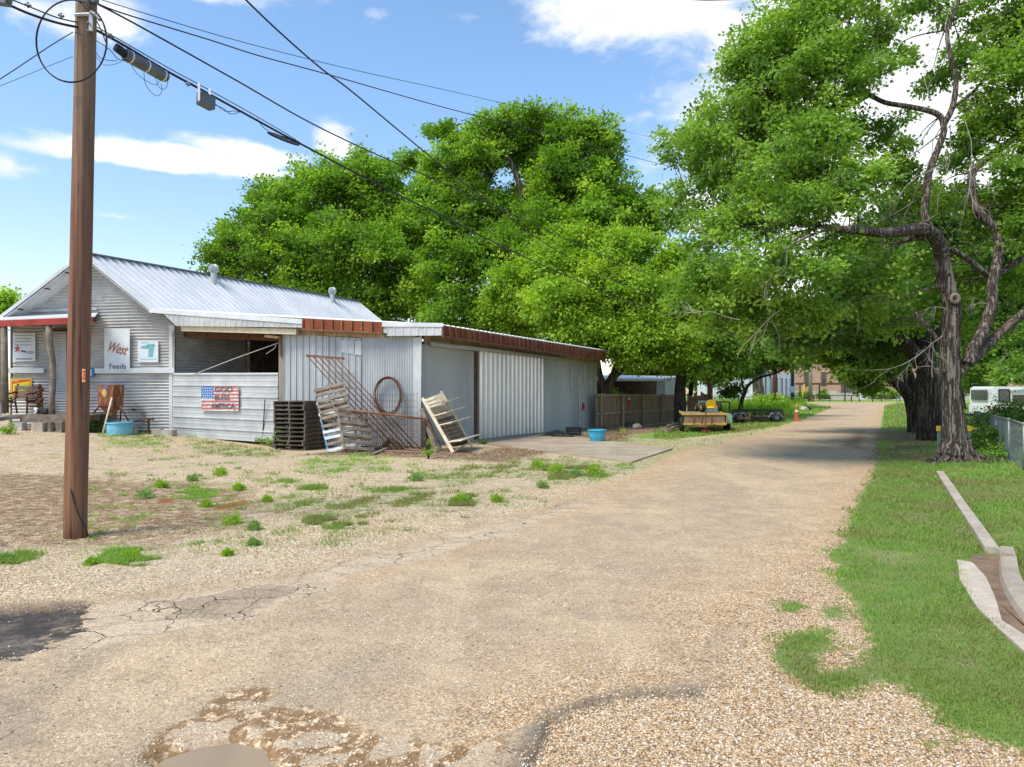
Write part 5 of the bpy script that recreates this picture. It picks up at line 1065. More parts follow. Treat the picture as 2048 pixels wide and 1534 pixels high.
# tarp, crate
mb = MB(); c = Gh(1112, 873); vs = []; fs = []
for i in range(9):
    for j in range(6): u = i / 8 - .5; v = j / 5 - .5; vs.append(c + Vector((u * 1.1 + v * .35, v * .9 + u * .3, .02 + .22 * math.exp(-(u * u * 8 + v * v * 6)) + .03 * math.sin(i * 2.1 + j * 1.7))))
for i in range(8):
    for j in range(5): fs.append((i * 6 + j, i * 6 + j + 1, i * 6 + j + 7, i * 6 + j + 6))
mb.add(vs, fs); obj('black_tarp', mb, M['blackplastic'], label='crumpled black tarp beside the black crate at the shed wall', cat='tarp', smooth=True)
cr = thing('black_crate', 'open black plastic crate by the shed wall', 'crate', Gh(1148, 871)); c = Gh(1148, 871) + Vector((0, .2, 0))
mb = MB(); mb.box(c.x - .28, c.x + .28, c.y - .2, c.y + .2, c.z, c.z + .02)
for z in (.06, .14, .22, .28):
    for (ax, ay, bx, by) in ((-1, -1, 1, -1), (1, -1, 1, 1), (1, 1, -1, 1), (-1, 1, -1, -1)): mb.beam(c + Vector((ax * .27, ay * .19, z)), c + Vector((bx * .27, by * .19, z)), .015, .045)
obj('crate_sides', mb, M['blackplastic'], cr); mb = MB()
for sx in (-1, 1):
    for sy in (-1, 1): mb.box(c.x + sx * .27 - .02, c.x + sx * .27 + .02, c.y + sy * .19 - .02, c.y + sy * .19 + .02, c.z, c.z + .31)
obj('corner_post', mb, M['blackplastic'], cr)
mb = MB(); mb.blob(Gh(1128, 876) + Vector((0, 0, .04)), .35, .2, .09, 8, .4, 16, 8); obj('plastic_sheeting', mb, M['blackplastic'], label='scrap of black sheeting on the leaves before the crate', cat='sheeting')
# ---- wooden fence
fa = Gh(1193, 858); fb = Gh(1356, 840); fe = thing('wooden_fence', 'brown picket fence with pale posts running from the shed corner', 'fence', fa)
ztop = lambda f: 1.46 - .1 * f; dirf = (fb - fa); nf = Vector((dirf.y, -dirf.x, 0)).normalized(); n_ = 62
for i in range(n_):
    f = (i + .5) / n_; p_ = fa.lerp(fb, f); p_.z = float(ground_at(p_.x, p_.y)); mb = MB(); w_ = dirf.length / n_ * .47; tt = dirf.normalized(); tt.z = 0
    mb.obox((p_.x - nf.x * .06, p_.y - nf.y * .06, (p_.z + ztop(f)) / 2 + random.uniform(-.02, .02)), tt * w_, nf * .011, Vector((0, 0, (ztop(f) - p_.z) / 2))); obj('picket', mb, M['fencewood'], fe)
for zf in (.44, 1.0):
    mb = MB(); z0 = float(ground_at(fa.x, fa.y)); mb.beam(Vector((fa.x, fa.y, z0 + (ztop(0) - z0) * zf)), Vector((fb.x, fb.y, -.1 + (ztop(1) + .1) * zf)), .06, .10); obj('rail', mb, M['postwood'], fe)
for px in (1201, 1244, 1285, 1322, 1354):
    f = (px - 1193) / (1356 - 1193); f = f * fa.y / (fb.y + (fa.y - fb.y) * f); p_ = fa.lerp(fb, f) + nf * .07; z0 = float(ground_at(p_.x, p_.y)); mb = MB(); mb.box(p_.x - .05, p_.x + .05, p_.y - .05, p_.y + .05, z0 - .1, ztop(f) + .08); obj('fence_post', mb, M['postwood'], fe)
f2 = thing('wooden_fence', 'short brown board fence behind the yellow trailer and tree trunks', 'fence', P(1390, 830, 44))
for i in range(14):
    p_ = P(1376 + i * 3.4, 832, 44); mb = MB(); mb.box(p_.x - .05, p_.x + .05, 44, 44.02, -.3, 1.45 + .15 * math.sin(i * 1.7)); obj('picket', mb, M['woodbrown'], f2)
mb = MB(); mb.box(P(1374, 0, 44).x, P(1424, 0, 44).x, 43.93, 43.99, .35, .45); mb.box(P(1374, 0, 44).x, P(1424, 0, 44).x, 43.93, 43.99, 1.15, 1.25); obj('rail', mb, M['woodbrown'], f2)
# red jack on its stump
rj = thing('red_jack', 'tall red iron post tool standing on a stump by the fence', 'tool', Gh(1255, 853)); c = Gh(1255, 853)
mb = MB(); mb.tube([c + Vector((-.08, 0, .42)), c + Vector((.02, 0, 1.0)), c + Vector((.06, 0, 1.42))], [.07, .08, .07], 8); obj('shaft', mb, flat('worn_red_paint', (.48, .05, .045)), rj)
mb = MB(); mb.lathe(c + Vector((.06, 0, 1.45)), [(.03, -.05), (.08, 0), (.07, .06), (.01, .09)], 10); obj('head', mb, M['white'], rj, smooth=True)
mb = MB(); mb.lathe(c + Vector((-.10, 0, .25)), [(.01, 0), (.16, 0), (.15, .15), (.05, .2)], 12); obj('foot', mb, M['greenpaint'], rj)
mb = MB(); mb.tube([c, c + Vector((0, 0, .24))], [.38, .34], 14, wob=.08); obj('stump', mb, M['wooddark'], label='wide flat stump under the red iron tool', cat='stump')
mb = MB(); mb.blob(Gh(1274, 857) + Vector((0, 0, .1)), .22, .2, .15, 4); obj('rock', mb, M['stone'], label='rough rock right of the wide stump', cat='rock')
# ladder-like frame by the trunk
mb = MB()
for px in (1369, 1381): mb.beam(P(px, 765, 40), P(px, 840, 40), .10, .10, (0, 1, 0))
for y in (772, 790, 812): mb.beam(P(1369, y, 40), P(1381, y, 40), .08, .05)
obj('timber_support', mb, M['woodbrown'], label='upright narrow timber frame between the dark trunk and trailer', cat='frame')
# ------------------------------------------------------------------ trees
def pb(px, py, Z, rx, ry, rd=None):
    c = P(px, py, Z); rx = rx / F * Z; ry = ry / F * Z; return (c, rx, rd or (rx + ry) * .5, ry)
def crown(name, root, blobs, n, size, mat, clump=.42, shell=.6, droop=.0, tint0=.45, seed=1, per=95, label=None, zmin=.4):
    r = np.random.default_rng(seed); vol = np.array([b[1] * b[2] * b[3] for b in blobs]) ** .72; cnt = np.maximum(3, (n / per * vol / vol.sum())).astype(int)
    C, T, O, NB = [], [], [], []
    for (c, rx, ry, rz), k in zip(blobs, cnt):
        d = r.normal(size=(k, 3)); d /= np.linalg.norm(d, axis=1)[:, None]; rad = r.uniform(0, 1, k) ** (.55 * (1 - shell) + .12)
        # knobbly outline: the radius swells and shrinks with direction
        lump = 1 + .24 * np.sin(d[:, 0] * 5 + seed) * np.sin(d[:, 2] * 6 + 2 * seed) + .18 * np.sin(d[:, 1] * 8 + d[:, 0] * 7 + seed) + .08 * r.normal(size=k)
        p = d * (rad * lump * .93)[:, None] * np.array([rx, ry, rz]) + np.array(c); C.append(p); O.append(d); T.append(r.normal(0, .26, k) + .08 * d[:, 2] + tint0); NB.append(k)  # clump tops tinted lighter: light from above put into leaf colour
    C = np.concatenate(C); O = np.concatenate(O); T = np.concatenate(T); K = len(C)
    # loose sprigs standing clear of the outline
    js = r.choice(K, int(K * .22)); ctr = np.repeat(np.array([np.array(b[0]) for b in blobs]), [len(q) for q in np.split(O, np.cumsum(NB)[:-1])], axis=0) if False else None
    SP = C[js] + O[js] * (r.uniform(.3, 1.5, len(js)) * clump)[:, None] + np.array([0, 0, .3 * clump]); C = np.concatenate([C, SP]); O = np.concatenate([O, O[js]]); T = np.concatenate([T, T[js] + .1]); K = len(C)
    m = np.maximum(8, (per * r.uniform(.5, 1.6, K)).astype(int)); ci = np.repeat(np.arange(K), m); N_ = len(ci)
    cs = clump * r.uniform(.6, 1.5, K); m[-len(js):] = m[-len(js):] // 4 + 3; ci = np.repeat(np.arange(K), m); N_ = len(ci)
    off = r.normal(size=(N_, 3)) * np.array([1, 1, .55]) * (cs[ci] * .46)[:, None]; off += O[ci] * (np.abs(r.normal(0, .3, N_)) * cs[ci])[:, None]
    off[:, 2] -= droop * np.linalg.norm(off[:, :2], axis=1)
    p = C[ci] + off; p[:, 2] = np.maximum(p[:, 2], zmin)
    # leaf axes: pointing outwards and a little down, faces turned up and out
    ax = off / (np.linalg.norm(off, axis=1)[:, None] + 1e-6) + r.normal(0, .6, (N_, 3)); ax[:, 2] -= .25; ax /= np.linalg.norm(ax, axis=1)[:, None]
    CN = r.normal(0, .65, (K, 3)) + O * .4 + np.array([0, 0, .55]); nn = r.normal(0, .45, (N_, 3)) + CN[ci]; sd = np.cross(ax, nn); sd /= np.linalg.norm(sd, axis=1)[:, None] + 1e-6; up = np.cross(sd, ax)
    s = size * r.uniform(.55, 1.3, N_); w_ = s * .34
    a = p; b = p + ax * (s * .5)[:, None] + sd * w_[:, None] + up * (s * .10)[:, None]; c = p + ax * s[:, None]; d_ = p + ax * (s * .5)[:, None] - sd * w_[:, None] + up * (s * .10)[:, None]
    V = np.stack([a, b, c, d_], 1).reshape(-1, 3); Q = np.arange(4 * N_).reshape(-1, 4); ti = np.clip(T[ci] + r.normal(0, .10, N_), 0, 1)
    o = fast_mesh(name, V, Q, mat, parent=root, base=WL[root.name], attrs={'tint': np.repeat(ti, 4)})
    if label: o['label'] = label
    return C
def lumpy(blobs, seed, k=3):
    r = random.Random(seed); out = []
    for (c, rx, ry, rz) in blobs:
        out.append((c, rx * .88, ry * .88, rz * .88))
        for i in range(k):
            a = r.uniform(0, 6.28); e = r.uniform(-.5, 1.0); f = r.uniform(.75, 1.05); q = r.uniform(.22, .45)
            out.append((Vector(c) + Vector((rx * f * math.cos(a) * math.cos(e), ry * f * math.sin(a) * math.cos(e), rz * f * math.sin(e))), rx * q * 1.1, ry * q, rz * q))
    return out
def smooth_path(pts, n=4):
    pts = [Vector(p) for p in pts]; out = []
    for i in range(len(pts) - 1):
        p0, p1, p2, p3 = pts[max(i - 1, 0)], pts[i], pts[i + 1], pts[min(i + 2, len(pts) - 1)]
        for k in range(n):
            t = k / n; out.append(.5 * ((2 * p1) + (p2 - p0) * t + (2 * p0 - 5 * p1 + 4 * p2 - p3) * t * t + (3 * p1 - p0 - 3 * p2 + p3) * t ** 3))
    return out + [pts[-1]]
def limb(mb, pts, r0, r1, n=9, wob=.06, k=4):
    pts = smooth_path(pts, k); m = len(pts); mb.tube(pts, [r0 + (r1 - r0) * (i / (m - 1)) ** .8 for i in range(m)], n, wob=wob)
def jit(p, s): return Vector(p) + Vector((random.uniform(-s, s), random.uniform(-s, s), random.uniform(-s, s)))
def branches(mb, src, targets, r0, frac=.3, cap=60):
    """thin limbs from points on the main limbs to leaf clumps"""
    idxs = list(range(len(targets))); random.shuffle(idxs)
    for i in idxs[:min(cap, int(len(targets) * frac))]:
        t = Vector(targets[i]); s = min(src, key=lambda q: (q - t).length + random.uniform(0, 1.0)); L_ = (t - s).length
        if L_ < .2 or L_ > 9: continue
        mid = s.lerp(t, .5) + Vector((random.uniform(-.1, .1) * L_, random.uniform(-.1, .1) * L_, random.uniform(-.02, .14) * L_)); r = r0 * min(1, L_ / 4 + .3)
        mb.tube(smooth_path([s, mid, t], 3), [r * (1 - .13 * j) for j in range(7)], 4, caps=False)
def tree(name, lab, basepx, Zb, stems, blobs, n, size, leaf, barkm, r0=.25, group=None, clump=.42, seed=1, tint0=.45, per=95, nb=60, rb=.035, droop=0, base=None, shell=.6):
    b = base or Vector(((basepx[0] - CX) / F * Zb, Zb, float(ground_at((basepx[0] - CX) / F * Zb, Zb)))); t = thing(name, lab, 'tree', b, group); mb = MB(); src = []
    for (pts, ra, rb_, nn) in stems:
        q = [b + Vector((0, 0, -.05)) if p is None else (p if isinstance(p, Vector) else P(*p)) for p in pts]; limb(mb, q, ra, rb_, nn); src += smooth_path(q, 4)[len(q):]
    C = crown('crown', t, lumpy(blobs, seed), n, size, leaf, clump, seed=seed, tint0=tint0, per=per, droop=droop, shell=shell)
    branches(mb, src, C, rb, .5, nb); obj('trunk', mb, barkm, t, smooth=True); return t
# -- near tree on the right lawn
tb = Gh(1913, 925); ZT = tb.y; t1 = thing('shade_tree', 'large near tree with furrowed grey trunk standing on the lawn right of the road', 'tree', tb)
mb = MB(); pts = [(1916, 940), (1914, 915), (1911, 885), (1907, 850), (1903, 810), (1899, 770), (1899, 735), (1899, 700), (1902, 660), (1904, 620), (1898, 585), (1888, 545), (1884, 510), (1873, 480), (1858, 462), (1835, 458), (1800, 462), (1760, 466), (1715, 460), (1672, 458)]
rad = [.50, .40, .335, .305, .285, .28, .275, .265, .25, .235, .225, .215, .20, .19, .18, .165, .15, .13, .11, .08]
q = []
for i, (x, y) in enumerate(pts): q.append(P(x, y, ZT - max(0, i - 12) * .25))
q[0].z = tb.z - .25; q = smooth_path(q, 3); rad = [r_ * (.80 if i_ > 1 else .9) for i_, r_ in enumerate(rad)]; rr2 = list(np.interp(np.linspace(0, 1, len(q)), np.linspace(0, 1, len(rad)), rad)); mb.tube(q, rr2, 22, wob=.05, ridge=9)
SRC = list(q[30:])
def tl(pts, r0, r1, Z0=ZT, dZ=0.0, n=11):
    r0 *= .70; r1 *= .70
    L_ = [P(x, y, Z0 + dZ * i / max(1, len(pts) - 1)) for i, (x, y) in enumerate(pts)]; limb(mb, L_, r0, r1, n, .05, 3); SRC.extend(smooth_path(L_, 2)[1:])
# root flare
for a, l in ((-2.6, .95), (-1.9, .7), (-.9, .8), (-.25, 1.3), (.4, 1.0), (2.9, .8)):
    e = tb + Vector((math.cos(a) * l, math.sin(a) * l * .8, 0)); e.z = float(ground_at(e.x, e.y)) - .03; m_ = tb.lerp(e, .45); m_.z = tb.z + .10; limb(mb, [tb + Vector((math.cos(a) * .12, math.sin(a) * .12, .45)), tb + Vector((math.cos(a) * .3, math.sin(a) * .25, .18)), m_, e], .20, .04, 9, .1, 3)
tl([(1905, 762), (1925, 735), (1950, 715), (1975, 690), (2000, 665), (2030, 640), (2065, 615), (2110, 590)], .20, .12, ZT, .8)
tl([(1935, 728), (1945, 700), (1962, 670), (1975, 640), (1985, 600), (1985, 565), (1995, 520), (1998, 480), (1985, 450), (1955, 420), (1945, 380), (1945, 345), (1975, 315), (2010, 290), (2048, 262)], .21, .11, ZT, 1.2)
tl([(1985, 560), (2010, 540), (2048, 515), (2090, 490)], .12, .07, ZT + .8, .4); tl([(1985, 560), (1962, 540), (1930, 515), (1905, 500), (1888, 500)], .10, .09, ZT + .7, -.6)
tl([(1862, 470), (1850, 430), (1852, 390), (1858, 345), (1875, 300), (1888, 262), (1880, 232), (1850, 220), (1810, 212), (1770, 205), (1740, 190), (1715, 175)], .14, .07, ZT, 1.0)
tl([(1886, 250), (1905, 215), (1912, 160), (1900, 110), (1895, 60), (1915, 10), (1930, -50)], .11, .05, ZT + .8, .4); tl([(1850, 475), (1820, 478), (1795, 488), (1765, 520), (1730, 560), (1690, 590), (1650, 625)], .11, .03, ZT - .6, .6)
tl([(1672, 458), (1640, 452), (1600, 440), (1550, 400), (1500, 370)], .08, .025, ZT - 1.75, 3.2); tl([(1715, 175), (1690, 130), (1680, 70), (1670, 20)], .07, .03, ZT + 1.5, .5); tl([(1740, 190), (1700, 210), (1640, 220), (1580, 230), (1500, 250), (1420, 290)], .07, .025, ZT + 1.2, 1.0)
tl([(1905, 215), (1950, 180), (1995, 120), (2040, 60)], .06, .03, ZT + .8, .5); tl([(1896, 700), (1880, 685), (1860, 660), (1845, 640), (1830, 625)], .09, .05, ZT, 1.0, 9); tl([(1904, 752), (1888, 742), (1872, 748), (1866, 740)], .08, .05, ZT, -.4, 9)
tl([(1900, 575), (1872, 574), (1840, 582), (1810, 592), (1780, 600), (1740, 610)], .05, .015, ZT, -1.0, 7)
tl([(1500, 370), (1450, 340), (1400, 360), (1350, 400)], .03, .012, ZT + 1.4, 1.5, 6); tl([(1650, 625), (1600, 650), (1540, 665), (1480, 670)], .03, .012, ZT, .6, 6)
B = [pb(*q) for q in ((1560, 90, 18, 105, 100), (1660, 55, 17.5, 100, 100), (1500, 215, 18.5, 115, 95), (1600, 215, 17.5, 105, 95), (1700, 130, 17, 85, 80), (1405, 290, 19, 75, 65), (1460, 330, 18, 95, 75), (1570, 330, 16.5, 105, 80), (1650, 300, 16, 80, 90), (1370, 400, 18.5, 52, 60),
      (1420, 455, 17.5, 75, 50), (1510, 440, 16.5, 90, 65), (1610, 420, 15.5, 85, 60), (1690, 360, 15.5, 75, 60), (1400, 560, 17.5, 62, 62), (1480, 560, 16.5, 85, 62), (1560, 545, 15.5, 90, 62), (1640, 520, 15, 70, 50), (1440, 640, 17, 60, 34), (1530, 640, 16.5, 70, 42), (1620, 620, 16, 60, 48), (1700, 610, 17, 70, 42),
      (1760, 560, 16, 62, 46), (1700, 500, 17.5, 50, 34), (1800, 330, 18, 62, 50), (1740, 260, 18.5, 60, 36), (1755, 60, 18, 40, 34), (1850, 10, 18, 50, 26), (1925, 110, 18.5, 26, 30), (1985, 95, 18, 55, 46), (1935, 30, 18.5, 45, 28), (1870, 160, 19.5, 34, 18), (1800, 110, 19.5, 26, 14), (2035, 40, 17.5, 40, 34), (2020, 140, 17, 50, 60), (1990, 240, 17.5, 70, 48), (2030, 330, 17, 60, 60), (1930, 300, 19, 50, 55),
      (1970, 420, 18, 70, 55), (2040, 430, 17, 55, 70), (1820, 420, 18, 55, 40), (1880, 400, 19, 55, 40), (2030, 560, 18.5, 50, 42), (1950, 560, 19, 52, 45), (1830, 530, 18.5, 45, 40), (1800, 640, 19, 60, 40), (1860, 600, 20, 50, 55), (1955, 660, 19.5, 30, 30), (2110, 200, 17, 80, 160), (2110, 420, 17.5, 70, 120), (1700, -40, 18, 90, 40), (1640, -60, 18, 120, 60), (2060, -30, 17.5, 110, 80))]
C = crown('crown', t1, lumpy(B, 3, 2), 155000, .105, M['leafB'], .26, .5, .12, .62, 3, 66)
branches(mb, SRC, C, .028, .4, 420)
obj('trunk', mb, M['bark'], t1, smooth=True)
mb = MB(); c = P(1909, 597, ZT - .21); mb.lathe(c, [(.11, 0), (.13, .03), (.08, .05), (.05, .01)], 12, axis=(0, -1, .05)); obj('branch_scar', mb, M['wood'], t1)
# bare twigs hanging in the crown
mb = MB()
def twig(p, d, L_, r, dep=0):
    pts = [p]; v = Vector(d).normalized()
    for i in range(5): v = (v + Vector((random.uniform(-.35, .35), random.uniform(-.35, .35), random.uniform(-.35, .25)))).normalized(); pts.append(pts[-1] + v * L_ / 5)
    mb.tube(pts, [r * (1 - .15 * i) for i in range(6)], 4, caps=False)
    if dep < 2:
        for k in range(3): i = random.randint(1, 5); twig(pts[i], v + Vector((random.uniform(-1, 1), random.uniform(-.6, .6), random.uniform(-1, .6))), L_ * .55, r * .55, dep + 1)
for (x, y, Z, dx_, dz_, L_) in ((1850, 700, 15.6, -1, -.9, 1.5), (1885, 672, 15.8, -1, -.6, 1.2), (1878, 740, 15.6, -1, .3, .8), (1790, 790, 16.5, .3, -.5, .5), (1865, 755, 15.8, -.3, 1, 1.0), (1885, 250, 16.0, -.6, -1, 2.4), (1900, 250, 16.0, .1, -1, 2.6), (1880, 330, 16, -.9, -.8, 2.0), (1930, 240, 16.4, .3, -1, 1.8),
                            (1700, 300, 15.6, -1, -.3, 1.4), (1780, 590, 15.5, -1, -.2, 1.4), (1700, 600, 15.4, -1, -.5, 1.6), (1560, 620, 15.2, -1, -.3, 1.8), (1480, 640, 15.6, -1, -.1, 1.4), (1620, 470, 14.2, -1, -.2, 1.4), (1500, 500, 15.2, -1, -.2, 1.4), (1980, 610, 16, -1, .4, .8), (2010, 700, 16.4, .5, -.7, 1.0), (1940, 330, 16, -.2, -1, 1.8), (1820, 500, 15.8, -1, -.6, 1.3), (1895, 620, 16, -1, .5, .8),
                            (1890, 60, 17, .5, 1, 1.6), (1720, 170, 17, .2, 1, 1.6), (1860, 200, 17, -.5, .8, 1.5)):
    mb = MB(); twig(P(x, y, Z + .25), (dx_, 0, dz_), L_ * .8, .012); obj('bare_twig', mb, M['deadwood'], t1)
# -- the two dark trees behind it
tree('shade_tree', 'massive dark straight trunk standing just behind the nearest lawn tree', (1858, 880), 24.0, [([None, (1856, 820, 24), (1854, 760, 24), (1850, 700, 24), (1846, 640, 24.3), (1850, 560, 24.6)], .40, .24, 14), ([(1846, 730, 24), (1815, 690, 23.6), (1780, 655, 23.2), (1740, 640, 22.8), (1690, 630, 22.4)], .28, .08, 9), ([(1850, 690, 24), (1880, 640, 24), (1920, 590, 24), (1950, 540, 24)], .25, .09, 9)],
     [pb(*q) for q in ((1800, 620, 24, 90, 60), (1720, 625, 23.5, 85, 44), (1650, 655, 23, 70, 36), (1860, 640, 25, 80, 55), (1880, 540, 25.5, 90, 60), (1780, 540, 25, 85, 55), (1700, 570, 24, 80, 50), (1800, 690, 25.5, 55, 30), (1740, 675, 25, 55, 26), (1930, 620, 26, 70, 60), (1600, 650, 22.5, 60, 40), (1850, 440, 26, 110, 70), (1960, 520, 26, 80, 60), (2030, 600, 26, 50, 50))], 62000, .17, M['leafC'], M['barkdark'], clump=.45, seed=5, nb=120, tint0=.5)
tree('shade_tree', 'dark forked tree whose limb leans left over the road, behind the massive trunk', (1832, 866), 28.4, [([None, (1829, 830, 28.4), (1822, 800, 28.4), (1803, 775, 28.2), (1785, 762, 28), (1765, 738, 27.6), (1740, 700, 27.2)], .34, .12, 11), ([(1826, 800, 28.4), (1820, 760, 28.6), (1808, 725, 28.8), (1800, 680, 29), (1790, 620, 29)], .28, .10, 10), ([(1772, 748, 27.8), (1768, 758, 27.7)], .12, .10, 8)],
     [pb(*q) for q in ((1700, 705, 27.5, 62, 30), (1740, 690, 28, 60, 40), (1680, 680, 28, 55, 28), (1770, 660, 29, 70, 40), (1728, 742, 27, 36, 22), (1785, 730, 29, 30, 18), (1640, 695, 27.5, 40, 20), (1600, 700, 28, 30, 18), (1735, 768, 27.3, 12, 10), (1660, 650, 29, 60, 36))], 30000, .17, M['leafB'], M['barkdark'], clump=.42, seed=6, nb=80, tint0=.5)
# -- trees behind the shed
tree('leafy_tree', 'broad bright green tree behind the white metal roof, leftmost of the big crowns', (690, 800), 44, [([None, (700, 640, 44), (690, 560, 44), (660, 480, 44)], .5, .16, 9), ([(700, 640, 44), (760, 540, 44.5), (800, 450, 45)], .25, .1, 7), ([(700, 620, 44), (600, 560, 44), (520, 500, 43.5)], .2, .07, 7)],
     [pb(*q) for q in ((470, 520, 45, 62, 55), (540, 430, 45, 70, 72), (630, 400, 45.5, 75, 82), (720, 380, 46, 62, 72), (490, 600, 44, 70, 45), (580, 520, 43.5, 85, 75), (680, 500, 43, 90, 85), (780, 420, 46, 62, 80), (760, 520, 43, 80, 80), (620, 610, 43, 90, 50), (740, 620, 43, 90, 60), (560, 380, 47, 40, 34), (830, 480, 45, 50, 70), (450, 470, 45.5, 28, 24), (730, 330, 46, 24, 20), (820, 330, 47, 28, 26), (430, 560, 45, 30, 30), (830, 590, 43.5, 60, 60))], 155000, .21, M['leafA'], M['bark'], clump=.55, seed=8, nb=150, rb=.05, tint0=.40, per=90)
tree('leafy_tree', 'tallest tree behind the shed, its open top showing bare forked branches', (1060, 810), 41, [([None, (1060, 700, 41), (1055, 560, 41), (1045, 440, 41), (1040, 370, 41), (1010, 300, 41)], .5, .10, 9), ([(1045, 400, 41), (1065, 350, 41), (1100, 300, 41), (1130, 260, 41)], .16, .05, 7), ([(1040, 380, 41), (1020, 330, 41), (985, 290, 41)], .12, .04, 6), ([(1055, 560, 41), (1130, 480, 41), (1200, 420, 41)], .22, .07, 7), ([(1055, 600, 41), (950, 500, 41), (900, 420, 41)], .22, .07, 7)],
     [pb(*q) for q in ((1010, 270, 41.5, 70, 42), (1060, 240, 41.5, 45, 30), (1140, 260, 41, 70, 40), (1190, 280, 41, 40, 50), (900, 330, 42, 60, 60), (930, 420, 41, 75, 65), (960, 310, 41, 50, 40), (1150, 350, 40.5, 80, 60), (1190, 430, 40, 80, 65), (900, 520, 40.5, 75, 75), (1000, 420, 41.5, 60, 45), (1000, 500, 40, 80, 60), (1100, 470, 40, 80, 60), (1250, 430, 41, 50, 60), (880, 260, 42.5, 26, 14), (860, 400, 42, 40, 60), (930, 620, 40, 90, 60), (1230, 330, 41, 20, 30), (1290, 440, 42, 40, 50), (1070, 320, 43, 60, 45), (1110, 395, 43, 60, 50), (1060, 420, 43, 50, 50))], 160000, .20, M['leafA'], M['bark'], clump=.50, seed=9, nb=170, rb=.045, tint0=.42, per=85)
tree('leafy_tree', 'yellow-green tree bulging over the end of the shed roof', (1212, 838), 38, [([None, (1215, 780, 38), (1232, 740, 38), (1240, 690, 37.5), (1230, 620, 37)], .34, .12, 10), ([(1214, 790, 38), (1200, 750, 38), (1190, 700, 38), (1150, 640, 37)], .22, .08, 8), ([(1220, 765, 38), (1255, 730, 37.5), (1300, 690, 37)], .16, .06, 7)],
     [pb(*q) for q in ((1060, 560, 37, 60, 45), (1120, 610, 36, 85, 50), (1190, 560, 36.5, 80, 60), (1260, 590, 36, 75, 60), (1100, 520, 37.5, 70, 40), (1020, 610, 38, 55, 40), (1210, 660, 36, 85, 48), (1290, 660, 35.5, 70, 50), (1150, 480, 38, 60, 34), (1250, 500, 38, 55, 50), (1340, 620, 37, 55, 60), (1300, 704, 36, 66, 30), (1370, 694, 36, 50, 38), (1240, 702, 37, 40, 22), (1150, 670, 37.5, 60, 34), (1350, 540, 38.5, 48, 50), (1050, 650, 39, 60, 30))], 160000, .175, M['leafE'], M['bark'], clump=.5, seed=10, nb=110, rb=.04, tint0=.62, per=80)
tree('leafy_tree', 'dense green tree with black trunk beside the wooden fence end', (1361, 850), 37, [([None, (1360, 800, 37), (1362, 740, 37), (1358, 680, 37)], .36, .22, 10), ([(1381, 790, 39), (1385, 750, 39), (1395, 700, 39)], .14, .08, 8)],
     [pb(*q) for q in ((1420, 685, 38, 60, 40), (1380, 728, 37, 45, 22), (1440, 728, 38, 40, 24), (1470, 700, 39, 60, 40), (1400, 630, 38.5, 60, 45), (1330, 680, 37, 40, 35), (1500, 650, 40, 60, 45), (1440, 590, 40, 60, 40))], 48000, .20, M['leafB'], M['barkdark'], clump=.45, seed=12, nb=60, tint0=.62)
tree('small_tree', 'small tree with slim leaning trunk growing beside the black trailer', (1478, 828), 44, [([None, (1484, 800, 44), (1490, 785, 44), (1497, 770, 44), (1520, 755, 44), (1545, 748, 44), (1570, 738, 44)], .16, .05, 8), ([(1490, 785, 44), (1484, 765, 44), (1484, 740, 44)], .10, .05, 7)],
     [pb(*q) for q in ((1480, 738, 44, 38, 17), (1530, 725, 44, 42, 18), (1562, 722, 44, 30, 20), (1440, 758, 44, 22, 14), (1500, 710, 44, 55, 28), (1560, 690, 45, 45, 32), (1462, 785, 44, 12, 8), (1440, 740, 44, 30, 20), (1610, 700, 45, 30, 30))], 30000, .17, M['leafC'], M['barkdark'], clump=.4, seed=13, nb=60, rb=.03, tint0=.7)
tree('shade_tree', 'leafless grey trunk rising before the white storage building', (1518, 812), 62, [([None, (1517, 780, 62), (1514, 745, 62), (1512, 700, 62)], .50, .4, 10)], [pb(*q) for q in ((1500, 680, 62, 60, 40), (1550, 650, 62, 60, 40))], 12000, .3, M['leafB'], M['bark'], clump=.8, seed=14, nb=20)
tree('small_tree', 'bright tree standing alone beyond the left edge of the store', (4, 640), 70, [([None, (6, 650, 70)], .3, .1, 7)], [pb(2, 612, 70, 24, 24), pb(-30, 640, 70, 30, 30)], 6000, .35, M['leafA'], M['bark'], clump=.8, seed=15, nb=10, tint0=.7)
GF = 'trees beyond the right-hand yard'
for i, (bx, Z, bl, s_, lf_, lab) in enumerate((((2010), 45, ((1985, 700, 45, 60, 45), (2040, 670, 45, 60, 60), (1950, 740, 44, 40, 26), (2040, 745, 43, 60, 22), (1930, 690, 46, 40, 40)), 20, 'leafB', 'dark green tree overhanging the white camper truck'), ((2120), 52, ((2090, 640, 52, 80, 80), (2030, 540, 52, 60, 60), (1960, 600, 52, 60, 60)), 21, 'leafC', 'tree standing at the far right behind the camper truck'),
        ((1925), 60, ((1915, 760, 60, 30, 18), (1960, 720, 60, 45, 30), (1900, 700, 60, 40, 30), (1940, 772, 60, 20, 10)), 22, 'leafA', 'bright green tree glimpsed between the near trunk and the truck'))):
    tree('yard_tree', lab, (bx, 830), Z, [([None, (bx - 5, 760, Z), (bx - 10, 680, Z)], .3, .12, 8)], [pb(*q) for q in bl], 22000, .22, M[lf_], M['barkdark'], clump=.5, seed=s_, nb=40, group=GF, tint0=.5)
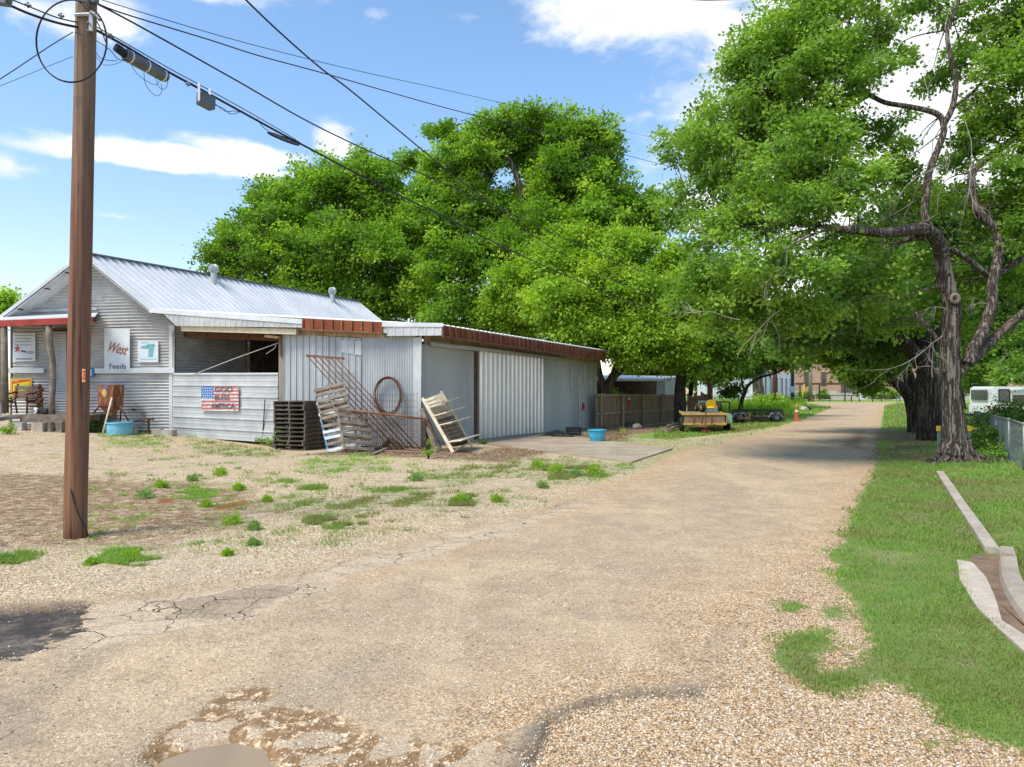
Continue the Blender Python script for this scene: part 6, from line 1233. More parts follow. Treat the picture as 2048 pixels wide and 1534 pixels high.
# tree line far beyond the storage building and the school
for i, (x, Z, w_, h, lab) in enumerate(((1400, 125, 70, 60, 'hazy far tree above the storage building roof, left one'), (1500, 130, 60, 70, 'hazy far tree above the storage building roof, middle one'), (1590, 120, 40, 45, 'far tree at the left corner of the brick school'), (1290, 90, 70, 55, 'distant tree behind the lean-to roof'))):
    tree('far_tree', lab, (x, 800), Z, [([None, (x, 770, Z)], .4, .2, 6)], [pb(x, 770 - h * .5, Z, w_ * .6, h * .45), pb(x - w_ * .4, 775 - h * .3, Z, w_ * .45, h * .4), pb(x + w_ * .4, 775 - h * .3, Z, w_ * .45, h * .4)], 8000, .45, M['leafB'], M['barkdark'], clump=1.2, seed=30 + i, nb=10, group='trees in the far distance')
# ------------------------------------------------------------------ bushes, weeds and vines
def bush(name, lab, cat, blobs, n, size, leaf, seed, clump=.2, group=None, tint0=.5, loc=None):
    c = loc or Vector((blobs[0][0].x, blobs[0][0].y, float(ground_at(blobs[0][0].x, blobs[0][0].y)))); t = thing(name, lab, cat, c, group)
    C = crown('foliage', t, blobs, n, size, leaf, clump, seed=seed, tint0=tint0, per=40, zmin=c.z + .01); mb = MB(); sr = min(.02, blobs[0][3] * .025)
    for i in range(0, len(C), max(1, len(C) // 14)): p = Vector(C[i]); mb.tube([Vector((p.x * .3 + c.x * .7, p.y * .3 + c.y * .7, float(ground_at(c.x, c.y)))), p], [sr, sr * .4], 4)
    obj('stem', mb, M['barkdark'], t); return t
HG = 'clipped hedges along the school wall'
for i, (x0, x1, lab) in enumerate(((1604, 1618, 'clipped round hedge left of the pale wooden pole by the school'), (1637, 1653, 'clipped hedge right of the pale wooden pole by the school'), (1743, 1765, 'clipped hedge beside the white fence sign'), (1771, 1794, 'clipped hedge nearest the leaning dark trunk'), (1573, 1584, 'clipped hedge beside the storage building corner'), (1955, 1985, 'hedge left of the white camper truck'))):
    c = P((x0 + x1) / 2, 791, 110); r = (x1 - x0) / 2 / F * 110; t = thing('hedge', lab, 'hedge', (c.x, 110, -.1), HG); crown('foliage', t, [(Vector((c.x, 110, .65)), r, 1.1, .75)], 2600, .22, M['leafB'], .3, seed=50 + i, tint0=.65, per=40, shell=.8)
GW = 'weeds growing in the gravel yard'
WD = [(290, 994, 17, 'round pale green weed clump right of the utility pole'), (323, 974, 11, 'small weed clump just behind the round pale one'), (466, 1046, 19, 'largest weed clump, in the middle of the yard'), (507, 1062, 15, 'bright weed clump right of the largest one'), (413, 1010, 11, 'weed clump at the left tip of the red soil patch'), (534, 1003, 9, 'slim weed clump right of the red soil patch'),
      (385, 963, 10, 'weed clump behind the bare brown soil'), (476, 977, 11, 'weed clump straight above the red soil patch'), (440, 950, 13, 'flat weed clump on the pale gravel'), (507, 1092, 11, 'weed clump below the bright one'), (262, 1118, 20, 'wide ragged weed clump near the asphalt edge'), (182, 1128, 9, 'small weed clump below the utility pole foot'), (10, 1120, 18, 'weed clump at the left edge of the picture'), (455, 1112, 10, 'dull weed clump by the asphalt edge'),
      (1112, 945, 16, 'weed clump before the concrete pad'), (1152, 952, 14, 'weed clump right in front of the pad, second from the left'), (1187, 948, 14, 'weed clump by the front tip of the concrete pad'), (1075, 935, 12, 'weed clump in the sparse grass left of the pad weeds'), (1085, 975, 11, 'lone weed clump between the pad and the road edge'), (925, 1005, 16, 'weed clump right of the long yard grass patch'), (993, 1003, 12, 'weed clump at the road edge in mid yard'), (833, 962, 12, 'weed clump behind the long yard grass patch')]
for i, (x, y, r, lab) in enumerate(WD):
    c = Gh(x, y); rr_ = r / F * c.y * 1.05; n = 620; dd = RNG.normal(size=(n, 3)); dd[:, 2] = np.abs(dd[:, 2]); dd /= np.linalg.norm(dd, axis=1)[:, None]; q = RNG.uniform(.15, 1, n) ** .6
    lob = 1 + .35 * np.sin(dd[:, 0] * 5 + i) * np.cos(dd[:, 1] * 4 + 2 * i); p = dd * (q * lob)[:, None] * np.array([rr_, rr_ * .9, rr_ * (1.15 if i != 10 and i != 12 else .7)]) + np.array([c.x, c.y, c.z])
    ax = dd * .8 + RNG.normal(0, .45, (n, 3)) + np.array([0, 0, .45]); ax /= np.linalg.norm(ax, axis=1)[:, None]; sd = np.cross(ax, RNG.normal(0, 1, (n, 3))); sd /= np.linalg.norm(sd, axis=1)[:, None]; sz = (.014 + .0016 * c.y) * RNG.uniform(.6, 1.4, n)
    V = np.stack([p, p + ax * (sz * .5)[:, None] + sd * (sz * .22)[:, None], p + ax * sz[:, None], p + ax * (sz * .5)[:, None] - sd * (sz * .22)[:, None]], 1).reshape(-1, 3)
    o = fast_mesh('weed_clump', V, np.arange(4 * n).reshape(-1, 4), M['leafA' if i % 3 else 'leafD'], base=c, attrs={'tint': np.repeat(np.clip(RNG.normal(.75, .2, n), 0, 1), 4)}); props(o, lab, 'weed', GW)
def hb(px, pyb, h, w_, Z=None): c = Gh(px, pyb); k = c.y / F; return (c + Vector((0, 0, h * k * .5)), w_ * k * .5, w_ * k * .4, h * k * .5)
bush('weed', 'tall ragged weed at the foot of the gate post', 'weed', [hb(562, 899, 44, 16), hb(548, 893, 24, 26), hb(528, 891, 14, 24), hb(577, 896, 30, 20)], 1300, .05, M['leafB'], 61, .10)
bush('weed', 'orange tipped green weed growing up the rusty end post', 'weed', [hb(857, 917, 36, 12), hb(856, 892, 14, 14)], 700, .045, M['leafA'], 62, .08)
bush('weed', 'low green weed under the ledge between pump and tub', 'weed', [hb(262, 862, 24, 44), hb(290, 860, 18, 26)], 900, .06, M['leafD'], 63, .12, tint0=.3)
bush('weed', 'dark leafy weed behind the utility pole foot of the store wall', 'weed', [hb(190, 864, 20, 36)], 700, .06, M['leafC'], 64, .12)
bush('weed', 'small green weed beside the stone block of the ramp', 'weed', [hb(22, 868, 22, 16), hb(5, 868, 18, 16)], 500, .05, M['leafA'], 65, .10)
bush('weed', 'yellow green weed at the fence beside the blue tub', 'weed', [hb(1244, 868, 14, 12), hb(1225, 855, 12, 14)], 500, .05, M['leafA'], 66, .10, tint0=.8)
bush('weed', 'fresh weed sprouting at the sliding door corner', 'weed', [hb(966, 888, 8, 24)], 350, .05, M['leafB'], 67, .08)
bush('shrub', 'bright shrub poking above the wooden fence', 'shrub', [pb(1222, 790, 38, 12, 8), pb(1230, 784, 38, 6, 8)], 500, .09, M['leafB'], 68, .2, tint0=.8, loc=Vector((5.4, 38.1, -.2)))
bush('shrub', 'bright green shrub among the tall weeds before the storage building', 'shrub', [pb(1530, 806, 52, 34, 17), pb(1570, 815, 50, 22, 12), pb(1505, 815, 50, 20, 12)], 4000, .16, M['leafA'], 69, .3, tint0=.75)
VN = 'vines over the chain-link fence'
for i, (bl, lab) in enumerate((([pb(1945, 860, 20.5, 22, 26), pb(1965, 880, 19.5, 26, 26), pb(1950, 905, 18.5, 26, 22), pb(1930, 890, 20, 14, 22)], 'dark vines heaped behind the nearest lawn tree'), ([pb(1985, 845, 21, 28, 18), pb(2025, 830, 22, 34, 24), pb(2000, 880, 19, 18, 22)], 'vine thicket above the chain-link fence by the truck'),
        ([pb(1985, 915, 17, 22, 14), pb(1968, 928, 16.4, 18, 9)], 'low leafy weeds at the foot of the chain-link fence'), ([pb(2035, 880, 17.5, 14, 22), pb(2042, 920, 16.5, 10, 16)], 'vines threading the nearest fence mesh at the right edge'))):
    bush('vine_thicket', lab, 'vines', bl, 3800 if i < 2 else 1500, .08, M['leafC' if i < 2 else 'leafB'], 70 + i, .2, VN, .45)
# ------------------------------------------------------------------ utility pole and cables
pbse = Gh(150, 1071); up = thing('utility_pole', 'tall brown wooden utility pole in the gravel yard, nearest the camera', 'pole', pbse)
ZP = pbse.y; tp = P(173, 0, ZP); top = pbse + (tp - pbse) * 1.35; mb = MB(); k_ = 40; ptsP = [pbse.lerp(top, i / k_) + Vector((0, 0, -.3 if i == 0 else 0)) for i in range(k_ + 1)]
mb.tube(ptsP, [.126 - .02 * i / k_ for i in range(k_ + 1)], 24, wob=.012); obj('shaft', mb, M['woodpole'], up, smooth=True)
fr = lambda px, py, d=-.14: P(px, py, ZP + d)
tg = MB(); tg.beam(fr(167.5, 738, -.13), fr(167.5, 764, -.13), .035, .006, (0, 1, 0)); tagp = obj('number_tag', tg, flat('pale_orange_tag', (.75, .40, .22)), up)
mb = MB()
class _PW: pass
PWall = Wall((fr(150, 0).x, ZP - .134), (fr(190, 0).x, ZP - .134)); WL['pw'] = WL[up.name]
for s_, y in (('4', 743.5), ('3', 751), ('9', 758.5)): text(up, PWall, s_, 167.5, y, 6.6, flat('red_digits', (.5, .03, .02)), .0, 'tag_digit', 0, 1.3, .001)
mb = MB(); mb.tube([fr(146, 750, -.02), fr(144, 880, -.04), fr(141, 960, -.08), fr(143, 985, -.13), fr(150, 1010, -.13), fr(160, 1035, -.13), fr(172, 1056, -.10), fr(176, 1072, -.03)], .008, 6); obj('ground_wire', mb, M['cable'], up, smooth=True)
mb = MB()
for y in (44, 60): mb.tube([fr(176, y, -.20), fr(178, y, .1)], .012, 6)
mb.beam(fr(182, 22, -.13), fr(182, 62, -.13), .04, .02, (0, 1, 0)); mb.tube([fr(150, 30, -.12), fr(190, 28, -.12)], .02, 6); obj('bracket', mb, M['galv'], up)
mb = MB(); mb.tube([fr(175, 12, .0), fr(200, 40, -.05)], .02, 6); mb.lathe(fr(190, 8, -.1), [(.01, 0), (.04, .01), (.045, .06), (.01, .08)], 10); obj('insulator', mb, M['greymetal'], up)
def sagpts(a, b, sag, n=26): return [a.lerp(b, i / n) - Vector((0, 0, sag * 4 * (i / n) * (1 - i / n))) for i in range(n + 1)]
def cable(lab, pts, r, mat=None, extra=None, group='overhead cables', n=6):
    mb = MB(); mb.tube(pts, r, n, caps=False)
    for e in (extra or []): mb.tube(e[0], e[1], 5, caps=False)
    return obj('overhead_cable', mb, mat or M['cable'], label=lab, cat='cable', group=group, smooth=True)
PE = P(1418, 655, 42)
def through(pix, Z0, Z1, n=8):
    """pixels with depths spread evenly in 1/Z along the span"""
    xs = [p[0] for p in pix]; x0, x1 = xs[0], xs[-1]; L_ = []
    for (x, y) in pix:
        f = (x - x0) / (x1 - x0); # projective interpolation of a straight span
        iz = (1 - f) / Z0 + f / Z1; L_.append(P(x, y, 1 / iz))
    return smooth_path(L_, n)
main = [(176, 52), (240, 86), (330, 140), (400, 178), (480, 222), (560, 266), (600, 287), (700, 340), (800, 391), (900, 440), (1000, 490), (1100, 537), (1200, 580), (1300, 617), (1418, 655)]
M1 = through(main, ZP, 42); cable('thick lowest cable bundle from the near pole down to the trees', M1, .016)
strand = through([(180, 47), (240, 80), (330, 132), (400, 170), (480, 214), (560, 260), (600, 285)], ZP, 11.6); cable('thin steel strand lashed along the top of the thick bundle', strand, .007, M['greymetal'])
cable('second straight cable above the thick bundle', through([(195, 8), (260, 42), (350, 92), (480, 165), (620, 245), (760, 312), (900, 372), (1050, 440), (1200, 508), (1330, 560), (1418, 590)], ZP, 42), .011)
cable('dark cable dropping steeply from the top of the picture', through([(470, -25), (492, 0), (560, 65), (640, 135), (700, 180), (800, 263), (900, 345), (1000, 420), (1120, 505), (1250, 570), (1418, 632)], 7.5, 42), .010)
cable('thin high wire running to the right over the trees', through([(190, 5), (250, 28), (420, 80), (520, 112), (660, 150), (900, 218), (1100, 268), (1320, 328), (1500, 372)], ZP, 44), .0085)
cable('faintest uppermost wire crossing to the right', through([(192, -4), (340, 42), (500, 88), (700, 138), (900, 182), (1100, 228), (1320, 278), (1500, 318)], ZP, 46), .005)
cable('thin wire slanting down to the left edge from the pole', through([(146, 64), (100, 92), (40, 132), (-30, 178)], ZP, 8.0), .006)
cable('faint lower wire slanting to the left edge', through([(146, 113), (90, 135), (30, 160), (-30, 184)], ZP, 8.2), .003)
cable('thick cable bundle coming in from the upper left corner to the pole', through([(-60, -22), (0, 2), (60, 28), (120, 47), (176, 58)], 7.4, ZP), .014, extra=[(through([(-60, -32), (0, -10), (60, 14), (120, 37), (176, 48)], 7.4, ZP), .008)])
cable('short wire along the top edge of the picture', through([(1330, -6), (1400, 0), (1470, -1), (1560, -6)], 20, 21), .014)
cable('slender wire passing through the near tree crown', through([(1640, 385), (1750, 425), (1880, 456), (2000, 480), (2100, 498)], 15, 14), .006)
mb = MB(); r = []
for k in range(2):
    for i in range(41): th = 2 * math.pi * i / 40 + 1.2; r.append(P(143 + (70 + k) * math.cos(th), 82 - (83 - k) * math.sin(th), ZP - .20 - .01 * k))
mb.tube(r, .008, 6, caps=False); mb.tube(smooth_path([fr(155, 0, -.2), fr(185, 30, -.2), fr(200, 55, -.2), fr(212, 85, -.2)], 4), .007, 5); mb.tube(smooth_path([fr(150, 64, -.15), fr(190, 80, -.2), fr(220, 100, -.2), fr(236, 118, -.2), fr(255, 122, -.1)], 4), .005, 5)
mb.tube(smooth_path([fr(186, 85, -.15), fr(192, 105, -.2), fr(205, 118, -.2), fr(235, 122, -.15)], 4), .004, 5); mb.tube(smooth_path([fr(190, 110, -.15), fr(205, 128, -.2), fr(222, 130, -.2), fr(243, 124, -.15)], 4), .003, 5)
obj('cable_loop', mb, M['cable'], label='large loop of black cable coiled around the pole top', cat='cable', smooth=True)
def mid(pts, px):
    return min(pts, key=lambda q: abs(CX + F * q.x / q.y - px))
# splice case
se = thing('splice_case', 'long grey cylindrical splice case hung under the cable bundle', 'cable box', mid(M1, 283)); a = P(249, 108, 8.9); b = P(333, 155, 9.5); d_ = (b - a).normalized(); L_ = (b - a).length
mb = MB(); mb.tube([a, a + d_ * .02, a.lerp(b, .5), b - d_ * .04, b], [.06, .078, .078, .078, .06], 16); obj('case_body', mb, M['greymetal'], se, smooth=False)
mb = MB(); mb.tube([P(231, 94, 8.8), P(240, 100, 8.85), a], [.05, .055, .05], 14); obj('end_cap', mb, M['rubber'], se)
mb = MB()
for f in (.12, .5, .9): p_ = a.lerp(b, f); mb.tube([p_ + Vector((0, 0, .07)), p_ + Vector((0, 0, .14))], .008, 5); mb.lathe(p_, [(.080, -.01), (.083, 0), (.080, .01)], 16, axis=d_)
objs('hanger', mb, M['whitestrap'], se); mb = MB()
for pts in ([(262, 128), (272, 145), (290, 160), (312, 170), (318, 162)], [(288, 145), (290, 165), (300, 182), (315, 192), (324, 182), (322, 168)], [(310, 152), (316, 170), (325, 179), (334, 172), (336, 155)]): mb.tube(smooth_path([P(x, y, 9.1) for x, y in pts], 4), .0035, 4)
obj('drop_wire', mb, M['cable'], se, smooth=True)
nb_ = thing('node_box', 'small grey equipment box strapped beneath the cable bundle', 'cable box', mid(M1, 412)); c = P(412, 202, 9.9); t_ = (M1[30] - M1[20]).normalized(); s_ = t_.cross(Vector((0, 0, 1))).normalized(); u_ = s_.cross(t_)
mb = MB(); mb.obox(c, t_ * .11, s_ * .06, u_ * .085); mb.obox(c, t_ * .118, s_ * .045, u_ * .07); obj('box_body', mb, M['greymetal'], nb_)
mb = MB()
for k in (-.08, .10): q_ = c + t_ * k - s_ * 0 + Vector((0, -.07, 0)); mb.beam(q_ + Vector((0, 0, -.06)), q_ + Vector((0, 0, .19)), .03, .012, (0, 1, 0))
objs('strap', mb, M['whitestrap'], nb_); mb = MB(); mb.tube(smooth_path([c + t_ * .1, P(445, 216, 10), P(462, 228, 10.1), P(485, 222, 10.3)], 4), .005, 5); mb.tube(smooth_path([c + t_ * .1 + u_ * .04, P(450, 222, 10), P(470, 222, 10.1), P(490, 226, 10.3)], 4), .005, 5); obj('lead_wire', mb, M['cable'], nb_, smooth=True)
sn = thing('cable_storage_loop', 'flat black snowshoe shaped cable holder hung on the bundle', 'cable loop', mid(M1, 566)); a = P(537, 262, 11.2); b = P(597, 288, 11.9); ax = (b - a); c = (a + b) / 2 + Vector((0, 0, -.02)); sd = Vector((0, 0, -1)) * .055 + Vector((-.02, -.16, 0))
mb = MB()
for k in range(3):
    pts = [c + ax * .5 * math.cos(th) * (1 - .04 * k) + sd * math.sin(th) * (1 - .1 * k) for th in [i * 2 * math.pi / 32 for i in range(33)]]; mb.tube(pts, .012, 6, caps=False)
obj('ring', mb, M['cable'], sn, smooth=True); mb = MB(); mb.tube([c - ax * .5, c + ax * .5], .012, 6)
for f in (-.3, 0, .3): mb.tube([c + ax * f + sd * .8, c + ax * (f + .12) - sd * .8], .01, 5)
obj('spoke', mb, M['greymetal'], sn); mb = MB(); mb.tube(smooth_path([P(515, 238, 11), P(524, 252, 11), P(537, 262, 11.2)], 4), .006, 5); obj('lead_wire', mb, M['cable'], sn)
mb = MB(); c = P(4, -1, 7.45); mb.obox(c, Vector((.07, 0, -.01)), Vector((0, .05, 0)), Vector((0, 0, .05))); mb.tube([c + Vector((-.1, 0, .03)), c + Vector((.09, 0, -.02))], .03, 8); obj('cable_clamp_box', mb, M['greymetal'], label='dark box on the cable at the upper left corner', cat='cable box')
for px, py, lab in ((56, 10, 'small clamp on the left cable nearest the corner'), (122, 31, 'small clamp on the left cable beside the loop'), (222, 73, 'small clamp just right of the near pole'), (376, 168, 'bolt clamp between splice case and box')):
    c = P(px, py, 8.3 + (px - 180) / 150 * (1 if px > 180 else 0)); mb = MB(); mb.tube([c + Vector((-.03, 0, .01)), c + Vector((.03, 0, -.01))], [.016, .016], 8); mb.beam(c + Vector((0, 0, -.03)), c + Vector((0, 0, .03)), .02, .02); obj('cable_clamp', mb, M['greymetal'], label=lab, cat='clamp', group='clamps on the cables')
# far poles
def pole(px, yb, Z, r, yt, lab, mat='woodtan', h=None):
    t = thing('utility_pole', lab, 'pole', (P(px, yb, Z).x, Z, float(ground_at(P(px, yb, Z).x, Z)))); b = WL[t.name]; tp_ = P(px, yt, Z); mb = MB(); mb.tube([b - Vector((0, 0, .2)), b.lerp(tp_, .5), tp_], [r, r * .93, r * .8], 12); obj('shaft', mb, M[mat], t, smooth=True)
    mb = MB(); mb.beam(tp_ + Vector((-.8, 0, -.3)), tp_ + Vector((.8, 0, -.3)), .1, .12); obj('crossarm', mb, M[mat], t); return t
pole(1420, 840, 42, .17, 560, 'brown wooden pole rising behind the yellow trailer', 'woodbrown'); pole(1550, 820, 52, .17, 640, 'dark brown pole right behind the black trailer', 'brown'); pole(1621, 807, 98, .25, 640, 'pale grey wooden pole before the brick school', 'postwood')
mb = MB(); mb.tube([P(1609, 768, 97), P(1602, 809, 97)], .08, 6); obj('guy_wire_guard', mb, M['yellow'], label='slanting yellow guy wire guard beside the pale pole', cat='guard')
ss2 = thing('round_sign', 'pale blue round sign on a dark post by the storage building', 'sign', (P(1585, 814, 66).x, 66, 0)); mb = MB(); mb.tube([Vector((P(1585, 0, 66).x, 66, -.1)), P(1585, 735, 66)], .17, 8); obj('post', mb, flat('dark_post', (.03, .035, .045)), ss2)
mb = MB(); mb.lathe(P(1584, 779, 65.7), [(.01, 0), (.30, 0), (.30, .04), (.01, .04)], 20, axis=(0, -1, 0)); obj('sign_disc', mb, flat('light_blue_sign', (.45, .60, .70)), ss2)
# ------------------------------------------------------------------ trailers, cone, mower
yt = thing('utility_trailer', 'low yellow plank-bed trailer parked by the fence', 'trailer', Gh(1412, 866)); c0 = Gh(1412, 866); ty = c0.y; g0 = c0.z; lx = P(1366, 0, ty).x; rx = P(1452, 0, ty).x; D = Vector((.20, 1, 0)).normalized(); Ltr = 4.4
zb = P(0, 848, ty).z; zt = P(0, 829, ty).z
def TY(x, d, z): return Vector((x, ty, z)) + D * d
mb = MB(); mb.slab(TY(lx, 0, zt), TY(rx, 0, zt), TY(rx, Ltr, zt), TY(lx, Ltr, zt), (0, 0, 1), .05); obj('bed', mb, M['plywood'], yt)
mb = MB(); mb.slab(TY(lx + .05, -.01, zt - .06), TY(rx - .05, -.01, zt - .06), TY(rx - .05, -.01, zb), TY(lx + .05, -.01, zb), (0, -1, 0), .03); obj('front_board', mb, M['plywood'], yt)
mb = MB(); mb.beam(TY(lx - .06, -.03, zt + .01), TY(rx + .06, -.03, zt + .01), .07, .06); mb.beam(TY(rx, 0, zt), TY(rx, Ltr, zt), .06, .08); mb.beam(TY(lx, 0, zt), TY(lx, Ltr, zt), .06, .08); mb.slab(TY(rx + .04, 0, zt), TY(rx + .04, 0, zb), TY(rx + .04, Ltr, zb), TY(rx + .04, Ltr, zt), (1, -.2, 0), .03)
mb.beam(TY(lx, -.03, zb), TY(rx, -.03, zb), .06, .09)
obj('frame', mb, M['yellowpaint'], yt); mb = MB()
for f in (.25, .43, .66): x = lx + (rx - lx) * f; mb.beam(TY(x, -.05, zt), TY(x, -.05, zb), .05, .04)
objs('stake', mb, M['rust'], yt)
mb = MB(); mb.beam(TY((lx + rx) / 2, -.9, zb - .05), TY((lx + rx) / 2, 1, zb - .08), .09, .10); mb.beam(TY((lx + rx) / 2, -.9, zb - .05), TY(lx + .3, .3, zb - .05), .06, .08); mb.beam(TY((lx + rx) / 2, -.9, zb - .05), TY(rx - .3, .3, zb - .05), .06, .08); mb.tube([TY((lx + rx) / 2, -.7, zt + .1), TY((lx + rx) / 2, -.7, g0 + .12)], .035, 8); obj('tongue', mb, M['rust'], yt)
def wheel(parent, c, r, w_, axd, rimmat='greymetal'):
    axd = Vector(axd).normalized(); mb = MB(); mb.lathe(c, [(r * .55, -w_ / 2), (r * .9, -w_ / 2), (r, -w_ * .3), (r, w_ * .3), (r * .9, w_ / 2), (r * .55, w_ / 2)], 20, axis=axd); wh = obj('wheel', mb, M['rubber'], parent, smooth=True)
    mb = MB(); mb.lathe(c, [(.01, -w_ * .3), (r * .3, -w_ * .35), (r * .56, -w_ * .45), (r * .56, w_ * .45), (r * .3, w_ * .35), (.01, w_ * .3)], 16, axis=axd); obj('rim', mb, M[rimmat], wh, smooth=True)
aw = Vector((1, -.2, 0))
wheel(yt, TY(rx + .20, 1.3, g0 + .33), .33, .2, aw); wheel(yt, TY(lx - .0, 1.3, g0 + .30), .33, .2, aw); wheel(yt, TY(rx + .20, 2.1, g0 + .33), .33, .2, aw)
mb = MB(); mb.slab(TY(rx + .06, .75, zt - .02), TY(rx + .34, .75, zt - .02), TY(rx + .34, 2.6, zt - .02), TY(rx + .06, 2.6, zt - .02), (0, 0, 1), .02); mb.slab(TY(rx + .06, .75, zt - .02), TY(rx + .34, .75, zt - .02), TY(rx + .34, .6, zb), TY(rx + .06, .6, zb), (0, -1, 1), .02); obj('fender', mb, M['greenpaint'], yt)
mb = MB(); gy = Ltr; x0, x1 = P(1388, 0, ty + gy).x, P(1459, 0, ty + gy).x; zg = P(0, 804, ty + gy).z; fm = flat('dark_rusty_frame', (.035, .02, .02))
for x in (x0, x1 - 1.4, x1 - .45, x1): mb.beam(Vector((x, ty + gy, zb)), Vector((x, ty + gy, zg)), .07, .07, (0, 1, 0))
mb.beam(Vector((x0, ty + gy, zg)), Vector((x1, ty + gy, zg)), .06, .07); mb.beam(Vector((x0, ty + gy, zb + .1)), Vector((x1, ty + gy, zb + .1)), .06, .07); obj('tail_gate', mb, fm, yt)
mb = MB(); c = c0 + Vector((-.1, -.3, .06)); mb.obox(c, Vector((.16, 0, 0)), Vector((0, .12, 0)), Vector((0, 0, .06))); obj('red_block', mb, flat('faded_red_block', (.42, .10, .08)), label='faded red block under the yellow trailer jack', cat='block')
mw = thing('riding_mower', 'riding mower with yellow seat standing on the yellow trailer', 'mower', TY((lx + rx) / 2, 2.6, zt)); mc = P(1420, 823, ty + 3.0); mc.z = zt
mb = MB(); s0 = mc + Vector((0, 0, .22)); mb.blob(s0 + Vector((0, -.05, .0)), .24, .22, .06, 2, .05, 14, 6); mb.add([s0 + Vector((-.24, -.16, .02)), s0 + Vector((.24, -.16, .02)), s0 + Vector((.2, -.24, .30)), s0 + Vector((.10, -.26, .37)), s0 + Vector((-.10, -.26, .37)), s0 + Vector((-.2, -.24, .30))] + [s0 + Vector((-.24, -.10, .02)), s0 + Vector((.24, -.10, .02)), s0 + Vector((.2, -.18, .30)), s0 + Vector((.10, -.2, .37)), s0 + Vector((-.10, -.2, .37)), s0 + Vector((-.2, -.18, .30))], [(0, 1, 2, 3, 4, 5), (11, 10, 9, 8, 7, 6)] + [(i, 6 + i, 6 + (i + 1) % 6, (i + 1) % 6) for i in range(6)]); obj('seat', mb, M['yellow'], mw)
mb = MB(); mb.obox(mc + Vector((0, .1, .12)), Vector((.34, 0, 0)), Vector((0, .35, 0)), Vector((0, 0, .10))); mb.obox(mc + Vector((0, .95, .32)), Vector((.22, 0, 0)), Vector((0, .4, 0)), Vector((0, 0, .20))); obj('mower_body', mb, M['greenpaint'], mw)
mb = MB(); mb.lathe(mc + Vector((.0, .5, .62)), [(.16, -.01), (.18, 0), (.16, .01)], 16, axis=(0, -.5, 1)); mb.tube([mc + Vector((0, .6, .3)), mc + Vector((0, .5, .62))], .02, 6); mb.lathe(mc + Vector((-.02, 1.1, .72)), [(.01, 0), (.12, 0), (.13, .12), (.01, .14)], 12); obj('steering_wheel', mb, M['rubber'], mw)
for sx in (-1, 1): wheel(mw, mc + Vector((sx * .38, -.1, .24)), .24, .18, (1, 0, 0), 'yellow'); wheel(mw, mc + Vector((sx * .34, 1.2, .17)), .17, .12, (1, 0, 0), 'yellow')
# black trailer
bt = thing('utility_trailer', 'empty black railed trailer parked beside the road', 'trailer', Gh(1515, 846)); c0 = Gh(1515, 846); by = c0.y; gb = c0.z; xl = P(1466, 0, by).x; xr = P(1566, 0, by).x; zd = P(0, 833, by).z; zr = P(0, 821.5, by).z; BD = Vector((.30, 1, 0)).normalized(); blk_ = flat('black_steel', (.015, .016, .018), .5)
def TB(x, d, z): return Vector((x, by, z)) + BD * d
mb = MB(); mb.slab(TB(xl, 0, zd), TB(xr, 0, zd), TB(xr, 1.7, zd), TB(xl, 1.7, zd), (0, 0, 1), .06); obj('bed', mb, M['wooddark'], bt)
mb = MB()
for d in (0, 1.7):
    mb.beam(TB(xl, d, zr), TB(xr, d, zr), .05, .05); mb.beam(TB(xl, d, zd - .08), TB(xr, d, zd - .08), .07, .16)
    for k in range(8): x = xl + (xr - xl) * k / 7; mb.beam(TB(x, d, zd - .1), TB(x, d, zr), .045, .045, (0, 1, 0))
for x in (xl, xr): mb.beam(TB(x, 0, zr), TB(x, 1.7, zr), .05, .05); mb.beam(TB(x, 0, zd - .08), TB(x, 1.7, zd - .08), .06, .14)
obj('side_rails', mb, blk_, bt); 
for (x, d) in ((xl + .35, -.05), (xr - .35, -.05), (xl + .35, 1.75), (xr - .35, 1.75)): wheel(bt, TB(x, d, gb + .30), .30, .2, (-.25, 1, 0))
mb = MB(); mb.tube([TB(xr - .75, -.12, zd - .05), TB(xr - .62, -.12, zd + .16), TB(xr - .2, -.12, zd + .16), TB(xr - .02, -.12, zd - .05)], .05, 6); mb.tube([TB(xl + .0, -.12, zd - .05), TB(xl + .1, -.12, zd + .16), TB(xl + .6, -.12, zd + .16), TB(xl + .7, -.12, zd - .05)], .05, 6); objs('fender', mb, M['greymetal'], bt)
mb = MB(); mb.beam(TB(xl + .2, 0, zd - .1), TB(xl + .8, -1.1, zd - .05), .08, .08); mb.tube([TB(xl + .85, -1.0, zd + .25), TB(xl + .85, -1.0, gb + .02)], .03, 7); mb.beam(TB(xl + .7, -1.05, zd + .2), TB(xl + 1.2, .1, zd - .05), .06, .06); obj('tongue', mb, M['rust'], bt)
cn = thing('traffic_cone', 'tall slim faded orange cone marker at the road edge', 'cone', Gh(1593, 842)); c = Gh(1593, 842); k = c.y / F; mb = MB(); mb.lathe(c + Vector((0, 0, .05)), [(5.0 * k, 0), (3.4 * k, 9 * k), (2.0 * k, 26 * k), (1.0 * k, 33 * k), (.01, 33.5 * k)], 16); obj('cone_body', mb, M['orange'], cn, smooth=True)
mb = MB(); mb.box(c.x - 8 * k, c.x + 8 * k, c.y - 8 * k, c.y + 8 * k, c.z, c.z + .05); obj('base', mb, M['orange'], cn); mb = MB(); mb.lathe(c + Vector((0, 0, .05)), [(2.95 * k, 16 * k), (2.6 * k, 20 * k)], 16); mb.lathe(c + Vector((0, 0, .052)), [(1.95 * k, 27.5 * k), (1.6 * k, 29 * k)], 16); obj('reflective_band', mb, M['white'], cn)
M['curbmat'] = noisy('weathered_curb_concrete', (.28, .235, .18), (.39, .33, .255), 3, .9, 0, .4, (1, 1, 1), (.24, .16, .10), .58)
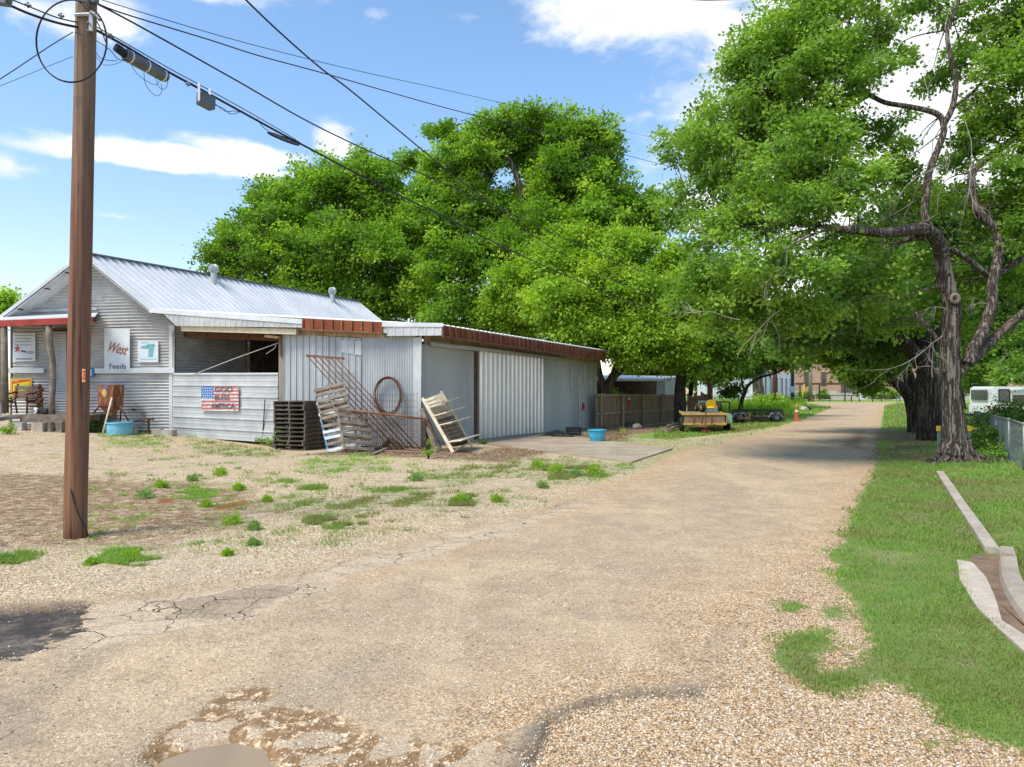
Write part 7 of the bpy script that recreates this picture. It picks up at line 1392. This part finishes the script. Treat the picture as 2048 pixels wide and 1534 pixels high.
# ------------------------------------------------------------------ right side: curb, gutter, fence, truck
cb = MB(); L0_ = [Gh(1880, 949), Gh(1906, 990), Gh(1932, 1030), Gh(1958, 1068), Gh(1984, 1108)]
for a, b in zip(L0_[:-1], L0_[1:]):
    a = a.copy(); b = b.copy(); a.z = -.02; b.z = -.02; cb.beam(a, b - (b - a).normalized() * .012, .13, .18)
obj('curb', cb, M['concrete'], kind='structure')
cv = [(1991, 1110), (1996, 1130), (1998, 1160), (2010, 1195), (2035, 1235), (2075, 1285), (2130, 1345), (2260, 1480)]; vs = []; fs = []; prof = [(-.02, -.1), (-.0, .01), (.02, .075), (.05, .10), (.15, .105), (.17, .0)]
q = smooth_path([Gh(*p) for p in cv], 4)
for i, p in enumerate(q):
    t = (q[min(i + 1, len(q) - 1)] - q[max(i - 1, 0)]); t.z = 0; t.normalize(); nrm = Vector((-t.y, t.x, 0)); nrm = nrm if nrm.x > 0 else -nrm
    for (d, z) in prof: vs.append(Vector((p.x, p.y, 0)) + nrm * d + Vector((0, 0, z + .0)))
k = len(prof)
for i in range(len(q) - 1):
    for j in range(k - 1): fs.append((i * k + j, i * k + j + 1, (i + 1) * k + j + 1, (i + 1) * k + j))
fs += [tuple(range(k)), tuple((len(q) - 1) * k + j for j in range(k))[::-1]]
mb = MB(); mb.add(vs, fs); obj('curb', mb, M['curbmat'], kind='structure', smooth=False)
def polysheet(name, px, lift, mat, th=.05):
    mb = MB(); P_ = [Gh(*p, lift) for p in px]; zz = max(p.z for p in P_)
    for p in P_: p.z = zz
    mb.prism([p - Vector((0, 0, th)) for p in P_], (0, 0, 1), th); return obj(name, mb, mat, kind='structure')
polysheet('gutter', [(1914, 1124), (1945, 1130), (1972, 1160), (1990, 1200), (2004, 1248), (2046, 1275), (2110, 1322), (2240, 1420), (2240, 1490), (2120, 1372), (2048, 1310), (1995, 1262), (1955, 1222), (1935, 1190), (1920, 1165)], .008, M['concretepale'])
polysheet('gutter_soil', [(1940, 1112), (1985, 1112), (2003, 1130), (2006, 1165), (2020, 1198), (2046, 1238), (2088, 1288), (2146, 1350), (2252, 1450), (2240, 1425), (2120, 1328), (2046, 1278), (2002, 1252), (1988, 1202), (1970, 1162), (1944, 1132)], .002, M['soil'])
cf = thing('chain_link_fence', 'grey chain-link fence with top rail at the right edge of the lawn', 'fence', Gh(2048, 943)); FP = [Gh(2110, 985), Gh(2048, 943), Gh(2018, 925), Gh(1992, 905)]; FP = [Vector((p.x, p.y, float(ground_at(p.x, p.y)))) for p in FP]; FP.append(FP[-1] + Vector((3.0, 5.5, -.05))); H2 = .98
for p in FP[:]: mb = MB(); mb.tube([p, p + Vector((0, 0, H2 + .03))], .025, 8); obj('fence_post', mb, M['mesh'], cf, smooth=True)
mb = MB()
for a, b in zip(FP[:-1], FP[1:]): mb.tube([a + Vector((0, 0, H2)), b + Vector((0, 0, H2))], .018, 7)
obj('top_rail', mb, M['mesh'], cf, smooth=True); mb = MB()
for a, b in zip(FP[:-1], FP[1:]):
    L_ = (b - a).length; s_ = .07 if a.y < 20 else .12; n = int(L_ / s_); hh = int(H2 / s_)
    for k in range(-hh, n):
        for sg in (1, -1):
            i0 = max(k, 0); i1 = min(k + hh, n); f0 = (i0 - k) / hh; f1 = (i1 - k) / hh
            if i1 <= i0: continue
            if sg < 0: f0, f1 = 1 - f0, 1 - f1
            mb.tube([a.lerp(b, i0 / n) + Vector((0, 0, f0 * H2)), a.lerp(b, i1 / n) + Vector((0, 0, f1 * H2))], .0019, 3, caps=False)
obj('wire_mesh', mb, M['mesh'], cf)
mb = MB(); 
for a, b in (((1925, 829), (1995, 831)),): mb.tube([P(*a, 31), P(*b, 31)], .05, 7)
for x in (1928, 1960, 1992): mb.tube([P(x, 829, 31), Vector((P(x, 0, 31).x, 31, -.1))], .04, 6)
obj('pipe_rail', mb, fm, label='low dark pipe rail between the near trunk and the truck', cat='rail')
# markers
for (px, yb, Z, lab, k) in ((1881, 925, 17.2, 'green post box with yellow cap just left of the near trunk', 0), (1936, 905, 19.5, 'yellow topped marker half hidden right of the near trunk', 1)):
    p = P(px, yb, Z); p.z = float(ground_at(p.x, Z)); t = thing('utility_marker', lab, 'marker', p); zt_ = P(px, 852, Z).z; zm_ = P(px, 862, Z).z; mb = MB(); mb.box(p.x - .055, p.x + .055, Z - .05, Z + .05, p.z, zm_); obj('post', mb, M['greenpaint'], t); mb = MB(); mb.box(p.x - .07, p.x + .07, Z - .06, Z + .06, zm_, zt_); mb.tube([Vector((p.x, Z, (zm_ + zt_) / 2)), Vector((p.x + .16 * k + .07, Z - .02, (zm_ + zt_) / 2 - .01))], .03, 8); obj('cap', mb, M['yellow'], t)
# camper truck
TZ = 40.0; tk = thing('camper_truck', 'white pickup with a boxy white camper shell parked at the right edge', 'truck', (P(1980, 838, TZ).x, TZ, -.05)); X0 = P(1980, 0, TZ).x; k = TZ / F; zz = lambda y: CZ + (HY - y) * k; DV = 1.9; tkx = lambda px: P(px, 0, TZ).x
def side(ptspx, y0=0.0, dep=DV): return [Vector((tkx(x), TZ + y0, zz(y))) for x, y in ptspx]
mb = MB(); mb.prism(side([(1981, 810), (1981, 829), (1998, 830), (2008, 830), (2012, 819), (2020, 814), (2030, 814), (2037, 819), (2041, 830), (2120, 832), (2170, 830), (2170, 812), (2135, 808), (2120, 808)]), (0, DV, 0), 1.9); obj('body', mb, M['carwhite'], tk)
mb = MB(); mb.prism(side([(1984, 777), (1983, 810), (2024, 810), (2024, 790), (2060, 789), (2060, 778), (2022, 773), (1990, 773)]), (0, DV, 0), 1.9); cs = obj('camper_shell', mb, M['carwhite'], tk)
mb = MB(); mb.prism(side([(2062, 809), (2068, 786), (2108, 786), (2122, 809)], .08), (0, 1, 0), DV - .16); obj('cab', mb, M['carwhite'], tk)
mb = MB(); mb.prism(side([(1998, 780), (2017, 780), (2018, 803), (1998, 803)], -.02), (0, 1, 0), .015); wdw = obj('side_window', mb, M['glass'], cs)
mb = MB()
for a, b in (((1997, 779), (2018, 779)), ((1997, 804), (2019, 804)), ((1997, 779), (1997, 804)), ((2018, 779), (2019, 804))): q = side([a, b], -.03); mb.beam(q[0], q[1], .04, .05)
obj('window_frame', mb, M['rubber'], wdw)
mb = MB(); mb.prism(side([(2027, 791), (2035, 791), (2035, 809), (2027, 809)], -.02), (0, 1, 0), .02); mb.prism(side([(2043, 792), (2058, 792), (2058, 808), (2043, 808)], -.02), (0, 1, 0), .02); obj('side_window', mb, M['brown'], tk)
mb = MB(); mb.prism(side([(1989, 815), (1996, 815), (1996, 824), (1989, 824)], -.02), (0, 1, 0), .02); mb.prism([Vector((X0 - .02, TZ + a, z)) for a, z in ((0, zz(815)), (.12, zz(815)), (.12, zz(824)), (0, zz(824)))], (1, 0, 0), .05); obj('tail_light', mb, M['redlens'], tk)
mb = MB(); q = side([(1980, 829), (1980, 834), (2010, 835)], 0); mb.beam(Vector((X0 - .12, TZ - .0, zz(831))), Vector((X0 - .12, TZ + DV, zz(831))), .14, .16); obj('rear_bumper', mb, M['greymetal'], tk)
mb = MB(); mb.prism([Vector((X0 + .02, TZ + a, z)) for a, z in ((.25, zz(780)), (DV - .25, zz(780)), (DV - .25, zz(800)), (.25, zz(800)))], (-1, 0, 0), .03); obj('rear_window', mb, M['glass'], cs)
mb = MB(); mb.slab(*[Vector((tkx(x), TZ + y, zz(h))) for x, y, h in ((2018, -.15, 780), (2075, -.15, 774), (2075, 1.9, 772), (2018, 1.9, 777))], (0, 0, 1), .05); obj('roof_panel', mb, M['galv'], tk)
for px in (2025, 2145):
    for y in (.12, DV - .12): wheel(tk, Vector((tkx(px), TZ + y, zz(829))), 11.5 * k, .24, (0, -1, 0))
# school fence
sf = thing('chain_link_fence', 'black chain-link fence with gate before the brick school', 'fence', (55, 97, 0)); FZ = 97
mb = MB(); xa = P(1585, 0, FZ).x; xb = P(2100, 0, FZ).x; zt_ = P(0, 791, FZ).z; mb.tube([(xa, FZ, zt_), (xb, FZ, zt_)], .05, 5); obj('top_rail', mb, fm, sf)
for px in (1598, 1617, 1627, 1660, 1690, 1703, 1719, 1745, 1763, 1800, 1840, 1880, 1920, 1962, 2000): mb = MB(); x = P(px, 0, FZ).x; hh = 2.1 if px in (1690, 1745) else 0; mb.tube([(x, FZ, -.1), (x, FZ, zt_ + hh)], .07, 5); obj('fence_post', mb, fm, sf)
for px, lab in ((1725, 'small white sign with a black emblem on the school fence'), (1944, 'small white sign on the school fence right of the near trunk')):
    t = thing('fence_sign', lab, 'sign', (P(px, 0, FZ).x, FZ - .1, 0)); W = Wall((xa, FZ - .1), (xb, FZ - .1)); mb = MB(); strip(mb, W, [(px - 5.5, 791), (px + 5.5, 791), (px + 5.5, 798.5), (px - 5.5, 798.5)], 0, .03); obj('sign_board', mb, M['white'], t); mb = MB(); strip(mb, W, [(px - 4, 794), (px - 1, 793), (px + 4, 795), (px + 3, 796.5), (px - 3, 797)][:4], .04, .02); obj('emblem', mb, inkd, t)
for i, (px, py) in enumerate(((1610, 821), (1604, 822))): mb = MB(); mb.blob(Gh(px, py, .1), .5, .4, .25, i + 3); obj('rock', mb, M['stone'] if i else M['rubber'], label=('dark lump on the grass beyond the orange cone', 'pale rock on the grass beyond the orange cone')[i], cat='rock')
# far chain-link before the storage building
ff = thing('chain_link_fence', 'thin grey chain-link fence before the white storage building', 'fence', (19, 68, 0)); mb = MB(); a = P(1428, 794, 66); b = P(1512, 794, 66); mb.tube([a, b], .04, 5); obj('top_rail', mb, M['mesh'], ff)
for px in (1428, 1468, 1512): mb = MB(); q = P(px, 794, 66); mb.tube([q, Vector((q.x, q.y, -.1))], .05, 5); obj('fence_post', mb, M['mesh'], ff)
